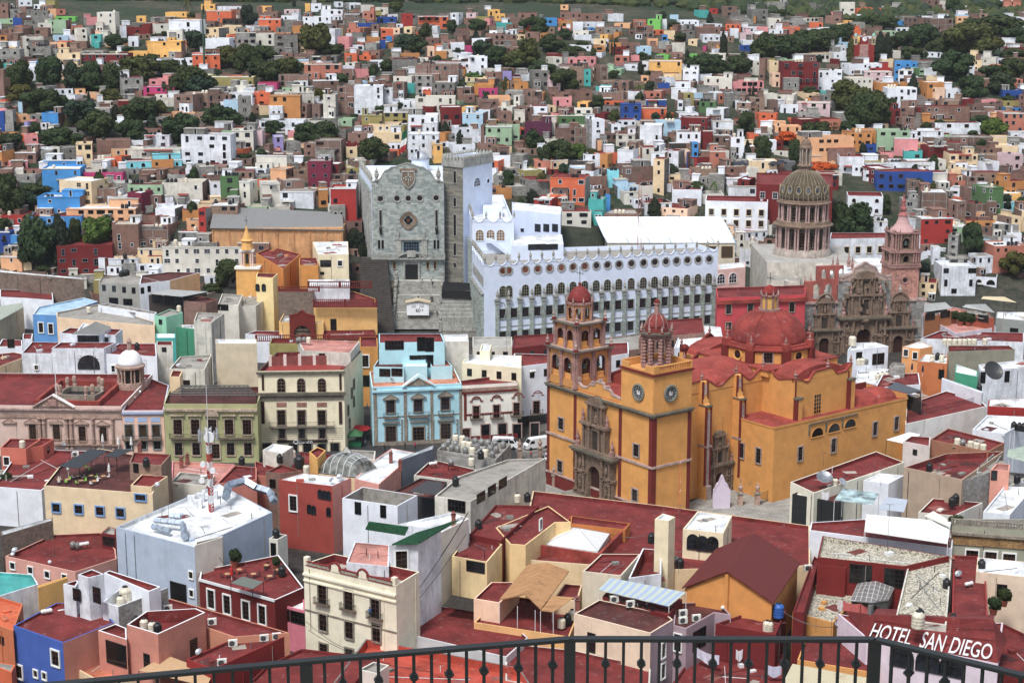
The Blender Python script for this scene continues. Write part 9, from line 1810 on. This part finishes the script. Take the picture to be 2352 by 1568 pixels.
c.v=[(v_[0]+f_.n.x*1.2,v_[1]+f_.n.y*1.2,v_[2]) for v_ in c.v];c.build('red_arch',C_.root);c=f_.mb();wavy(c,[(u0,z1+.4),(um-1.6,z1+.8),(um,z1+1.8),(um+1.6,z1+.8),(u1,z1+.4)],z1-.1,-1.2,-.4,REDP,REDP);c.build('parapet',C_.root);portal(C_.root,f_,um,z0-1,.42)
b=MB()
for i in range(40):y_=484+i*.9;x_=uy(848+i*.1,700,y_)[0];b.box(x_-3,x_+7.2-i*.05,y_,y_+2,0,5+i*.42,mat('carved',(92,86,82)))
tag(b.build('stair_alley'),'dark stepped alley climbing left of the stone university front','stairs')
PS=[('T6',1305,1010,'stand',(40,42,48),(30,30,34),15.0,'person in dark clothes at the left top of the grand staircase'),('T6',1295,1065,'sit',(50,44,44),(34,34,40),13.2,'person sitting on the left side wall of the grand staircase'),('T6',1527,985,'stand',(226,226,226),(28,28,32),15.0,'person in white top with dark bag near the university door'),('T6',1612,1000,'stand',(214,214,214),(34,34,40),15.0,'person in white shirt at the right top of the grand staircase'),('T6',1622,1040,'stand',(44,46,52),(38,38,44),13.6,'person in dark jacket just below the white-shirted one at the right'),('T6',1490,1165,'walk',(60,52,52),(36,36,40),10.2,'person walking alone in the middle of the grand staircase'),('T6',1608,1175,'stand',(40,44,52),(42,42,48),10.0,'left of two people standing together right of the booth roof'),('T6',1622,1170,'stand',(96,72,60),(30,32,40),10.0,'right of two people standing together right of the booth roof'),('T6',1665,1335,'stand',(24,24,28),(24,24,28),6.2,'person in black on the lower right edge of the grand staircase'),('U2',965,945,'stand',(150,60,90),(30,34,50),.1,'person in pink top in the alley crowd'),('U2',995,945,'stand',(70,80,120),(200,200,200),.1,'person with light trousers in the alley crowd'),('U2',1015,640,'walk',(200,204,214),(60,66,90),2.2,'person in pale shirt walking up the alley'),('U2',1045,950,'stand',(36,38,44),(24,24,28),.1,'person in black at the alley mouth'),('U2',925,880,'stand',(90,100,130),(40,44,60),.4,'person in blue-grey beside the red parasol'),('U2',1452,990,'stand',(214,60,120),(40,40,60),.1,'person in bright pink in front of the light blue building'),('U2',1360,990,'stand',(70,72,78),(50,50,56),.1,'person in grey below the light blue building'),('U2',1175,1015,'stand',(60,48,44),(40,36,36),.1,'person in brown at the corner of the light blue building'),('U3',173,1075,'stand',(226,96,60),(50,52,66),.2,'worker in orange vest by the street railing'),('U3',205,1170,'stand',(190,120,110),(28,28,34),.3,'person in pink shirt leaning on the square wall'),('V2',1080,985,'stand',(70,110,170),(40,44,60),9.2,'person in blue tending flowers on the right hotel balcony')]
for t,x,y,ps,a,c,z,lb in PS:
 p=list(uz(*tv(t,x,y),z))
 if t=='T6':Yt={15.0:516.5}.get(z,497.5+18.2*(z-3.4)/11+.3);p=list(uy(*tv(t,x,y),Yt));k_=floor((Yt-497.5-(1.2 if z>7 else 0))/18.2*62);p[2]=14.4 if z==15.0 else 3.4+11*(k_+1)/62
 if t=='V2':f_=find('cream hotel with').f[0];u,zz=f_.px(*tv(t,x,y));q_=f_.at(u-.3,zz,.55);p=[q_.x,q_.y,[k for k in find('cream hotel with').root.children if k.name.startswith('balcony')][-1].location.z+find('cream hotel with').root.location.z+.01]
 person(p,random.uniform(-.8,.8),ps,a,c,lb)
def parasol(t,x,y,z,r_,h,c,label,closed=False):
 p=at(t,x,y,z);o=thing('parasol',label,'parasol',p);b=MB();b.tube(p,(p[0],p[1],z+h),.05,WHT,6);b.build('pole',o);b=MB();m=mat('cloth',c)
 b.lathe(p[:2],[(r_,z+h-.75),(r_*.98,z+h-.7),(r_*.5,z+h-.3),(.04,z+h)] if not closed else[(.08,z+h-1.9),(.3,z+h-1.7),(.22,z+h-.7),(.03,z+h)],m,8);b.build('canopy',o)
parasol('U2',937,900,.1,3.0,3.4,(190,24,36),'wide open red parasol at the mouth of the alley');parasol('V1',2130,625,9.2,1.4,2.7,(196,30,32),'closed red parasol on the furnished roof terrace',True)
for x,y,l in((625,1240,'folded white parasol at the left front of the bar terrace'),(998,1260,'folded white parasol beside the bar terrace divider'),(1083,1010,'folded white parasol behind the shorter black awning'),(1200,1012,'folded white parasol at the right of the shorter black awning'),(940,985,'folded white parasol behind the long black awning')):parasol('U1',x,y,14.5,1,3.1,(222,222,218),l,True)
for x,y,l in((1310,310,'folded dark blue parasol left of the orange house'),(1408,330,'folded dark blue parasol right before the orange house')):parasol('U4',x,y,11,1,3,(36,44,74),l,True)
quad('terrace_canopy','grey square canopy on the furnished roof terrace','canopy','V1',[(2120,650,11.6),(2320,705,11.6),(2420,640,11.9),(2230,590,11.9)],mat('cloth',(110,116,110)),posts=2,zp=9.1)
r=thing('market_stall','green roofed market stall in the alley mouth','stall',at('U2',905,965,.1));p=at('U2',905,965,.1);b=MB();b.box(p[0]-1.5,p[0]+1.5,p[1]-1,p[1]+1,.1,1.3,mat('paint',(30,90,60)));b.build('counter',r);b=MB()
for sx in(-1.4,1.4):
 for sy in(-.9,.9):b.tube((p[0]+sx,p[1]+sy,1.3),(p[0]+sx,p[1]+sy,3),.05,BLK,4)
b.build('post',r);b=MB();b.lathe(p[:2],[(2.6,2.9),(2.5,3.1),(.2,4.2)],mat('cloth',(60,110,70)),4,pi/4);b.build('roof',r)
def table(p,rz,c,label,ch):
 r=thing('table_set',label,'table',p,'tables with chairs on the roof terraces');b=MB();b.lathe(p[:2],[(.5,p[2]+.7),(.5,p[2]+.75)],mat('paint',(190,150,110)),10);b.build('tabletop',r);b=MB();b.tube(p,(p[0],p[1],p[2]+.7),.04,BLK,5);b.lathe(p[:2],[(.3,p[2]),(.3,p[2]+.04)],BLK,8);b.build('pedestal',r)
 for k in range(2):
  a=rz+k*pi;q=(p[0]+.9*cos(a),p[1]+.9*sin(a),p[2]);s_=thing('chair',label.replace('table','chair').replace('round','moulded')+(' on its left' if k else ' on its right'),'chair',q,'chairs on the roof terraces');m=mat('paint',c);b=MB();b.obox(q[:2],.22,.22,q[2]+.43,q[2]+.48,a,m);b.build('seat',s_);b=MB();b.obox((q[0]+.24*cos(a),q[1]+.24*sin(a)),.03,.22,q[2]+.48,q[2]+.95,a,m);b.build('backrest',s_)
  for i in(-1,1):
   for j in(-1,1):x_,y_=q[0]+.17*i,q[1]+.17*j;b=MB();b.tube((x_,y_,q[2]),(x_,y_,q[2]+.43),.02,BLK,4);b.build('leg',s_)
TN=['first','second','third','fourth','fifth','sixth','seventh','eighth','ninth']
for i,(x,y) in enumerate(((715,1270),(830,1265),(945,1270),(740,1310),(860,1315),(620,1300),(540,1300),(800,1190))):table(at('U1',x,y,14.52),.3*i,(150,200,90) if i%2 else(226,226,222),'round table, %s along the bar terrace'%TN[i],2)
for i,(x,y) in enumerate(((2090,600),(2200,560),(2330,600),(2480,620),(2560,560),(2450,520))):table(at('V1',x,y,9.12),.3*i,(60,50,46),'round table, %s from the left on the furnished terrace'%TN[i],2)
def sheet(t,pts,z,c,label,n=6):
 (x0,y0),(x1,y1)=pts;A_,B_=Vector(at(t,x0,y0,z)),Vector(at(t,x1,y1,z));b=MB();m=mat('cloth',c);h=1.7
 for i in range(n):
  s0,s1=i/n,(i+1)/n;f_=lambda s:A_.lerp(B_,s)-Vector((0,0,.35*4*s*(1-s)));g=lambda s:f_(s)+Vector((0,.12*sin(s*14),-h+.15*sin(s*9)));b.face([tuple(f_(s0)),tuple(f_(s1)),tuple(g(s1)),tuple(g(s0))],m)
 tag(b.build('hanging_sheet',loc=A_),label,'laundry','washing on the lines')
for a in(('V3',((1700,1240),(1905,1310)),6.2,(216,216,232),'large white sheet hung on the line behind the railing'),('V3',((2058,1255),(2122,1250)),6.2,(222,222,226),'small white towel right of the large white sheet'),('V4',((-10,1395),(125,1400)),6,(204,206,226),'pale sheet hung low left of the cream corrugated roof'),('V4',((640,795),(690,805)),10.4,(214,206,206),'white cloth at the left end of the gravel court line'),('V4',((692,808),(850,835)),10.4,(206,110,106),'coral red sheet in the middle of the gravel court line'),('V4',((855,835),(940,850)),10.4,(206,110,106),'coral red cloth at the right end of the gravel court line'),('U4',((490,1370),(560,1375)),12,(226,226,230),'white cloth hung on the black panelled terrace')):sheet(*a)
def pot(t,x,y,z,s_,label):
 p=at(t,x,y,z);r=thing('potted_plant',label,'plant',p,'potted plants on terraces');b=MB();b.lathe(p[:2],[(.22*s_,z),(.32*s_,z+.45*s_)],mat('plaster',(150,82,58)),8);b.build('pot',r);cm,_=treemesh('bush',0,'g');c=bpy.data.objects.new('foliage',cm);COL.objects.link(c);c.parent=r;c.location=(0,0,.2*s_);c.scale=(.6*s_,.6*s_,1.4*s_)
for a in(('V1',2155,500,9.1,2.4,'big leafy plant in a pot by the red parasol'),('V2',180,520,9.1,1.6,'slim green plant beside the white tank box'),('V1',1160,1440,4.6,1.3,'potted plant right of the dark garage opening'),('V1',1210,1455,4.6,1.6,'spiky green plant on the terracotta patio'),('V4',2070,940,9,2.2,'palm-like plant against the orange corner'),('V4',2165,860,10,2.2,'bare-stemmed plant by the white window'),('T6',690,745,21.2,2.6,'large plant on the cream flats balcony, left one'),('T6',810,745,21.2,2,'plant on the cream flats balcony, right one'),('T8',975,800,14,2.6,'leftmost big plant in the roof restaurant'),('T8',1010,812,14,2.8,'second big plant in the roof restaurant'),('T8',1050,815,14,2.6,'third big plant in the roof restaurant'),('T8',1085,815,14,2.3,'rightmost big plant in the roof restaurant'),('V4',1720,230,12,3,'bushy plant at the corner of the frieze building'),('U1',60,1440,3,4,'garden shrub in the lower left yard'),('U1',10,1500,3,3,'small garden shrub at the left edge')):pot(*a)
for i,(x,y,l) in enumerate(((255,1080,'stone urn pillar nearest the orange-vested worker'),(70,1090,'stone urn pillar left of the street railing'),(245,1340,'stone urn pillar at the lower left of the church square'),(385,1330,'second stone urn pillar along the church square front'),(525,1370,'third stone urn pillar near the main portal'),(2080,1500,'stone pillar left of the side portal gate'),(2185,1400,'stone pillar by the notice boards'),(2235,1500,'tall stone gate pillar by the right corner wall'))):
 p=at('U3',x,y,.15);b=MB();b.box(p[0]-.5,p[0]+.5,p[1]-.5,p[1]+.5,.1,2.6,STP);b.box(p[0]-.7,p[0]+.7,p[1]-.7,p[1]+.7,2.6,2.8,STG2);b.lathe(p[:2],[(.4,2.8),(.2,3.1),(.5,3.7),(.5,4.1),(.2,4.4),(.25,4.6),(.05,5.0)],STP,8);tag(b.build('urn_pillar',loc=p),l,'pillar','stone urn pillars round the church square')
def fence(P,h,label,m=BLK,sp=.22):
 b=MB()
 for a,c in zip(P,P[1:]):
  A_,B_=Vector(a),Vector(c);n=int((B_-A_).length/sp)
  b.tube(A_+Vector((0,0,h)),B_+Vector((0,0,h)),.035,m,4);b.tube(A_+Vector((0,0,.2)),B_+Vector((0,0,.2)),.035,m,4)
  for i in range(n+1):q_=A_.lerp(B_,i/max(1,n));b.tube(q_,q_+Vector((0,0,h)),.018,m,4)
 tag(b.build('iron_fence'),label,'fence')
fence([at('U3',x,y,.15) for x,y in((95,1110),(230,1100),(320,1080))],2.0,'black iron fence along the street beside the church corner');fence([at('U3',x,y,.15) for x,y in((2235,1500),(2400,1440))],2.2,'black iron fence right of the tall stone gate pillar')
fence([at('U4',x,y,10.2) for x,y in((1258,725),(1950,560))],1.4,'black mesh fence along the long red terrace');fence([at('V4',x,y,16) for x,y in((1730,110),(2440,160))],.9,'thin spiked iron fence on the frieze building')
p=at('U3',1905,1530,0);b=MB();m=mat('clean',(208,196,212));f_=Fac(at('U3',1830,1530,0),at('U3',1985,1530,0));c=f_.mb();wavy(c,[(0,4),(.8,5.4),(f_.L/2,7.2),(f_.L-.8,5.4),(f_.L,4)],0,-.4,.4,m,m);tag(c.build('lilac_gable'),'small lilac curved gable in front of the side portal','gable')
p=at('U3',1525,1560,9.4);b=MB();m=mat('paint',(206,120,70));zt=uy(*tv('U3',1528,1075),p[1])[2]
for i in range(3):a=i*2*pi/3;b.tube((p[0]+.35*cos(a),p[1]+.35*sin(a),9.4),(p[0]+.2*cos(a),p[1]+.2*sin(a),zt),.04,m,4)
n_=22
for k in range(n_):z_=9.4+(zt-9.4)*k/n_;a0=k*2*pi/3;a1=(k+1)*2*pi/3;b.tube((p[0]+.3*cos(a0),p[1]+.3*sin(a0),z_),(p[0]+.3*cos(a1),p[1]+.3*sin(a1),z_+(zt-9.4)/n_),.03,m if k%4 else WHT,4)
tag(b.build('lattice_mast',loc=p),'slim orange and white lattice mast on the red roofs before the clock tower','mast')
p=at('T7',665,400,26);zt=uy(*tv('T7',668,20),p[1])[2];b=MB();w_=.7
for i in range(3):a=i*2*pi/3;b.tube((p[0]+w_*cos(a),p[1]+w_*sin(a),25),(p[0]+.4*cos(a),p[1]+.4*sin(a),zt),.07,mat('paint',(150,70,60)),4)
for k in range(30):z_=25+(zt-25)*k/30;a0=k*2*pi/3;b.tube((p[0]+.6*cos(a0),p[1]+.6*sin(a0),z_),(p[0]+.55*cos(a0+2.1),p[1]+.55*sin(a0+2.1),z_+(zt-25)/30),.04,WHT if k%6<3 else mat('paint',(150,70,60)),4)
tag(b.build('lattice_mast',loc=p),'tall thin lattice mast rising from the long white wing in front of the tent roof','mast')
W_=mat('paint',(28,28,30));n_=0
for(t0,x0,y0,z0),(t1,x1,y1,z1),l in((('V2',1225,1040,9),('V2',1950,0,20),'thick black cable rising diagonally along the tall side wall'),(('V2',1285,1020,9),('V2',1930,200,17),'second black cable along the tall side wall'),(('V2',480,1080,9),('V2',1240,1390,8),'cable sagging across the front of the cream hotel'),(('V2',460,1000,10),('V2',980,1300,8),'cable below the hotel balconies'),(('V1',1850,130,14),('V2',-150,640,10),'cable from the grey-blue building over the furnished terrace'),(('V3',900,200,11),('V3',1320,170,12),'loose cable over the red roofs right of the pyramid skylight'),(('V4',140,910,11),('V4',630,1050,10),'cable from the blue tank to the small grey dish'),(('V2',1270,1295-900,13),('V2',1700,300,14),'cable above the green tiled roof')):
 b=MB();b.wire(at(t0,x0,y0,z0),at(t1,x1,y1,z1),.9,.05 if n_ else .1,W_);tag(b.build('cable'),l,'cable','cables over the roofs');n_+=1
Hh=find('cream hotel with');f_=Hh.f[0];RD=mat('plaster',(134,44,40));c=f_.mb();L=f_.L
for k in range(4):
 u=L*(k+.5)/4 if k else 0;
for a_,b_ in((.6,L*.30),(L*.40,L*.60),(L*.70,L-.6)):c.box(a_,b_,-.1,.1,16.4,16.9,mat('carved',(190,186,170)));c.box(a_,b_,-.16,.16,16.9,17.05,RD);c.box(a_,b_,-.16,.16,16.3,16.42,RD)
for u in(L*.35,L*.65):
 for k in range(8):a0,a1=pi*k/8,pi*(k+1)/8;c.tube((u+1.1*cos(a0),0,16.6+1.2*sin(a0)),(u+1.1*cos(a1),0,16.6+1.2*sin(a1)),.2,RD,5)
 c.box(u-.7,u+.7,-.12,.12,16.3,17.4,mat('plaster',(232,226,204)))
for u in(0.1,L-.9):c.box(u,u+.8,-.1,.7,16.3,17.6,mat('plaster',(232,226,204)))
c.build('parapet_ornament',Hh.root);band(Hh,0,14.6,14.95,.35,mat('plaster',(232,226,204)));band(Hh,0,13.6,13.85,.25,mat('plaster',(232,226,204)));band(Hh,0,8.6,8.8,.15,STG2)
TH=find('furnished roof terrace');band(TH,0,9.3,9.75,.2,WHT)
FB_=find('ochre frieze');band(FB_,0,12.6,14.2,.2,mat('carved',(186,150,96)));band(FB_,0,14.4,14.9,.6,STG2);c=FB_.f[0].mb();balus(c,0,FB_.f[0].L,16,1.1,0,.3,STG2,.45,4);c.build('balustrade',FB_.root)
def railing():
 r=thing('balcony_railing','black iron railing with square collars along the viewpoint terrace in the foreground','railing',(0,9,104));m=mat('paint',(17,22,23));zt=106.2
 P=[uz(x,y,zt) for x,y in((-180,1596),(703,1514),(1309,1463),(2010,1464),(2620,1612))];P=[Vector(p) for p in P];zb=zt-1.15;b=MB()
 def bar(a,c,w,h,zz):
  d=(c-a);d.z=0;d.normalize();n=Vector((-d.y,d.x,0))*w;
  q=[a-n,c-n,c+n,a+n];b.prism([(v.x,v.y) for v in q],zz-h,zz,m)
 for a,c in zip(P,P[1:]):bar(a,c,.027,.02,zt)
 b.build('top_rail',r);b=MB()
 for a,c in zip(P,P[1:]):bar(a,c,.02,.03,zb+.1)
 b.build('bottom_rail',r)
 for p in P[1:-1]:b=MB();b.box(p.x-.032,p.x+.032,p.y-.032,p.y+.032,zb-.05,zt-.02,m);b.build('post',r)
 k=0
 for a,c in zip(P,P[1:]):
  L=(c-a).length;n=round(L/.104);an=atan2(c.y-a.y,c.x-a.x)
  for i in range(1,n):
   p=a.lerp(c,i/n);b=MB();b.obox((p.x,p.y),.0085,.0085,zb+.07,zt-.02,an,m);bl=b.build('baluster',r);k+=1
   if i%2==0:
    b=MB();b.obox((p.x,p.y),.024,.024,zt-.168,zt-.152,an,m);b.obox((p.x,p.y),.016,.016,zt-.18,zt-.138,an,m);kk=b.build('collar',r);kk.parent=bl;kk.location=Vector((0,0,0))
 b=MB();q=[(v.x,v.y+.25) for v in P]+[(P[-1].x,2.0),(P[0].x,2.0)];b.prism(q,zb-.35,zb-.05,mat('plaster',(150,146,140)));tag(b.build('terrace_slab'),kind='structure')
railing()
autolabels()
cd=bpy.data.cameras.new('camera');cam=bpy.data.objects.new('camera',cd);COL.objects.link(cam);cam.location=(0,0,CZ);cam.rotation_euler=(radians(90)-PITCH,0,0)
cd.sensor_width=36;cd.lens=36*F/2352;cd.clip_start=.5;cd.clip_end=20000;S.camera=cam
w=bpy.data.worlds.new('World');S.world=w;w.use_nodes=True;nt_=w.node_tree;nt_.nodes.clear()
sk=nt_.nodes.new('ShaderNodeTexSky');sk.sky_type='NISHITA';sk.sun_disc=False;sk.sun_elevation=radians(58);sk.sun_rotation=radians(205);sk.air_density=1.6;sk.dust_density=6;sk.ozone_density=1.0;sk.altitude=2000
bg=nt_.nodes.new('ShaderNodeBackground');bg.inputs[1].default_value=.075;ou=nt_.nodes.new('ShaderNodeOutputWorld')
hs=nt_.nodes.new('ShaderNodeHueSaturation');hs.inputs['Saturation'].default_value=.45;nt_.links.new(sk.outputs[0],hs.inputs['Color'])
nt_.links.new(hs.outputs[0],bg.inputs[0]);nt_.links.new(bg.outputs[0],ou.inputs[0])
sl=bpy.data.lights.new('sun','SUN');sl.energy=1.5;sl.angle=radians(14);sl.color=(1,.97,.92);so=bpy.data.objects.new('sun',sl);COL.objects.link(so)
az=radians(205);el=radians(58);dv=Vector((sin(az)*cos(el),cos(az)*cos(el),sin(el)));so.rotation_euler=dv.to_track_quat('Z','Y').to_euler();so.location=(-60,-60,200)
S.view_settings.view_transform='Standard';S.view_settings.look='None';S.view_settings.gamma=1;S.view_settings.use_curve_mapping=False;S.view_settings.exposure=EXPO
hb=MB();hb.box(-2650,2650,-380,5900,-30,760,mat('paint',(200,200,200)));hz=hb.build('haze',loc=(0,0,0));tag(hz,'thin pale haze in the air over the town and hills','haze',None,'stuff')
hm=bpy.data.materials.new('haze');hm.use_nodes=True;hn=hm.node_tree;hn.nodes.clear();pv=hn.nodes.new('ShaderNodeVolumePrincipled');pv.inputs['Color'].default_value=(.78,.86,.95,1);pv.inputs['Density'].default_value=.00004
ho=hn.nodes.new('ShaderNodeOutputMaterial');hn.links.new(pv.outputs[0],ho.inputs['Volume']);hz.data.materials.clear();hz.data.materials.append(hm)
S.render.engine='CYCLES'
